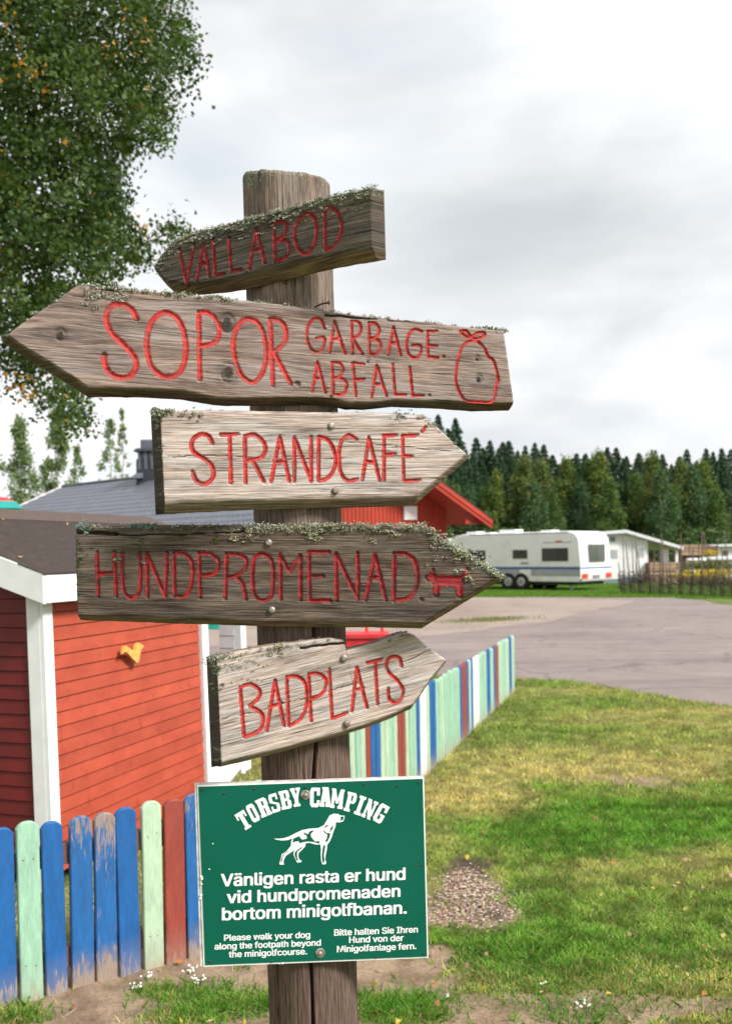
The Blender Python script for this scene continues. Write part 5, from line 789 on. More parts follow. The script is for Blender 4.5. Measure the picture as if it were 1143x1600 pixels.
def lawn():
    xs = np.arange(-5.5, 9.5, 0.03); 
    ys = np.concatenate([np.arange(1.0, 13.5, 0.03)]); X, Y = np.meshgrid(xs, ys)
    bare, chip, darkp, dry = fields(X, Y)
    Z = 0.006+0.016*fbm(X*1.3, Y*1.3, 6, 3)*1+0.012*(fbm(X*9, Y*9, 7, 3)-0.4)*(0.3+bare)+0.004
    edge = near_y(X)-Y; Z = Z*sstep(-0.05, 0.5, edge)+0.0055*(1-sstep(-0.05, .5, edge))
    Z = np.maximum(Z, 0.0052)
    soil = np.array([0.30, 0.215, 0.145]); soil2 = np.array([0.19, 0.13, 0.088]); gr = np.array([0.06, 0.10, 0.018]); dr = np.array([0.30, 0.245, 0.10]); chc = np.array([0.33, 0.22, 0.17]); dk = np.array([0.07, 0.045, 0.04])
    n = fbm(X*16, Y*16, 21, 4)[..., None]; so_ = soil*n+soil2*(1-n)*1.0; so_ = soil2+(soil-soil2)*sstep(0.3, 0.7, n)
    dr3 = dry[..., None]; col = gr*(1-dr3)+dr*dr3; col = col*(0.7+0.6*n); b3 = sstep(0.3, 0.6, bare)[..., None]; col = col*(1-b3)+so_*b3
    c3_ = chip[..., None]; col = col*(1-c3_)+chc*(0.6+0.6*n)*c3_; d3 = darkp[..., None]; col = col*(1-d3*0.9)+dk*d3*0.9
    keep = (edge > -0.02+0.08*(fbm(X*4, Y*4, 17, 3)-0.5))
    idx = np.arange(X.size).reshape(X.shape); kq = keep[:-1, :-1] & keep[1:, 1:] & keep[1:, :-1] & keep[:-1, 1:]
    Fq = np.stack([idx[:-1, :-1], idx[:-1, 1:], idx[1:, 1:], idx[1:, :-1]], -1)[kq]
    cc = col[:-1, :-1][kq]
    me = npmesh('lawn', np.stack([X, Y, Z], -1).reshape(-1, 3), Fq, M['lawn'], smooth=True)
    a = me.attributes.new('Col', 'FLOAT_COLOR', 'POINT'); c = np.ones((X.size, 4), np.float32); c[:, :3] = col.reshape(-1, 3); a.data.foreach_set('color', c.ravel())
    npobj('lawn', me)['kind'] = 'structure'
lawn()
def in_view(x, y, m=40):
    u = CU+F*(x/y); return (u > -m) & (u < 1143+m) & (CV+EYE/y*F < 1600+m*2.2)
def grass():
    for k, (n, y0, y1, hg, wd, seed, lo, hi) in enumerate(((330000, 3.0, 6.0, 0.030, 0.0040, 1, -.42, .42), (260000, 6.0, 12.5, 0.040, 0.0065, 2, -.42, .42), (150000, 2.2, 8.0, .036, .007, 3, .40, .95), (60000, 1.6, 3.2, .034, .006, 4, -.8, .8), (50000, 2.5, 8, .036, .007, 5, -.95, -.40))):
        rng = np.random.default_rng(seed+40); y = y0+(y1-y0)*rng.random(n)**(1.25); x = lo*y-0.3+((hi-lo)*y+0.6)*rng.random(n)
        ok = (near_y(x)-y > 0.02) & (in_view(x, y) | (k > 1)); x, y = x[ok], y[ok]
        bare, chip, darkp, dry = fields(x, y); cover = (1-sstep(0.25, 0.6, bare))*(1-0.92*sstep(.25, .75, chip))*(1-0.97*sstep(.2, .6, darkp))
        cl = fbm(x*5, y*5, 51, 3); ok = rng.random(len(x)) < cover*(0.35+0.9*cl)*(1-0.35*dry)+0.008; x, y, dry, cl, bare = x[ok], y[ok], dry[ok], cl[ok], bare[ok]
        # behind the striped fence nothing is seen: thin out
        fx = FA[0]+(y-FA[1])*(FB[0]-FA[0])/(FB[1]-FA[1]); hid = (x < fx-0.3) & (y > 4.2) & (rng.random(len(x)) < 0.6); ok = ~hid; x, y, dry, cl, bare = x[ok], y[ok], dry[ok], cl[ok], bare[ok]
        m_ = len(x); t = np.clip(dry*1.0+0.28*(rng.random(m_)-0.5)+0.25*(fbm(x*3, y*3, 77, 3)-0.5), 0, 1)[:, None]
        g1 = np.array([0.070, 0.205, 0.018]); g2 = np.array([0.17, 0.34, 0.040]); d1 = np.array([0.58, 0.44, 0.20]); r = rng.random(m_)[:, None]
        col = (g1*(1-r)+g2*r)*(1-t)+d1*(0.75+0.5*r)*t; st = rng.random(m_) < 0.035+0.10*dry; col[st] = np.array([0.46, 0.40, 0.20])*(0.6+0.5*rng.random((st.sum(), 1)))
        rd = rng.random(m_) < 0.012; col[rd] = (0.28, 0.13, 0.05)
        hh = hg*(0.55+0.9*cl)*(1-0.45*dry); C = np.stack([x, y, 0.008+0.012*fbm(x*1.3, y*1.3, 6, 3)], -1)
        blades('grass', C, hh, wd, col*(0.72+0.65*sstep(.3, .7, fbm(x*11, y*11, 91, 3)))[:, None], lean=1.3, seed=seed)
    # taller tufts
    rng = np.random.default_rng(99); C = []; 
    for u, v, n, rr in ((20, 1598, 260, .05), (60, 1600, 120, .05), (425, 1578, 240, .03), (640, 1585, 900, .09), (600, 1590, 300, .05), (290, 1575, 300, .1), (350, 1560, 160, .06), (330, 1590, 500, .09), (385, 1520, 30, .02), (860, 1590, 300, .10), (930, 1595, 200, .1), (1080, 1560, 500, .2), (560, 1570, 60, .02), (240, 1560, 90, .05), (1000, 1500, 900, .3), (840, 1340, 600, .2), (900, 1300, 500, .2), (800, 1500, 300, .1)):
        c = G(u, v); C.append(np.stack([c[0]+rng.normal(size=n)*rr, c[1]+rng.normal(size=n)*rr*0.8, np.full(n, 0.01)], -1))
    C = np.concatenate(C); r = rng.random((len(C), 1)); col = np.array([0.06, 0.18, 0.016])*(1-r)+np.array([0.15, 0.31, 0.035])*r
    blades('grass', C, 0.042, 0.0042, col, lean=1.4, seed=9)
    # clover and broad leaves
    n = 12000; y = 3.2+3.4*rng.random(n)**1.3; x = -0.42*y+0.84*y*rng.random(n); bare, chip, darkp, dry = fields(x, y); ok = (rng.random(n) < (1-bare)*(1-chip)*(1-darkp)*sstep(0.45, 0.6, fbm(x*2.2, y*2.2, 5, 3))) & in_view(x, y); x, y = x[ok], y[ok]
    C = np.stack([x, y, 0.02+0.02*rng.random(len(x))], -1); V, Fq = quadcloud(C, 0.014, 0.8, rng, 0.6); npobj('clover', npmesh('clover', V, Fq, M['blade'], cols=np.array([0.07, 0.17, 0.03])*(0.7+0.6*rng.random((len(C), 1)))))['kind'] = 'stuff'
# ------------------------------------------------------------------ low painted fence
FA = G(70, 1566); FR = G(318, 1499.5)
f1 = (FR-FA)[:2]; f1 /= np.linalg.norm(f1)
FE = G(804, 1082); FM = G(668, 1212); f2 = (FE-FM)[:2]; f2 /= np.linalg.norm(f2)
# corner = intersection
A_ = np.array([[f1[0], -f2[0]], [f1[1], -f2[1]]]); tq = np.linalg.solve(A_, (FM-FA)[:2]); FC = FA[:2]+f1*tq[0]
FB = np.array([FE[0], FE[1], 0]); FA = np.array([FC[0], FC[1], 0])
print('fence corner', FC, 'left near', G(16, 1586), 'end', FE, 'shed', G(70, 1400), 'caravan', G(905, 921))
def picketmat(name, c, wear, wcol=(0.42, 0.34, 0.26), c2=None):
    m, nt, b, o = newmat(name); t = N(nt, 'ShaderNodeTexCoord').outputs['Object']; oi = N(nt, 'ShaderNodeObjectInfo').outputs['Random']
    ad = N(nt, 'ShaderNodeVectorMath', operation='ADD'); cmb = N(nt, 'ShaderNodeCombineXYZ'); L(nt, mathn(nt, 'MULTIPLY', oi, 13.0), cmb.inputs[0]); L(nt, mathn(nt, 'MULTIPLY', oi, 7.0), cmb.inputs[2]); L(nt, t, ad.inputs[0]); L(nt, cmb.outputs[0], ad.inputs[1]); v = ad.outputs[0]
    n1_ = noise_of(nt, v, 1, (26, 26, 7), 6, 0.65); n2_ = noise_of(nt, v, 1, (300, 300, 22), 5, 0.6); n3_ = noise_of(nt, v, 1, (60, 60, 12), 6, 0.7, (3, 3, 3))
    col = rampn(nt, mathn(nt, 'ADD', mathn(nt, 'MULTIPLY', n1_, 0.5), mathn(nt, 'MULTIPLY', n2_, 0.5)), [(0.38, tuple(x*0.72 for x in c)), (0.62, c2 or tuple(x*1.12 for x in c))])
    sp = N(nt, 'ShaderNodeSeparateXYZ'); L(nt, t, sp.inputs[0]); z = sp.outputs[2]
    bot_ = N(nt, 'ShaderNodeMapRange'); L(nt, z, bot_.inputs[0]); bot_.inputs[1].default_value = 0.0; bot_.inputs[2].default_value = 0.17; bot_.inputs[3].default_value = 0.27; bot_.inputs[4].default_value = 0.0
    top_ = N(nt, 'ShaderNodeMapRange'); L(nt, z, top_.inputs[0]); top_.inputs[1].default_value = 0.40; top_.inputs[2].default_value = 0.62; top_.inputs[3].default_value = 0.0; top_.inputs[4].default_value = 0.10*wear
    f = mathn(nt, 'ADD', mathn(nt, 'ADD', bot_.outputs[0], top_.outputs[0]), mathn(nt, 'MULTIPLY', mathn(nt, 'SUBTRACT', oi, 0.5), 0.10*wear)); f = mathn(nt, 'ADD', f, mathn(nt, 'ADD', mathn(nt, 'MULTIPLY', n3_, 0.55), mathn(nt, 'MULTIPLY', n2_, 0.35)))
    msk = rampn(nt, f, [(0.66-0.06*wear, (0, 0, 0)), (0.74-0.06*wear, (0.88,)*3)]); wc = rampn(nt, n2_, [(0.35, tuple(x*0.6 for x in wcol)), (0.65, wcol)]); col = mixn(nt, msk, col, wc)
    dirt = N(nt, 'ShaderNodeMapRange'); L(nt, z, dirt.inputs[0]); dirt.inputs[1].default_value = 0.0; dirt.inputs[2].default_value = 0.16; dirt.inputs[3].default_value = 0.40; dirt.inputs[4].default_value = 0.0
    col = mixn(nt, dirt.outputs[0], col, (0.30, 0.22, 0.16))
    L(nt, col, b.inputs['Base Color']); b.inputs['Roughness'].default_value = 0.6; bumpn(nt, b, mathn(nt, 'ADD', n2_, mathn(nt, 'MULTIPLY', msk, -0.6)), 0.4, 0.0015); return m
M['pk_b'] = picketmat('blue_picket_paint', (0.006, 0.098, 0.31), 0.5); M['pk_bw'] = picketmat('worn_blue_picket_paint', (0.010, 0.105, 0.31), 1.5, (0.36, 0.26, 0.18))
M['pk_g'] = picketmat('mint_picket_paint', (0.29, 0.49, 0.35), 0.25, (0.46, 0.42, 0.30)); M['pk_c'] = picketmat('pale_green_picket_paint', (0.40, 0.53, 0.37), 0.45, (0.46, 0.42, 0.30)); M['pk_r'] = picketmat('red_brown_picket_paint', (0.27, 0.045, 0.03), 0.3, (0.36, 0.22, 0.16)); M['pk_w'] = picketmat('white_picket_paint', (0.74, 0.76, 0.74), 0.0)
def picket_mesh(mat, w_=0.080, h=0.64, t=0.021):
    mb = MB(); r = 0.0035; pts = []
    def outline(i):
        a = [(-w_/2+i, i*0), (w_/2-i, i*0)]; arc = 0.022; n = 9
        for k in range(n+1):
            x = (w_/2-i)*(1-2*k/n); y = h-i-arc*(abs(x)/(w_/2))**2.9; a.append((x, y))
        return a
    oA, oB = outline(r), outline(0)
    f = [(x, -t/2, z) for x, z in oA]; s = [(x, -t/2+r, z) for x, z in oB]; bk = [(x, t/2, z) for x, z in oB]; n = len(f); i = 0
    mb.v = f+s+bk; mb.f = [tuple(range(n))]; mb.sm = [False]
    for k in range(n):
        l = (k+1) % n; mb.f.append((n+k, n+l, l, k)); mb.sm.append(False); mb.f.append((2*n+k, 2*n+l, n+l, n+k)); mb.sm.append(False)
    mb.f.append(tuple(range(3*n-1, 2*n-1, -1))); mb.sm.append(False)
    me = mb.mesh('picket'); me.materials.append(mat); return me
pm_ = {k: picket_mesh(M['pk_'+k]) for k in ('b', 'bw', 'g', 'c', 'r', 'w')}
fence = empty('picket_fence', (FC[0], FC[1], 0), 'low painted picket fence, blue, mint, red-brown and white pickets, round the playhouse', 'fence')
pl = {'b': 'blue picket', 'bw': 'blue picket with paint worn to bare wood', 'r': 'red-brown picket', 'w': 'white picket', 'c': None, 'g': None}
mbn = MB(); mbn.lathe((0, 0.001, 0), (0, -1, 0), [(0, .0028), (.0012, .0028), (.0016, .0015)], 8); NAIL = mbn.mesh('nail'); NAIL.materials.append(M['rust'])
def put_picket(x, y, rz, c, hs=1.0, z=0.012):
    o = inst('picket', pm_[c], fence, (x-FC[0], y-FC[1], z), rz, (1, 1, hs)); o.rotation_euler[1] = random.uniform(-0.018, 0.006)-0.006; o.scale[0] = random.uniform(.95, 1.03); 
    if pl[c]: o['label'] = pl[c]
    if rz == rz1:
        for zz_ in (0.135, 0.512):
            for xx_ in (-0.017, 0.018):
                n_ = inst('nail', NAIL, o, (xx_+random.uniform(-.004, .004), -0.0105, zz_+random.uniform(-.006, .006)))
rz1 = math.atan2(f1[1], f1[0]); rz2 = math.atan2(f2[1], f2[0])
for u, c in zip((6, 48, 87, 128, 165, 202, 239, 273, 307), ('b', 'g', 'b', 'bw', 'bw', 'b', 'c', 'r', 'bw')):
    # intersect column with fence line at mid height
    d = ray(u, 1400); k = d[0]/d[1]; t = (k*FC[1]-FC[0])/(f1[0]-k*f1[1]); put_picket(FC[0]+f1[0]*t, FC[1]+f1[1]*t, rz1, c, random.uniform(0.985, 1.015))
last = t
for i in range(1, 12):
    t2 = last+i*0.106
    if t2 > -0.03: break
    put_picket(FC[0]+f1[0]*t2, FC[1]+f1[1]*t2, rz1, 'gbrgbc'[i % 6])
d = ray(6, 1400); k = d[0]/d[1]; t0_ = (k*FC[1]-FC[0])/(f1[0]-k*f1[1])
for i in range(1, 5): t2 = t0_-i*0.106; put_picket(FC[0]+f1[0]*t2, FC[1]+f1[1]*t2, rz1, 'rgbc'[i-1])
seq = [(571, 577, 'r'), (577, 591, 'b'), (622, 630, 'r'), (651, 657, 'b'), (657, 664, 'w'), (664, 671, 'c'), (671, 679, 'b'), (717.5, 722, 'b'), (722, 727, 'r'), (727, 730, 'b'), (736, 740, 'b'), (740, 745.5, 'w'), (760.5, 764.5, 'b'), (769.5, 773, 'b'), (773, 776.5, 'r'), (793.5, 797.5, 'b')]
Ls = np.linalg.norm(FB[:2]-FC); npk = int(Ls/0.098); 
for i in range(npk):
    t = 0.05+i*0.098; x, y = FC+f2*t; u = CU+F*(x/y)*math.cos(ROLL)+0; u = CU+F*(x*R_[0]+(0.35-EYE)*R_[2])/y
    c = random.choice('gggc')
    for a, b_, q in seq:
        if a-1.0 <= u <= b_+0.6: c = q
    hs = 0.985+0.03*random.random()+0.0
    put_picket(x, y, rz2, c, hs)
    
M['rail'] = picketmat('brown_rail_paint', (0.16, 0.07, 0.045), 0.4, (0.3, 0.2, 0.15))
def rail(a, d, l, z, n_):
    mb = MB(); a = np.array([a[0], a[1], z]); dd = np.array([d[0], d[1], 0]); nn = np.array([-d[1], d[0], 0])*n_; mb.box(a+nn*0.012, dd*l, nn*0.032, (0, 0, 0.075)); mb.build('rail', M['rail'], fence)
rs = FC+f1*(t0_-0.6)
for z in (0.10, 0.475): rail(rs, f1, np.linalg.norm(FC-rs)-0.03, z, 1); rail(FC+f2*0.06, f2, Ls-0.02, z, 1)
mb = MB()
for q in (FC+np.array([-0.02, 0.075]), FC+f2*2.4+np.array([-0.09, 0.02]), FC+f2*4.9+np.array([-.09, .02]), FB[:2]-f2*0.1+np.array([-0.09, .02])):
    mb = MB(); mb.box((q[0]-0.03, q[1]-0.03, -0.05), (0.06, 0, 0), (0, 0.06, 0), (0, 0, 0.60)); mb.build('post', M['rail'], fence)
grass()
# ------------------------------------------------------------------ small ground litter
def pebble_cloud(name, C, size, col, rng, flat=0.5, mat=None):
    """little 8-face stones / chips"""
    n = len(C); base = np.array([[1, 0, 0], [0, 1, 0], [-1, 0, 0], [0, -1, 0], [0, 0, 1], [0, 0, -1]], float)
    Fb = np.array([[0, 1, 4], [1, 2, 4], [2, 3, 4], [3, 0, 4], [1, 0, 5], [2, 1, 5], [3, 2, 5], [0, 3, 5]])
    s = np.asarray(size)[:, None]*(0.5+0.9*rng.random((n, 3)))*np.array([1, .7, flat]); a = rng.random(n)*6.28; V = base[None]*s[:, None, :]*0.5; ca, sa = np.cos(a)[:, None], np.sin(a)[:, None]
    V = np.stack([V[..., 0]*ca-V[..., 1]*sa, V[..., 0]*sa+V[..., 1]*ca, V[..., 2]+V[..., 0]*0.2*(rng.random((n, 1))-0.5)], -1)+C[:, None, :]
    Fq = (Fb[None]+np.arange(n)[:, None, None]*6).reshape(-1, 3); return npmesh(name, V.reshape(-1, 3), Fq, mat or M['pebble'], cols=np.repeat(col, 8, 0))
M['pebble'] = attrmat('litter', 0.85, nscale=60)
rng = np.random.default_rng(5)
n = 3800; c = G(735, 1412); x = c[0]+rng.normal(size=n)*0.15; y = c[1]+rng.normal(size=n)*0.27; _, chp, dkp, _ = fields(x, y); ok = rng.random(n) < chp*(1-dkp*0.75); x, y = x[ok], y[ok]
pal = np.array([[0.58, 0.46, 0.38], [0.42, 0.27, 0.19], [0.68, 0.58, 0.50], [0.28, 0.16, 0.11], [0.46, 0.33, 0.27], [.2, .12, .09]])
npobj('bark_chips', pebble_cloud('bark_chips', np.stack([x, y, 0.020+0.016*rng.random(len(x))], -1), np.full(len(x), 0.016), pal[rng.integers(6, size=len(x))]*0.9, rng, 0.3))['kind'] = 'stuff'
n = 5000; y = 3.2+2.6*rng.random(n)**1.6; x = -0.42*y+0.84*y*rng.random(n); bare, chp, dkp, _ = fields(x, y); ok = (rng.random(n) < (0.03+bare*0.8+0.3*dkp)) & in_view(x, y); x, y = x[ok], y[ok]
pal = np.array([[0.30, 0.22, 0.16], [0.22, 0.15, 0.11], [0.38, 0.30, 0.24], [0.16, 0.11, 0.08], [.33, .2, .14]])
npobj('small_stones', pebble_cloud('small_stones', np.stack([x, y, 0.014+0.004*rng.random(len(x))], -1), 0.004+0.012*rng.random(len(x))**4, pal[rng.integers(5, size=len(x))], rng, 0.6))['kind'] = 'stuff'
# fallen leaves
n = 520; y = 3.2+7.5*rng.random(n)**1.2; x = -0.42*y+0.84*y*rng.random(n); ok = in_view(x, y) & (near_y(x) > y); x, y = x[ok], y[ok]
pal = np.array([[0.55, 0.40, 0.06], [0.48, 0.18, 0.06], [0.36, 0.14, 0.07], [0.60, 0.48, 0.18], [.45, .30, .2], [.5, .3, .24]])
V, Fq = quadcloud(np.stack([x, y, 0.035+0.008*rng.random(len(x))], -1), 0.020+0.006*rng.random(len(x)), 0.9, rng, 0.75); npobj('fallen_leaves', npmesh('fallen_leaves', V, Fq, M['blade'], cols=pal[rng.integers(6, size=len(x))]))['kind'] = 'stuff'
# white flower heads near the fence and on the right
M['petal'] = pm('white_petals', (0.82, 0.82, 0.76), (0.7, 0.7, 0.6), 200, rough=0.8)
def yarrow(u, v, r, label, n=14):
    c = G(u, v, 0.02); e = empty('white_flower', (c[0], c[1], 0.012), label, 'flower'); rg = random.Random(int(u)); mb = MB()
    for i in range(n):
        p = (c[0]+rg.gauss(0, r), c[1]+rg.gauss(0, r*0.8), 0.032+rg.uniform(-0.008, 0.010)); k = []
        rr = rg.uniform(0.003, 0.0065)
        mb.lathe(p, (rg.gauss(0, .3), rg.gauss(0, .3)-0.2, 1), [(-0.002, rr*0.4), (0.001, rr), (0.004, rr*0.7), (0.0045, 0.001)], 6)
    mb.build('flower_head', M['petal'], e); mb = MB(); mb.tube([(c[0], c[1], 0.01), (c[0]+0.003, c[1], 0.03)], [0.0015, 0.001], 5); mb.build('stem', M['stem'], e)
M['stem'] = pm('plant_stem', (0.07, 0.11, 0.03), None, 40)
for u, v, r, lb in ((212, 1547, 0.010, 'small white flower cluster on the dirt, nearest the third blue picket'), (232, 1530, 0.011, 'white flower cluster on the dirt below the mint picket'), (299, 1521, 0.014, 'white flower cluster beside the lower left corner of the green notice'), (308, 1536, 0.017, 'widest white flower cluster, just below the one by the green notice')): yarrow(u, v, r, lb)
for u, v, r, n_, lb in ((697, 1564, 0.006, 5, 'tiny white flower in the grass right of the post foot'), (845, 1543, .006, 4, 'tiny white flower in the lawn at the bottom, left of a larger cluster'), (908, 1574, 0.02, 12, 'white flower cluster in the dirt at the bottom right'), (1057, 1514, .006, 4, 'tiny white flower in the green lawn at far lower right')): yarrow(u, v, r, lb, n_)
M['twig'] = pm('dry_twig', (0.30, 0.22, 0.16), (0.2, 0.14, 0.1), 50, rough=0.9)
def stick(pts, r, label):
    mb = MB(); P_ = [G(u, v, 0.022) for u, v in pts]; mb.tube(P_, [r]+[r*0.8]*(len(P_)-2)+[r*0.4], 7); o = mb.build('dry_stick', M['twig'], None, loc=tuple(P_[0])); tag(o, label, 'stick')
stick([(318, 1578), (345, 1580), (375, 1583)], 0.006, 'thick dry stick lying in the grass tuft below the green notice')
stick([(95, 1592), (118, 1577), (112, 1565), (122, 1556)], 0.004, 'crooked dry twig on the dirt below the blue pickets')
stick([(238, 1579), (250, 1590), (258, 1596)], 0.004, 'short dry twig at the bottom edge between flower cluster and post')
stick([(692, 1376), (705, 1367), (717, 1362)], 0.003, 'thin pale twig on the lawn left of the bark chips')
# ------------------------------------------------------------------ red playhouse
SC = G(80, 1400)                 # near corner on the ground
wd_ = hdir(1068); wd = wd_; lf = np.array([-wd[1], wd[0], 0])   # wall direction, and to the left along the gable face
nr = -lf                          # outward normal of the side wall (to the right)
lean = np.array([-0.026, 0, 0])   # the little house leans slightly
def SH(a, l, z):  # a along side wall, l along gable face, z up
    return SC + wd*a + lf*l + np.array([0, 0, z]) + lean*(z-0.4)
def wdist(u, v, off=0.0):          # distance along the side wall seen at image point
    n_ = nr; p0 = SC+nr*off; p = onplane(u, v, p0, n_); return float(np.dot(p-SC, wd)), float(p[2])
aF, _ = wdist(315, 1100); WL = aF
EAVE = 1.470; house = empty('playhouse', SC, 'small red clapboard playhouse with brown felt roof and white trim behind the picket fence', 'playhouse')
print('wall length', WL, 'z eave', wdist(88, 943))
pitch = 0.34
def plank_run(p0, d, nrm, l, z, h, mat, parent, name='board', lap=0.007):
    """lapped board: bottom edge proud"""
    mb = MB(); a = p0(0, z); b = p0(l, z); a2 = p0(0, z+h); b2 = p0(l, z+h); o0 = nrm*0.006; o1 = nrm*(0.006+lap); bk = -nrm*0.012
    mb.hexa([a+o1, b+o1, b+bk, a+bk, a2+o0, b2+o0, b2+bk, a2+bk]); return mb.build(name, mat, parent)
mb = MB(); zt = EAVE+0.05
mb.hexa([SH(0.03, 0.03, .12), SH(WL, 0.03, .12), SH(WL, 1.98, .12), SH(0.03, 1.98, .12), SH(0.03, 0.03, EAVE), SH(WL, 0.03, EAVE), SH(WL, 1.98, EAVE), SH(0.03, 1.98, EAVE)])
wall = mb.build('wall', M['redshaded'], house)
bh = 0.0685; z = 0.10; gable = None
while z < EAVE-0.02:
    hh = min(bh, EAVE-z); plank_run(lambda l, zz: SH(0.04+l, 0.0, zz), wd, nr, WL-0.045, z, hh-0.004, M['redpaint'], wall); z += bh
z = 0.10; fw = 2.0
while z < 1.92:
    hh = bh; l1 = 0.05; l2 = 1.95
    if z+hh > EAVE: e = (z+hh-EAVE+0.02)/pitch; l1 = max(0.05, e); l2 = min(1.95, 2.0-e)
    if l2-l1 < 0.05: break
    plank_run(lambda l, zz: SH(0.0, l1+l, zz), lf, -wd, l2-l1, z, hh-0.004, M['redshaded'], wall); z += bh
# white corner boards
mb = MB(); mb.hexa([SH(-0.022, -0.022, 0.0), SH(0.05, -0.022, 0), SH(0.05, 0.0, 0), SH(-0.022, 0.0, 0), SH(-0.022, -0.022, EAVE), SH(0.05, -0.022, EAVE), SH(0.05, 0.0, EAVE), SH(-0.022, 0.0, EAVE)]); mb.build('corner_board', M['white'], house)
mb = MB(); mb.hexa([SH(-0.024, 0.001, 0.0), SH(-0.001, 0.001, 0), SH(-0.001, 0.068, 0), SH(-0.024, 0.068, 0), SH(-0.024, 0.001, EAVE+.01), SH(-0.001, 0.001, EAVE+.01), SH(-0.001, 0.068, EAVE+.01), SH(-0.024, 0.068, EAVE+.01)]); mb.build('corner_board', M['white'], house)
mb = MB(); mb.box(SH(WL+0.002, -0.028, 0.17), wd*0.07, lf*0.05, (0, 0, EAVE-0.17)); o_ = mb
i = MB(); i.hexa([SH(WL+.002, -0.03, .17), SH(WL+.085, -0.03, .17), SH(WL+.085, 0.03, .17), SH(WL+.002, .03, .17), SH(WL+.002, -.03, EAVE), SH(WL+.085, -.03, EAVE), SH(WL+.085, .03, EAVE), SH(WL+.002, .03, EAVE)]); i.build('porch_post', M['white'], house)
# porch apron with a little bracket, and far porch post
a2, _ = wdist(391, 1205, 0.03); a3, _ = wdist(377, 1000, 0.0)
zb = wdist(360, 1221, 0.03)[1]; zt_ = zb+0.14
ap = [(WL+0.086, zb-0.0), (WL+0.30, zb), (WL+0.42, zb+0.035), (a2-0.16, zb+0.055), (a2-0.155, zb+0.02), (a2-0.10, zb+0.005), (a2-0.09, zb+0.02), (a2, zb+0.02), (a2, zt_), (WL+0.086, zt_)]
mb = MB(); mb.prism([SH(a, -0.03, z) for a, z in ap], lf*0.02); mb.build('porch_apron', M['white'], house)
mb = MB(); mb.hexa([SH(a3-0.03, -0.03, .2), SH(a3+0.05, -0.03, .2), SH(a3+.05, 0.02, .2), SH(a3-.03, .02, .2), SH(a3-.03, -.03, EAVE), SH(a3+.05, -.03, EAVE), SH(a3+.05, .02, EAVE), SH(a3-.03, .02, EAVE)]); mb.build('porch_post', M['white'], house)
for k in range(14):
    z = 0.2+k*0.085; mb = MB(); mb.hexa([SH(a3-0.034, 0.022, z), SH(a3-0.02, 0.022, z), SH(a3-.02, 0.13, z), SH(a3-.034, .13, z), SH(a3-.030, .022, z+.082), SH(a3-.02, .022, z+.082), SH(a3-.02, .13, z+.082), SH(a3-.030, .13, z+.082)]); mb.build('board', M['greypaint'], house)
# roof
ov = 0.075; RL0 = -0.085; RL1 = wdist(300, 840)[0]; RL1 = 2.75; hw = 1.0; ze = EAVE+0.005+0.02
def RS(a, l, lift=0.0): # roof surface point, l from eave edge (-ov) to ridge (hw)
    return SH(a, l, ze+pitch*(l+ov)+lift)
mb = MB(); mb.hexa([RS(RL0, -ov), RS(RL1, -ov), RS(RL1, hw), RS(RL0, hw), RS(RL0, -ov, .022), RS(RL1, -ov, .022), RS(RL1, hw, .022), RS(RL0, hw, .022)]); roof = mb.build('roof', M['felt'], house)
def RSb(a, l, lift=0.0): return SH(a, 2*hw-l, ze+pitch*(l+ov)+lift)
mb = MB(); mb.hexa([RSb(RL0, -ov), RSb(RL1, -ov), RSb(RL1, hw), RSb(RL0, hw), RSb(RL0, -ov, .022), RSb(RL1, -ov, .022), RSb(RL1, hw, .022), RSb(RL0, hw, .022)]); mb.build('roof_slope', M['felt'], roof)
mb = MB(); mb.hexa([RS(RL0-.004, hw-0.21, .024), RS(RL1+.004, hw-0.21, .024), RS(RL1+.004, hw+0.002, .024), RS(RL0-.004, hw+0.002, .024), RS(RL0-.004, hw-0.21, .028), RS(RL1+.004, hw-.21, .028), RS(RL1+.004, hw+.002, .028), RS(RL0-.004, hw+.002, .028)]); mb.build('ridge_felt', M['felt_cap'], roof)
# barge board (gable side) and fascia (eave side)
mb = MB(); t0 = 0.122
mb.hexa([RS(RL0-.02, -ov-.012, -t0+.012), RS(RL0, -ov-.012, -t0+.012), RS(RL0, hw, -t0+.012), RS(RL0-.02, hw, -t0+.012), RS(RL0-.02, -ov-.012, .028), RS(RL0, -ov-.012, .028), RS(RL0, hw, .028), RS(RL0-.02, hw, .028)]); mb.build('barge_board', M['white'], house)
mb = MB(); mb.hexa([RSb(RL0-.02, -ov-.012, -t0+.012), RSb(RL0, -ov-.012, -t0+.012), RSb(RL0, hw-.001, -t0+.012), RSb(RL0-.02, hw-.001, -t0+.012), RSb(RL0-.02, -ov-.012, .028), RSb(RL0, -ov-.012, .028), RSb(RL0, hw-.001, .028), RSb(RL0-.02, hw-.001, .028)]); mb.build('barge_board', M['white'], house)
mb = MB(); mb.hexa([RS(RL0+.001, -ov-.016, -.105), RS(RL1, -ov-.016, -.105), RS(RL1, -ov-.001, -.105), RS(RL0+.001, -ov-.001, -.105), RS(RL0+.001, -ov-.016, .022), RS(RL1, -ov-.016, .022), RS(RL1, -ov-.001, .022), RS(RL0+.001, -ov-.001, .022)]); mb.build('fascia', M['white'], house)
mb = MB(); mb.hexa([RS(RL0-0.021, -ov-.02, .0285), RS(RL1, -ov-.02, .0285), RS(RL1, -ov+.12, .0285), RS(RL0-.021, -ov+.12, .0285), RS(RL0-.021, -ov-.02, .033), RS(RL1, -ov-.02, .033), RS(RL1, -ov+.12, .033), RS(RL0-.021, -ov+.12, .033)]); mb.build('eave_felt', M['felt'], roof)
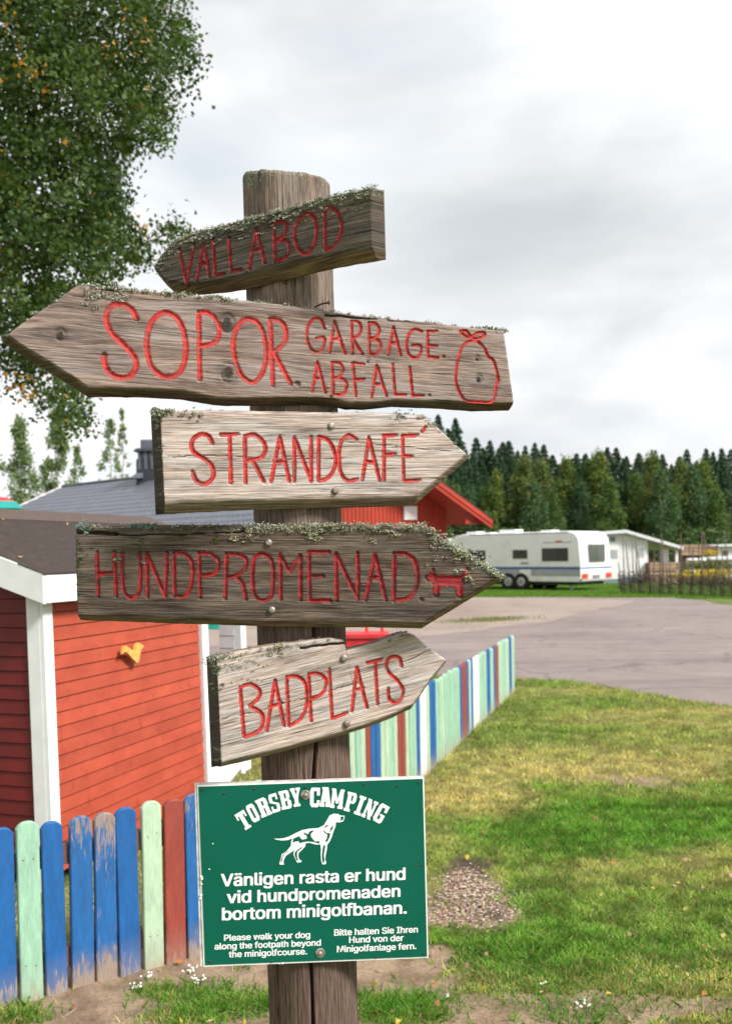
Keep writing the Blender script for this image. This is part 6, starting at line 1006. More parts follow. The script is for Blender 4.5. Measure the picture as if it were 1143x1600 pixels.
# yellow wooden bird on the wall
bd = [(188, 1022), (190, 1011), (194, 1009), (201, 1014), (207, 1017), (209, 1008), (213, 1004), (217, 1006), (222, 1010), (217, 1015), (214, 1033), (211, 1036), (203, 1028), (196, 1020), (192, 1018)]
pts = [onplane(u, v, SC+nr*0.026, nr) for u, v in bd]; mb = MB(); mb.prism(pts, nr*0.014); mb.build('wooden_bird', M['yellow'], house)
# leaves lying on the roof
M['leafy'] = attrmat('dry_leaf', 0.7)
for u, v, lb in ((170, 806, 'yellow leaf near the middle of the playhouse ridge'), (232, 803, 'yellow leaf at the far end of the playhouse ridge'), (32, 869, 'yellow leaf low on the playhouse roof above the white barge board'), (105, 818, 'yellow leaf on the brown playhouse roof beside the arrow board corner'), (5, 812, 'small yellow leaf at the left edge of the playhouse ridge')):
    rn = np.cross(wd, (RS(0, .5)-RS(0, 0))); rn /= np.linalg.norm(rn); rn = rn if rn[2] > 0 else -rn
    p = onplane(u, v, RS(0, 0, .034), rn); C = p[None]; V, Fq = quadcloud(C, 0.022, 0.6, np.random.default_rng(int(u)), 0.9); o = npobj('fallen_leaf', npmesh('fallen_leaf', V, Fq, M['leafy'], cols=[[0.55, 0.36, 0.1]]))
    tag(o, lb, 'leaf', 'leaves on the playhouse roof')
# ------------------------------------------------------------------ striped parasol far left
def parasol():
    c = P(8, 790, 17.0); cx, cy = c[0]-0.10, c[1]; M['teal'] = pm('teal_canvas', (0.01, 0.30, 0.26), None, 3, rough=0.7); M['cred'] = pm('red_canvas', (0.62, 0.05, 0.04), None, 3, rough=0.7); M['cblue'] = pm('blue_canvas', (0.10, 0.16, 0.42), None, 3)
    zt = P(0, 780, 17)[2]+0.045; e = empty('parasol', (cx, cy, 0), 'round parasol in teal, red and blue bands behind the playhouse roof', 'parasol')
    def band(r0, z0, r1, z1, mat, nm):
        mb = MB(); n = 24
        for k in range(n):
            a, b = 2*math.pi*k/n, 2*math.pi*(k+1)/n
            q = [(cx+r*math.cos(t), cy+r*math.sin(t), z) for r, z, t in ((r0, z0, a), (r0, z0, b), (r1, z1, b), (r1, z1, a))]; mb.poly(q, True); mb.poly([(x, y, z-0.006) for x, y, z in q][::-1], True)
        mb.build(nm, mat, e)
    band(0.02, zt, 0.12, zt-0.015, M['cblue'], 'canopy'); band(0.12, zt-.015, .26, zt-.085, M['cred'], 'canopy'); band(.26, zt-.085, .40, zt-.21, M['teal'], 'canopy')
    mb = MB(); mb.tube([(cx, cy, 0.0), (cx, cy, zt-0.01)], [0.02, 0.02], 10); mb.build('pole', M['white'], e); mb = MB(); mb.lathe((cx, cy, 0), (0, 0, 1), [(0, .22), (.06, .22), (.08, .05)], 16); mb.build('base', M['greypaint'], e)
parasol()
# ------------------------------------------------------------------ kiosk with grey tiled roof
M['tile'] = pm('grey_metal_tile', (0.105, 0.113, 0.138), (0.08, 0.088, 0.108), 3, rough=0.45, spec=0.5); M['kred'] = pm('kiosk_red_paint', (0.38, 0.042, 0.020), (0.31, 0.034, 0.016), 2, rough=0.7, rnd=0.1); M['kdark'] = pm('dark_metal', (0.03, 0.035, 0.045), None, 4, rough=0.5)
AX = P(614, 703, 26.0); gd = np.array([0.71, 0.704, 0.0]); gd /= np.linalg.norm(gd); rd = np.array([-gd[1], gd[0], 0])   # gable direction (to right-away), ridge direction (to left-away)
kio = empty('kiosk', (AX[0], AX[1], 0), 'large red board kiosk with grey tiled roof behind the playhouse', 'kiosk')
KZ = AX[2]; HWk = 4.05; dropk = KZ-2.42; RLk = 17.5
def K(g, r, z): return np.array([AX[0], AX[1], 0])+gd*g+rd*r+np.array([0, 0, z])
# find ridge end from the photo column 100
for t in np.linspace(5, 40, 200):
    p = K(0, t, KZ); u = CU+F*np.dot(p-CAM, R_)/p[1]
    if u < 100: RLk = t; break
print('ridge', RLk, 'eave right', [CU+F*np.dot(K(HWk, 0, 2.42)-CAM, R_)/K(HWk, 0, 2.42)[1], CV-F*np.dot(K(HWk, 0, 2.42)-CAM, U_)/K(HWk, 0, 2.42)[1]])
sl_ = dropk/HWk
def tiled(sign_, name):
    hw_ = HWk+(0.9 if sign_ < 0 else 0); nx = int(RLk/0.055); ny = int(math.hypot(hw_, dropk)/0.058); r = np.linspace(0, RLk, nx); g = np.linspace(0, hw_, ny); Rr, Gg = np.meshgrid(r, g)
    ph = (Gg % 0.35)/0.35; h = 0.020*np.abs(np.sin(Rr*math.pi/0.22))+0.035*ph
    Z = KZ-sl_*Gg+h; V = np.array([AX[0], AX[1], 0])+gd*(Gg*sign_)[..., None]+rd*Rr[..., None]+np.stack([Z*0, Z*0, Z], -1)
    idx = np.arange(nx*ny).reshape(ny, nx); Fq = np.stack([idx[:-1, :-1], idx[:-1, 1:], idx[1:, 1:], idx[1:, :-1]], -1).reshape(-1, 4)
    me = npmesh(name, V.reshape(-1, 3)-np.array(wloc(kio)), Fq, M['tile'], smooth=False); return npobj(name, me, kio)
rfL = tiled(-1, 'roof'); tiled(1, 'roof')
for s in (-1, 1):
    mb = MB(); mb.hexa([K(0, 0.01, KZ-.06), K(0, RLk, KZ-.06), K(s*HWk, RLk, KZ-dropk-.06), K(s*HWk, .01, KZ-dropk-.06), K(0, .01, KZ-.02), K(0, RLk, KZ-.02), K(s*HWk, RLk, KZ-dropk-.02), K(s*HWk, .01, KZ-dropk-.02)]); mb.build('soffit', M['kred'], kio)
    for (r0, z0, z1) in ((-0.03, -0.20, 0.0), (-0.06, -0.09, 0.05)):
        mb = MB(); mb.hexa([K(0, r0, KZ+z0), K(0, r0+.025, KZ+z0), K(s*(HWk+.02), r0+.025, KZ-dropk+z0), K(s*(HWk+.02), r0, KZ-dropk+z0), K(0, r0, KZ+z1), K(0, r0+.025, KZ+z1), K(s*(HWk+.02), r0+.025, KZ-dropk+z1), K(s*(HWk+.02), r0, KZ-dropk+z1)]); mb.build('barge_board', M['kred'], kio)
    mb = MB(); mb.hexa([K(0, -.075, KZ+.052), K(0, .05, KZ+.052), K(s*(HWk+.03), .05, KZ-dropk+.052), K(s*(HWk+.03), -.075, KZ-dropk+.052), K(0, -.075, KZ+.075), K(0, .05, KZ+.075), K(s*(HWk+.03), .05, KZ-dropk+.075), K(s*(HWk+.03), -.075, KZ-dropk+.075)]); mb.build('roof_flashing', M['kdark'], kio)
    mb = MB(); mb.hexa([K(0, RLk, KZ-.1), K(0, RLk+.03, KZ-.1), K(s*HWk, RLk+.03, KZ-dropk-.1), K(s*HWk, RLk, KZ-dropk-.1), K(0, RLk, KZ+.08), K(0, RLk+.03, KZ+.08), K(s*HWk, RLk+.03, KZ-dropk+.08), K(s*HWk, RLk, KZ-dropk+.08)]); mb.build('verge', M['greypaint'], kio)
mb = MB(); mb.tube([K(0, -.05, KZ+.05), K(0, RLk, KZ+.05)], [.06, .06], 8); mb.build('ridge_cap', M['tile'], kio)
GO = 0.9  # gable wall set back under the overhang
# wall right edge seen at column 698
gw = 3.0
for t in np.linspace(1, 4, 200):
    p = K(t, GO, 2.5); u = CU+F*np.dot(p-CAM, R_)/p[1]
    if u > 697: gw = t; break
mb = MB(); 
mb.prism([K(-gw, GO+.03, 0), K(gw, GO+.03, 0), K(gw, GO+.03, KZ-sl_*gw-.07), K(0, GO+.03, KZ-.07), K(-gw, GO+.03, KZ-sl_*gw-.07)], rd*(RLk-GO-.9)); kw = mb.build('wall', M['kred'], kio)
nb_ = int(2*gw/0.145); bw = 2*gw/nb_
for i in range(nb_):
    g0_ = -gw+i*bw; g1_ = g0_+bw; z0 = KZ-sl_*abs(g0_)-.075; z1 = KZ-sl_*abs(g1_)-.075
    if g0_ < -gw+.001: z0 = KZ-sl_*gw-.075
    mb = MB(); f = 0.022; mb.prism([K(g0_, GO-.0, 0.1), K(g1_, GO, 0.1), K(g1_, GO, z1), K(g0_, GO, z0)], rd*0.02); mb.build('board', M['kred'], kw)
    mb = MB(); mb.box(K(g0_-.018, GO-.022, 0.1), gd*.036, rd*0.02, (0, 0, z0-.13)); mb.build('batten', M['kred'], kw)
# eave beam + vent
mb = MB(); mb.box(K(gw-0.05, 0.15, 2.42-0.06), gd*(HWk-gw), rd*0.12, (0, 0, .12)); mb.build('beam', M['kred'], kio)
kn_ = -rd
def onk(u, v, off=0.03): return onplane(u, v, K(0, GO, 0)-rd*off, kn_)
mb = MB(); q = [onk(630, 812), onk(650, 812), onk(650, 791), onk(630, 791)]; mb.prism(q, -rd*.03); vt = mb.build('vent', M['white'], kio)
mb = MB(); q = [onk(632.5, 809, .065), onk(647.5, 809, .065), onk(647.5, 793, .065), onk(632.5, 793, .065)]; mb.prism(q, -rd*.01); mb.build('vent_grille', M['greypaint'], vt)
# chimney with cap at column 212-260
for t in np.linspace(2, RLk, 300):
    p = K(0, t, KZ); u = CU+F*np.dot(p-CAM, R_)/p[1]
    if u < 250: ct = t; break
cc_ = K(-0.15, ct, KZ); mpp = cc_[1]/F
mb = MB(); mb.box(cc_+np.array([-27*mpp, -.3, -.5]), (70*mpp, 0, 0), (0, .6, 0), (0, 0, .5+26*mpp)); ch = mb.build('chimney', M['kdark'], kio)
for dx in (-24, -14, -4, 8, 20, 32): mb = MB(); mb.box(cc_+np.array([dx*mpp, -.33, 10*mpp]), (4*mpp, 0, 0), (0, .66, 0), (0, 0, 30*mpp)); mb.build('chimney_rib', M['tile'], ch)
mb = MB(); a = cc_+np.array([-31*mpp, -.42, 38*mpp]); mb.hexa([a, a+(72*mpp, 0, 0), a+(72*mpp, .84, 0), a+(0, .84, 0), a+(5*mpp, .1, 5*mpp), a+(67*mpp, .1, 5*mpp), a+(67*mpp, .74, 5*mpp), a+(5*mpp, .74, 5*mpp)]); mb.build('chimney_cap', M['kdark'], ch)
mb = MB(); mb.box(cc_+np.array([-20*mpp, -.3, 42*mpp]), (52*mpp, 0, 0), (0, .6, 0), (0, 0, 14*mpp)); mb.build('chimney_hood', M['tile'], ch)
mb = MB(); mb.tube([cc_+np.array([-1*mpp, 0, 50*mpp]), cc_+np.array([-1*mpp, 0, 110*mpp])], [.012, .012], 6); mb.build('aerial', M['kdark'], kio)
mb = MB(); a = cc_+np.array([-36*mpp, -.5, -4*mpp]); mb.hexa([a, a+(20*mpp, 0, 0), a+(20*mpp, .5, 0), a+(0, .5, 0), a+(10*mpp, .1, 8*mpp), a+(20*mpp, .1, 8*mpp), a+(20*mpp, .4, 8*mpp), a+(10*mpp, .4, 8*mpp)]); mb.build('flashing', M['tile'], ch)
# ------------------------------------------------------------------ red bench seen between the boards, teal box
M['bred'] = pm('bright_red_paint', (0.66, 0.035, 0.04), None, 6, rough=0.4)
def bench():
    Y = 9.0; a = P(530, 992, Y); b = P(612, 991, Y); e = empty('bench', (a[0], a[1], 0), 'bright red bench seen between the two lowest boards', 'bench'); w_ = b[0]-a[0]; zt = a[2]
    mb = MB(); mb.box((a[0]-.35, a[1]-.02, zt-.03), (w_+.33, 0, 0), (0, .42, 0), (0, 0, .03)); mb.build('seat', M['bred'], e)
    mb = MB(); mb.box((a[0]-.33, a[1], zt-.17), (w_+.29, 0, 0), (0, .03, 0), (0, 0, .135)); mb.build('apron', M['bred'], e)
    for x in (-.31, w_-.09):
        for y in (0.03, .33): mb = MB(); mb.box((a[0]+x, a[1]+y, 0), (.05, 0, 0), (0, .05, 0), (0, 0, zt-.031)); mb.build('leg', M['bred'], e)
    for u in (570, 594): c = P(u, 990, Y+.40); mb = MB(); mb.box((c[0], c[1]-.0, zt+.0), (.030, 0, 0), (0, .03, 0), (0, 0, .18)); mb.build('back_post', M['bred'], e)
    mb = MB(); mb.box((a[0]-.3, a[1]+.40, zt+.13), (w_+.27, 0, 0), (0, .025, 0), (0, 0, .09)); mb.build('backrest', M['bred'], e)
bench()
def crate():
    Y = G(340, 984)[1]; a = P(312, 984, Y); b = P(352, 984, Y); M['tealp'] = pm('teal_plastic', (0.01, 0.26, 0.20), None, 4, rough=0.5); w_ = b[0]-a[0]
    e = empty('storage_box', (a[0], a[1], 0), 'teal storage box on the gravel behind the playhouse porch', 'box')
    mb = MB(); mb.box((a[0], a[1], 0.008), (w_, 0, 0), (0, .5, 0), (0, 0, .42)); mb.build('box_body', M['tealp'], e); mb = MB(); mb.box((a[0]-.02, a[1]-.02, .43), (w_+.04, 0, 0), (0, .54, 0), (0, 0, .05)); mb.build('lid', M['tealp'], e)
crate()
# ------------------------------------------------------------------ caravan
M['cw'] = pm('caravan_white', (0.88, 0.88, 0.86), (0.84, 0.84, 0.82), 2, rough=0.3, spec=0.5, dirt=(0.55, 0.53, 0.48), dirt_amt=0.4); M['glass'] = pm('tinted_window', (0.045, 0.055, 0.05), (0.09, 0.10, 0.09), 1.4, rough=0.12, spec=0.6)
M['cstripe'] = pm('blue_stripe', (0.10, 0.15, 0.36), None, 4, rough=0.3); M['cgrey'] = pm('grey_panel', (0.42, 0.43, 0.44), None, 3, rough=0.4); M['tyre'] = pm('tyre_rubber', (0.02, 0.02, 0.02), None, 20, rough=0.9); M['rim'] = pm('silver_rim', (0.55, 0.55, 0.55), None, 20, rough=0.35, metal=0.5)
M['lamp'] = pm('red_lamp_glass', (0.75, 0.06, 0.03), None, 20, rough=0.25); M['trim'] = pm('grey_trim', (0.22, 0.22, 0.23), None, 10, rough=0.5)
def caravan(CR, sd, name, label, LEN=6.7, full=True):
    """CR rear near corner on the ground, sd direction of the side (towards the front)"""
    sd = sd/np.linalg.norm(sd); rr = np.array([sd[1], -sd[0], 0]); W_ = 2.3; ZB, ZT = 0.34, 2.26
    e = empty(name, CR, label, 'caravan')
    def Q(s, r, z): return CR+sd*s+rr*r+np.array([0, 0, z])
    pr = [(0.10, ZB), (LEN-0.75, ZB), (LEN-.35, ZB+.15), (LEN-.1, ZB+.5), (LEN, ZB+.9), (LEN-.12, ZT-.75), (LEN-.35, ZT-.42), (LEN-.65, ZT-.20), (LEN-.95, ZT-.07), (LEN-1.4, ZT), (0.50, ZT+.02), (0.30, ZT-.02), (0.16, ZT-.10), (0.07, ZT-.22), (0.03, ZT-.38), (-0.02, ZT-1.0), (-.05, ZB+.5), (-.04, ZB+.15), (0.0, ZB+.04)]
    # body: extruded profile with rounded shoulders
    mb = MB(); n = len(pr); secs = []
    for r_, ins in ((0.0, .035), (0.03, 0.0), (W_-.03, 0.0), (W_, .035)):
        cx_, cz_ = LEN/2, (ZB+ZT)/2; secs.append([Q(s+(ins if s < cx_ else -ins), r_, z+(ins if z < cz_ else -ins)) for s, z in pr])
    for k in range(4): mb.v += [tuple(p) for p in secs[k]]
    for k in range(3):
        for j in range(n): mb.f.append((k*n+j, k*n+(j+1) % n, (k+1)*n+(j+1) % n, (k+1)*n+j)); mb.sm.append(True)
    mb.f.append(tuple(range(n-1, -1, -1))); mb.sm.append(False); mb.f.append(tuple(range(3*n, 4*n))); mb.sm.append(False)
    body = mb.build('body', M['cw'], e)
    def side(s0, z0, s1, z1, mat, nm, par=e, o=0.012, t=0.02): mb = MB(); mb.box(Q(s0, -o, z0), sd*(s1-s0), rr*t, (0, 0, z1-z0)); return mb.build(nm, mat, par)
    def rear(r0, z0, r1, z1, mat, nm, par=e, o=0.07, t=0.05): mb = MB(); mb.box(Q(-o, r0, z0), rr*(r1-r0), sd*t, (0, 0, z1-z0)); return mb.build(nm, mat, par)
    def win(s0, z0, s1, z1, fr=side, **k):
        w0 = fr(s0-.03, z0-.03, s1+.03, z1+.03, M['trim'], 'window', **k); k = dict(k); k['o'] = k.get('o', .012)+.012; fr(s0, z0, s1, z1, M['glass'], 'pane', par=w0, **k)
    def uS(u, v):      # side coordinates from the picture
        p = onplane(u, v, CR, rr); return float(np.dot(p-CR, sd)), float(p[2])
    if full:
        for (u0, v0, u1, v1) in ((847, 876, 886, 857), (801.5, 872, 822.5, 860), (732, 879, 757, 861)):
            a, b = uS(u0, v0), uS(u1, v1); win(min(a[0], b[0]), a[1], max(a[0], b[0]), b[1])
        win(0.62, 1.12, 1.75, 1.74, fr=rear, o=.075)
        side(0.0, 0.82, LEN-.35, 0.92, M['cstripe'], 'stripe', o=.006); side(0.0, .56, LEN-.45, .815, M['cgrey'], 'grey_band', o=.005); rear(0.02, .84, W_-.02, .90, M['cstripe'], 'stripe', o=.058)
        a = uS(812, 899); b = uS(829, 892); side(b[0], a[1]-.02, a[0], b[1]+.05, M['cw'], 'service_hatch', o=.014)
        a = uS(813, 882); b = uS(825, 878); side(b[0], a[1], a[0], b[1], M['cgrey'], 'fridge_vent', o=.014)
        side(0.35, ZT-.42, 1.6, ZT-.395, M['trim'], 'badge', o=.006); side(0.75, ZT-.41, 1.05, ZT-.35, M['lamp'], 'badge', o=.008)
        side(LEN-1.6, ZT-.055, .5, ZT-.02, M['trim'], 'awning_rail', o=.008)
        for r0 in (0.06, W_-.42):
            rear(r0, .47, r0+.36, .66, M['lamp'], 'tail_light', o=.10)
        rear(0.85, .48, 1.35, .60, M['trim'], 'number_plate', o=.09); rear(0.0, .38, W_, .46, M['cgrey'], 'bumper', o=.09)
        sw = uS(814, 913)[0]; sw2 = uS(794, 913)[0]
        for s in (sw, sw2):
            for r in (-.005, W_-.2):
                mb = MB(); c = Q(s, r, 0.33); mb.lathe(c, rr, [(-.03, .28), (-.02, .34), (.0, .35), (.17, .35), (.2, .31)], 24); wh = mb.build('wheel', M['tyre'], e)
                mb = MB(); mb.lathe(c-rr*.045, rr, [(0, .15), (.012, .18), (.04, .18)], 20); mb.build('rim', M['rim'], wh)
                mb = MB(); mb.lathe(c-rr*.06, rr, [(0, .04), (.02, .06)], 10); mb.build('hub', M['trim'], wh)
        side(sw-.45, .30, sw2+.45, .74, M['kdark'], 'wheel_arch', o=-0.004, t=0.01)
        mb = MB(); mb.box(Q(0.2, .15, .22), sd*(LEN-1.2), rr*(W_-.3), (0, 0, .16)); mb.build('chassis', M['kdark'], e)
        for s in (.5, 3.0, 5.6): mb = MB(); mb.box(Q(s, .25, 0), sd*.08, rr*.08, (0, 0, .3)); mb.build('steady_leg', M['rim'], e)
        for s, l, h in ((3.4, .75, .16), (1.7, .5, .10), (5.3, .5, .12), (4.6, .4, .07)): mb = MB(); mb.box(Q(s, .8, ZT-.01), sd*l, rr*.6, (0, 0, h)); mb.build('roof_vent', M['cw'], e)
    else:
        win(1.0, 1.35, 2.2, 1.95); win(3.4, 1.4, 4.2, 1.95); win(0.5, 1.35, 1.8, 2.0, fr=rear, o=.075)
        for s in (LEN*.5,):
            mb = MB(); mb.lathe(Q(s, .0, .33), rr, [(0, .25), (0, .33), (.2, .33)], 16); mb.build('wheel', M['tyre'], e)
    return e
CR = G(906, 924); CR[2] = 0
sdc = None; best = 9
def scan():
    global sdc, best
    for al in np.radians(np.arange(20, 75, 0.5)):
        rr = np.array([math.cos(al), math.sin(al), 0]); p = CR+rr*2.3; u = CU+F*p[0]/p[1]
        if abs(u-952) < best: best = abs(u-952); sdc = np.array([-rr[1], rr[0], 0])
scan(); caravan(CR, sdc, 'caravan', 'white caravan with blue stripe and twin axles parked beyond the road')
q = G(700, 924); caravan(np.array([P(728, 862, 56)[0], 56, 0]), np.array([-1, 0.25, 0]), 'caravan', 'white caravan half hidden behind the kiosk eave', 6.0, False)
# ------------------------------------------------------------------ white shed with sloping roof
M['wclad'] = pm('white_cladding', (0.74, 0.73, 0.72), (0.68, 0.67, 0.66), 3, rough=0.6); M['greybase'] = pm('grey_base', (0.20, 0.25, 0.28), None, 3, rough=0.8); M['tin'] = pm('white_tin_roof', (0.72, 0.73, 0.74), (0.62, 0.63, 0.64), 3, rough=0.4)
def annex():
    Y = 45.0; k = Y/F
    def A(u, v, dy=0): p = P(u, v, Y); return np.array([p[0], Y+dy, p[2]])
    o0 = A(944, 900); e = empty('white_shed', (o0[0], Y, 0), 'white shed with a long sloping white roof behind the caravan', 'shed')
    xl, xr, xr2 = A(944, 900)[0], A(1012, 900)[0], A(1063, 856)[0]
    zL, zp, zr = A(944, 834)[2], A(975, 831)[2], A(1064, 857)[2]; xp = A(975, 900)[0]; zw = zp+(zr-zp)*(xr-xp)/(xr2-xp)
    mb = MB(); mb.prism([(xl, Y, .02), (xr, Y, .02), (xr, Y, zw-.06), (xp, Y, zp-.06), (xl, Y, zL-.06)], (0, 4.5, 0)); w0 = mb.build('wall', M['wclad'], e)
    n = 14
    for i in range(n):
        x0 = xl+(xr-xl)*i/n; x1 = xl+(xr-xl)*(i+1)/n-.012; zz = min(zp, zL+(zp-zL)*(x0-xl)/(xp-xl)) if x0 < xp else zp+(zr-zp)*(x1-xp)/(xr2-xp)
        mb = MB(); mb.box((x0, Y-.02, .5), (x1-x0, 0, 0), (0, .018, 0), (0, 0, zz-.12-.5)); mb.build('board', M['wclad'], w0)
    mb = MB(); mb.box((xl-.01, Y-.035, .02), (xr-xl+.02, 0, 0), (0, .03, 0), (0, 0, A(980, 905)[2]+.08)); mb.build('base_board', M['greybase'], e)
    mb = MB(); mb.prism([(xl-.3, Y-.35, zL-.05), (xp, Y-.35, zp-.05), (xr2, Y-.35, zr-.05), (xr2, Y-.35, zr+.09), (xp, Y-.35, zp+.09), (xl-.3, Y-.35, zL+.09)], (0, 5.2, 0)); mb.build('roof', M['tin'], e)
    for u0, u1, v0, v1 in ((951, 966, 905, 853), (994, 1007, 905, 851)):
        a, b = A(u0, v0), A(u1, v1); mb = MB(); mb.box((a[0], Y-.06, a[2]), (b[0]-a[0], 0, 0), (0, .03, 0), (0, 0, b[2]-a[2])); dd = mb.build('door', M['white'], e)
        mb = MB(); mb.box((a[0]+.08, Y-.08, b[2]-.55), (b[0]-a[0]-.16, 0, 0), (0, .015, 0), (0, 0, .38)); mb.build('door_panel', M['cgrey'], dd)
    a, b = A(952, 846), A(960, 839); mb = MB(); mb.box((a[0], Y-.06, a[2]), (b[0]-a[0], 0, 0), (0, .03, 0), (0, 0, b[2]-a[2])); mb.build('vent', M['greybase'], e)
    # open bay at the right: post and brown back wall
    mb = MB(); mb.box((xr2-.25, Y, .0), (.12, 0, 0), (0, .12, 0), (0, 0, zr-.06)); mb.build('roof_post', M['white'], e)
    n = 12
    M['bk'] = pm('brown_boards', (0.22, 0.14, 0.09), (0.15, 0.09, 0.06), 4, rough=0.8, rnd=.2)
    for i in range(n): x0 = xr+.02+(xr2-.3-xr)*i/n; mb = MB(); mb.box((x0, Y+3, 0.01), ((xr2-.3-xr)/n-.03, 0, 0), (0, .04, 0), (0, 0, zr-.2)); mb.build('board', M['bk'], e)
    a, b = A(1036, 878), A(1047, 858); mb = MB(); mb.box((a[0], Y+.3, 0.01), (b[0]-a[0], 0, 0), (0, .5, 0), (0, 0, b[2])); mb.build('cupboard', M['white'], e)
annex()
# ------------------------------------------------------------------ crates, cabins, shrubs at the far right
M['crate'] = pm('pale_crate_wood', (0.40, 0.28, 0.18), (0.30, 0.20, 0.13), 3, rough=0.8, rnd=0.25); M['crate_d'] = pm('brown_crate_wood', (0.20, 0.11, 0.065), (0.13, 0.07, 0.045), 3, rough=0.8, rnd=.25)
def slatbox(u0, v0, u1, v1, Y, label, mat, rows=4, name='wooden_crate', depth=1.2, cat='crate', grp=None):
    a, b = P(u0, v0, Y), P(u1, v1, Y); w_ = b[0]-a[0]; h = b[2]-max(a[2], 0.0); z0 = max(a[2], 0.0); e = empty(name, (a[0], Y, z0), label, cat, grp)
    mb = MB(); mb.box((a[0]+.03, Y+.03, z0+.0), (w_-.06, 0, 0), (0, depth, 0), (0, 0, h-.02)); mb.build('crate_body', M['crate_d'], e)
    for i in range(rows):
        mb = MB(); mb.box((a[0], Y, z0+h*i/rows+.01), (w_, 0, 0), (0, .025, 0), (0, 0, h/rows*.82)); mb.build('slat', mat, e)
    for x in (0, w_/2-.04, w_-.08): mb = MB(); mb.box((a[0]+x, Y-.03, z0), (.08, 0, 0), (0, .028, 0), (0, 0, h)); mb.build('upright', mat, e)
slatbox(1062, 868, 1094, 850, 47, 'pale wooden crate on top of the stack right of the white shed roof', M['crate'], 3)
slatbox(1013, 918, 1062, 893, 44, 'large pale slatted crate low behind the wattle fence, right of the white shed', M['crate'], 4)
slatbox(1013, 892.5, 1061, 878, 44.3, 'pale slatted crate stacked on the large one behind the wattle fence', M['crate'], 3)
slatbox(1062, 920, 1094, 869, 47.2, 'tall brown slatted crate under the pale one right of the shed roof', M['crate_d'], 6)
slatbox(1094, 882, 1143, 874, 50, 'long brown wooden trough below the caravans at far right', M['crate_d'], 2)
slatbox(1096, 868, 1120, 852, 52, 'dark slatted crate beside the topmost pale crate', M['crate_d'], 3)
def cabin(u0, v0, u1, v1, Y, label):
    a, b = P(u0, v0, Y), P(u1, v1, Y); w_ = b[0]-a[0]; zt = b[2]; e = empty('cabin', (a[0], Y, 0), label, 'cabin')
    mb = MB(); mb.box((a[0], Y, 0), (w_, 0, 0), (0, 2.4, 0), (0, 0, zt)); mb.build('wall', M['greypaint'], e)
    mb = MB(); mb.prism([(a[0]-.5, Y-.3, zt+.002), (a[0]+w_+.2, Y-.3, zt+.002), (a[0]+w_+.2, Y-.3, zt+.16), (a[0]-.5, Y-.3, zt+.10)], (0, 3, 0)); mb.build('roof', M['tin'], e)
    for i in range(3):
        x = a[0]+w_*(.12+.3*i); mb = MB(); mb.box((x, Y-.03, zt-.75), (w_*.2, 0, 0), (0, .025, 0), (0, 0, .55)); wn = mb.build('window', M['white'], e); mb = MB(); mb.box((x+.05, Y-.045, zt-.70), (w_*.2-.1, 0, 0), (0, .012, 0), (0, 0, .45)); mb.build('pane', M['glass'], wn)
cabin(1122, 900, 1190, 873.5, 49.5, 'low pale cabin with a flat white roof at the right edge'); cabin(1118, 870, 1180, 853, 60, 'pale cabin with windows behind the crates at the right edge, above the low cabin')
a = P(1072, 879, 49); 
for i, (u0, u1, lb) in enumerate(((1071, 1083, 'left white barrel on the brown crates'), (1085, 1098, 'right white barrel on the brown crates'), (1056, 1067, 'white bucket at the shed roof end'))):
    c = P((u0+u1)/2, 878, 46.8); mb = MB(); r = (u1-u0)/2*46.8/F; mb.lathe((c[0], 46.8-(0.5 if i < 2 else 1.4), c[2]), (0, 0, 1), [(-.15, r*.9), (0, r), (.16, r), (.18, r*.8)], 14); 
    mb.lathe((c[0], 46.8-(0.5 if i < 2 else 1.4), 0), (0, 0, 1), [(0, r*.5), (c[2]-.16, r*.5)], 8)
    o = mb.build('barrel', M['white'], None, loc=(c[0], 46.3, 0)); tag(o, lb, 'barrel')
M['leaf'] = attrmat('leaves', 0.55, trans=0.25); M['needle'] = attrmat('needles', 0.7, trans=0.10)
M['bark'] = pm('brown_bark', (0.12, 0.09, 0.07), (0.06, 0.045, 0.035), 6, (3, 3, 1), rough=0.9, bump=0.5, bscale=20); M['birch'] = pm('birch_bark', (0.50, 0.48, 0.44), (0.12, 0.10, 0.09), 5, (1, 1, 4), rough=0.8, lo=0.4, hi=0.5)
def shrub(u, v0, v1, w_, Y, pal, label, n=1800, size=.10, seed=0, nm='shrub'):
    rg = np.random.default_rng(seed); a, b = P(u, v0, Y), P(u, v1, Y); h = b[2]; C = rg.normal(size=(n, 3))*np.array([w_*.32, .5, .0]); z = rg.random(n); C[:, 2] = max(a[2], .05)+z*(h-max(a[2], .05)); C += np.array([a[0], Y, 0])
    V, Fq = quadcloud(C, size, .8, rg); pal = np.array(pal); me = npmesh('foliage', V-np.array([a[0], Y, 0]), Fq, M['leaf'], cols=pal[rg.integers(len(pal), size=n)]*(0.7+.6*rg.random((n, 1))))
    e = empty(nm, (a[0], Y, 0), label, 'shrub'); o = npobj('foliage', me, e); o['kind'] = 'stuff'; mb = MB(); mb.tube([(a[0], Y, -.02), (a[0]+.05, Y, h*.6)], [.04, .02], 6); mb.build('stem', M['bark'], e)
Y1 = [[0.60, 0.42, 0.02], [0.5, 0.36, 0.03], [.12, .14, .03]]; G1 = [[0.10, 0.12, 0.04], [0.15, 0.16, 0.05], [.07, .09, .03]]
shrub(1078, 904, 895, 1.0, 42, Y1, 'yellow flowering bush, left of the two behind the wattle fence', 1300, .07, 1); shrub(1110, 905, 890, 1.3, 42, Y1, 'yellow flowering bush, right of the two behind the wattle fence', 2200, .08, 2)
shrub(1105, 890, 876, 1.5, 44.5, G1, 'olive green bush above the yellow flowers', 1500, .09, 3); shrub(1108, 868, 860, .5, 49, Y1, 'small yellow bush on the brown crates', 600, .07, 4)
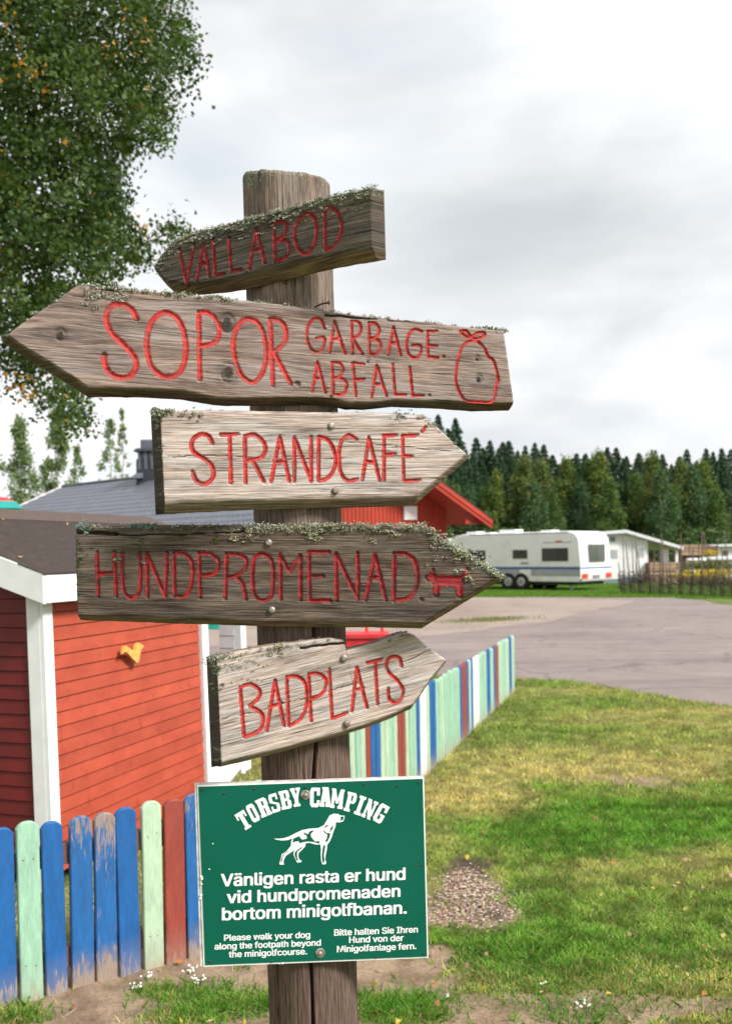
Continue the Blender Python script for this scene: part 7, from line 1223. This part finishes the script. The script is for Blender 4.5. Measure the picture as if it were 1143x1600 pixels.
shrub(1120, 930, 905, 1.6, 40.5, G1, 'dark green bush low behind the right end of the wattle fence', 1600, .08, 5)
# ------------------------------------------------------------------ wattle fence
M['pole'] = pm('grey_brown_pole', (0.17, 0.125, 0.11), (0.10, 0.07, 0.065), 6, rough=0.9, rnd=.35)
def wattle():
    s0, s1 = G(965, 926), G(1160, 934); d = (s1-s0)[:2]; Lf = np.linalg.norm(d); d /= Lf; e = empty('wattle_fence', (s0[0], s0[1], 0), 'old roundpole fence with slanting rails and tall thin poles by the white shed', 'fence')
    o3 = np.array([s0[0], s0[1], 0]); d3 = np.array([d[0], d[1], 0]); zt = P(1050, 900, s0[1]+(s1-s0)[1]*.45)[2]; rg = random.Random(3)
    def cylm(name, l, r): mb = MB(); mb.tube([(0, 0, 0), (0, 0, l*.5), (.01, 0, l)], [r, r*.95, r*.7], 6); me = mb.mesh(name); me.materials.append(M['pole']); return me
    pol = cylm('pole', 1.0, .021); ral = cylm('rail', 1.0, .026)
    k = 0; t = 0.25
    while t < Lf:
        for sgn in (-1, 1):
            p = o3+d3*t+np.array([-d[1], d[0], 0])*sgn*.07; h = rg.choice((1.0, 1.1, 1.55, 1.9, 2.1))*1.0; o = inst('pole', pol, e, p-o3, 0, (1, 1, h)); o.rotation_euler = (rg.uniform(-.05, .05), rg.uniform(-.13, .06), 0)
        for zz in (.15, .3, .45, .6, .75): 
            q = o3+d3*t+np.array([0, 0, zz]); o = inst('binding', BIND, e, q-o3, math.atan2(d[1], d[0]))
        t += rg.uniform(.40, .50)
    zz = -1.3
    t = -1.6
    while t < Lf+.2:
        a = o3+d3*t+np.array([0, 0, zt+.04]); l = 2.3; b = a+d3*2.05+np.array([0, 0, -zt*1.0]); 
        a0 = max(0, (-t+0.0)/2.05) if t < 0 else 0
        if a0 < 1:
            q = a+(b-a)*a0; v = Vector(b-q); o = inst('rail', ral, e, q-o3, 0, (1, 1, v.length)); o.rotation_euler = v.to_track_quat('Z', 'Y').to_euler()
        t += .27+rg.uniform(-.04, .04)
mbb = MB(); mbb.box((-.03, -.09, 0), (.06, 0, 0), (0, .18, 0), (0, 0, .03)); BIND = mbb.mesh('binding'); BIND.materials.append(M['pole'])
wattle()
# ------------------------------------------------------------------ trees
def spruce_mesh(seed, H=13.0, Wd=1.9, n=9500):
    rg = np.random.default_rng(seed); z = rg.random(n)**0.9; lay = np.floor(z*30)/30+0.012*rg.random(n); z = 0.72*z+0.28*lay; th0 = rg.random(n)*6.283; br = np.floor(th0*9/6.283)/9*6.283+rg.normal(size=n)*.13+np.floor(z*30)*1.3
    prof = (1-z)**0.68*Wd*(0.5+1.0*vnoise(br*3, z*24, seed)); r = prof*np.sqrt(rg.random(n))*1.0; r = np.maximum(r, prof*0.25)
    C = np.stack([np.cos(br)*r, np.sin(br)*r, z*H-r*0.35+0.25*rg.normal(size=n)*(1-z)+0.05], -1); C[:, 2] = np.maximum(C[:, 2], 0.05); dirs = np.stack([np.cos(br), np.sin(br), -0.5+0*r], -1)
    V, Fq = quadcloud(C, 0.20+0.30*(1-z), 0.5, rg, dirs=dirs); c0 = np.array([0.024, 0.058, 0.030]); c1 = np.array([0.060, 0.120, 0.050]); t = rg.random((n, 1))
    return npmesh('crown', V, Fq, M['needle'], cols=c0*(1-t)+c1*t)
def leafy_mesh(seed, H=9.0, Wd=1.5, n=9000, c0=(0.055, 0.105, 0.028), c1=(0.12, 0.19, 0.045), size=.19, airy=0.0, low=.08, fl=0.01):
    rg = np.random.default_rng(seed); cl = 60; cz = low+(1-low)*rg.random(cl)**.9; ca = rg.random(cl)*6.283; prof = np.sin(np.clip((cz*1.02)**.75*math.pi, 0, math.pi))**.7*Wd*.75; cr_ = prof*np.sqrt(rg.random(cl))
    cc = np.stack([np.cos(ca)*cr_, np.sin(ca)*cr_, cz*H], -1); k = rg.integers(cl, size=n); C = cc[k]+rg.normal(size=(n, 3))*np.array([.30, .30, .42])*Wd*(.42-.2*airy); C[:, 2] = np.maximum(C[:, 2], .1)
    V, Fq = quadcloud(C, size, .75, rg); t = rg.random((n, 1))*.6+.4*rg.random((cl, 1))[k]; col = np.array(c0)*(1-t)+np.array(c1)*t; y = rg.random(n) < fl; col[y] = (0.38, 0.24, 0.03)
    return npmesh('crown', V, Fq, M['leaf'], cols=col)
def trunk_mesh(H, r, mat, seed=0):
    mb = MB(); rg = random.Random(seed); pts = [(rg.uniform(-.1, .1)*k/3, rg.uniform(-.1, .1)*k/3, H*.92*k/5) for k in range(6)]; pts[0] = (0, 0, -.1); mb.tube(pts, [r*(1-.17*k) for k in range(6)], 8); 
    for k in range(10): z = H*rg.uniform(.25, .85); a = rg.uniform(0, 6.28); l = (1-z/H)*H*.18+.2; mb.tube([(0, 0, z), (math.cos(a)*l, math.sin(a)*l, z+l*.5)], [r*.25, r*.08], 5)
    me = mb.mesh('trunk'); me.materials.append(mat); return me
SP = [spruce_mesh(100+i, 13, 2.0+.28*i) for i in range(5)]; TS = trunk_mesh(13, .16, M['bark'])
LV = [leafy_mesh(200, 9, 2.0), leafy_mesh(201, 9, 1.9, c0=(.075, .11, .025), c1=(.17, .21, .055), fl=.02), leafy_mesh(202, 9, 2.4, c0=(.04, .09, .04), c1=(.09, .16, .06)), leafy_mesh(203, 9, 1.7, c0=(.08, .125, .028), c1=(.18, .24, .055), fl=.015)]; TL = trunk_mesh(9, .12, M['birch'], 3)
def tree(u, vtop, Y, kind, k, label, group, base=.0):
    p = P(u, vtop, Y); x, h = p[0], p[2]; nm = 'spruce_tree' if kind == 's' else 'birch_tree'; H0 = 13.0 if kind == 's' else 9.0; s = h/H0
    e = empty(nm, (x, Y, 0), label, 'tree', group); e.scale = (s*random.uniform(.9, 1.15),)*2+(s,); e.rotation_euler = (0, 0, random.uniform(0, 6.28))
    inst('crown', (SP if kind == 's' else LV)[k], e, (0, 0, 0)); inst('trunk', TS if kind == 's' else TL, e, (0, 0, 0))
ORD = 'first second third fourth fifth sixth seventh eighth ninth tenth eleventh twelfth thirteenth fourteenth fifteenth sixteenth seventeenth eighteenth nineteenth twentieth'.split()+['twenty-'+x for x in 'first second third fourth fifth sixth seventh eighth ninth'.split()]+['thirtieth']+['thirty-'+x for x in 'first second third fourth fifth sixth seventh eighth ninth'.split()]+['fortieth']
tops = [(684, 645), (699, 672), (711, 650), (727, 700), (743, 684), (754, 702), (765, 690), (778, 700), (785, 692), (794, 690), (808, 703), (820, 696), (835, 692), (849, 694), (862, 712), (876, 722), (893, 716), (900, 708), (914, 706), (930, 716), (948, 699), (962, 699), (978, 712), (997, 709), (1010, 716), (1023, 706), (1034, 709), (1048, 724), (1060, 716), (1072, 703), (1088, 716), (1102, 702), (1113, 706), (1126, 698), (1141, 702), (1156, 706), (1172, 698), (1190, 705), (1215, 702), (1240, 700)]
for i, (u, v) in enumerate(tops):
    tree(u, v+random.uniform(-3, 3), 84+random.uniform(-3, 5), 's', i % 5, 'tall dark spruce, '+ORD[i]+' from the left along the forest skyline', 'dark spruces of the forest edge')
for i in range(22): tree(690+i*23+random.uniform(-9, 9), 718+random.uniform(-8, 12), 76+random.uniform(-2, 2), 's', (i*3) % 5, 'shorter dark spruce low in the forest edge beyond the caravan', 'shorter spruces inside the forest edge')
fr = [(690, 752, 1), (712, 765, 0), (736, 772, 2), (757, 768, 0), (776, 741, 3), (795, 785, 2), (817, 722, 1), (832, 760, 2), (845, 727, 1), (862, 770, 0), (885, 722, 3), (906, 760, 2), (922, 728, 0), (935, 712, 3), (952, 755, 0), (972, 765, 2), (992, 748, 0), (1018, 716, 1), (1030, 742, 2), (1050, 765, 0), (1064, 729, 1), (1080, 740, 2), (1098, 726, 3), (1118, 770, 0), (1140, 775, 2), (1160, 745, 1), (1185, 760, 0)]
for i, (u, v, k) in enumerate(fr):
    tree(u, v, 66+random.uniform(-2, 3), 'b', k, ('green birch', 'yellowish birch', 'dark green leafy tree', 'light green birch')[k]+', '+ORD[i]+' leafy tree from the left in front of the dark spruces', 'leafy trees in front of the spruces')
# undergrowth at the forest foot
rg = np.random.default_rng(77); n = 26000; x = 2+48*rg.random(n); y = 60+6*rg.random(n)+0*x; z = 2.6*rg.random(n)**1.3*(0.6+.6*vnoise(x*.8, y*0, 5)); V, Fq = quadcloud(np.stack([x, y, z+.1], -1), .22, .7, rg); t = rg.random((n, 1))
npobj('undergrowth', npmesh('undergrowth', V, Fq, M['leaf'], cols=np.array([.035, .07, .02])*(1-t)+np.array([.08, .13, .03])*t))['kind'] = 'stuff'
# grass verge beyond the road
rg = np.random.default_rng(78); n = 60000; u = 690+480*rg.random(n); v = 912+24*rg.random(n); C = []
dv = (v-CV)+math.tan(ROLL)*(u-CU); 
y = EYE*F/np.maximum(v-CV+ (u-CU)*math.tan(ROLL), 8); x = (u-CU)/F*y
fo = np.argsort(fe[:, 0]); fy = np.interp(x, fe[fo, 0], fe[fo, 1]); ok = (y > fy+.1) & (y < 50); x, y = x[ok], y[ok]
r = rg.random((len(x), 1)); blades('grass', np.stack([x, y, 0*x], -1), .045, .03, np.array([.07, .18, .02])*(1-r)+np.array([.17, .27, .04])*r, lean=.8, seed=5)
# weeds in the gravel
rg = np.random.default_rng(79); c = G(762, 969); n = 1400; x = c[0]+rg.normal(size=n)*.55; y = c[1]+rg.normal(size=n)*.35+(x-c[0])*.5; r = rg.random((n, 1))
blades('weeds', np.stack([x, y, 0*x+.008], -1), .03, .02, np.array([.14, .17, .05])*(1-r)+np.array([.25, .25, .09])*r, lean=.8, seed=6)
# left background birches
for (u, v, Y, w_, n, lb) in ((30, 655, 48, 1.5, 3600, 'airy tall birch left of the kiosk roof, nearest the left edge'), (88, 648, 50, 1.4, 3600, 'airy birch directly behind the left end of the kiosk roof'), (172, 655, 58, 1.3, 1500, 'thin sparse birch behind the kiosk roof, left of the chimney'), (190, 640, 60, .8, 900, 'slender pointed birch nearest the chimney'), (-30, 650, 50, 1.7, 2500, 'birch mostly outside the left edge'), (120, 700, 52, .9, 900, 'small birch between the two airy birches and the roof end')):
    p = P(u, v, Y); me = leafy_mesh(int(u)+300, p[2], w_, int(n*1.5), (.11, .16, .07), (.22, .29, .13), .15, airy=.6, low=.15); e = empty('birch_tree', (p[0], Y, 0), lb, 'tree'); npobj('crown', me, e); npobj('trunk', trunk_mesh(p[2], .09, M['birch'], int(u)), e)
# ------------------------------------------------------------------ big birch at the upper left
def big_tree():
    tx, ty = -4.9, 10.0; e = empty('birch_tree', (tx, ty, 0), 'big leafy birch filling the upper left, with a few yellow leaves', 'tree'); rg = np.random.default_rng(8)
    blobs = [(60, 40, 110, .75), (170, 60, 105, .9), (250, 60, 62, .75), (288, 55, 28, .22), (280, 110, 30, .25), (250, 150, 40, .6), (120, 170, 120, 1), (215, 180, 52, .7), (60, 300, 120, 1), (150, 270, 75, 1), (185, 330, 40, .5), (90, 420, 105, 1), (165, 395, 48, .7), (212, 385, 32, .6), (262, 368, 30, .45), (70, 500, 70, 1), (90, 585, 48, .85), (110, 640, 32, .7), (60, 610, 26, .35), (20, 560, 40, .7), (30, 150, 60, .3), (120, 660, 18, .2),
             (-80, 80, 160, .7), (-90, 300, 170, .7), (-90, 520, 130, .6), (-260, 200, 200, .5), (-260, 450, 170, .4), (60, -90, 140, .8), (220, -60, 90, .7), (-100, -150, 200, .6)]
    CL = []; W = []
    for u, v, r, dens in blobs:
        nn = int(r*r*dens*0.0085)+3; Y0 = 9.6
        a = rg.random(nn)*6.283; q = np.sqrt(rg.random(nn))*r*.92; yy = Y0+rg.normal(size=nn)*.9
        for k in range(nn):
            p = P(u+math.cos(a[k])*q[k], v+math.sin(a[k])*q[k], yy[k]); CL.append(p); W.append(1.0)
    CL = np.array(CL); print('clumps', len(CL)); n = 110000; k = rg.integers(len(CL), size=n); 
    ok = rg.random(n) < np.where(CL[k][:, 0] < -3.7, .6, 1); k = k[ok]; n = len(k)
    C = CL[k]+rg.normal(size=(n, 3))*np.array([.068, .13, .078]); tint = rg.random(len(CL)); V, Fq = quadcloud(C, .044, .85, rg); t = (rg.random((n, 1))*.6+.4*tint[k][:, None])
    col = np.array([.014, .040, .010])*(1-t)+np.array([.092, .142, .026])*t; yel = (tint[k] > .975) & (rg.random(n) < .65) | (rg.random(n) < .002); col[yel] = np.array([.55, .27, .03])*(.7+.5*rg.random((yel.sum(), 1)))
    og = np.array([tx, ty, 0]); o = npobj('foliage', npmesh('foliage', V-og, Fq, M['leaf'], cols=col), e); o['kind'] = 'stuff'
    mb = MB(); mb.tube([(tx, ty, -.1), (tx+.05, ty, 1.5), (tx-.05, ty, 3.5), (tx+.1, ty, 5.5), (tx, ty, 8)], [.20, .17, .14, .10, .05], 12); mb.build('trunk', M['birch'], e)
    M['twigs'] = pm('dark_branch', (.06, .04, .035), None, 9, rough=.9)
    for pts, r in (([(-120, 150), (0, 122), (50, 103), (120, 60), (200, 20)], .035), ([(-160, 60), (60, 90), (150, 170), (250, 190)], .022), ([(-150, 250), (30, 190), (110, 160), (180, 150), (290, 110)], .024), ([(-150, 350), (20, 320), (110, 300), (160, 290), (200, 320)], .026), ([(-150, 420), (40, 420), (140, 400), (215, 385), (270, 362)], .022), ([(-150, 480), (20, 510), (70, 560), (100, 620), (125, 660)], .02), ([(60, 90), (120, 150), (150, 230), (140, 280)], .014), ([(-160, -50), (60, 0), (180, 30), (270, 50), (300, 60)], .025)):
        mb = MB(); q = [P(u, v, 9.8+.3*math.sin(u*.02)) for u, v in pts]; q[0] = np.array([tx, ty, q[0][2]-.4]); mb.tube(q, [r*(1-.2*i) for i in range(len(q))], 7); mb.build('branch', M['twigs'], e)
    rgq = random.Random(4)
    mb = MB()
    for i in range(0, len(CL), 4):
        p = CL[i]; q = CL[rgq.randrange(len(CL))]; d = q-p; l = np.linalg.norm(d)
        if l < .9: mb.tube([p, p+d*.5+np.array([0, 0, .05]), q], [.005, .004, .002], 4, False)
    o = mb.build('twigs', M['twigs'], e); o['kind'] = 'stuff'
big_tree()
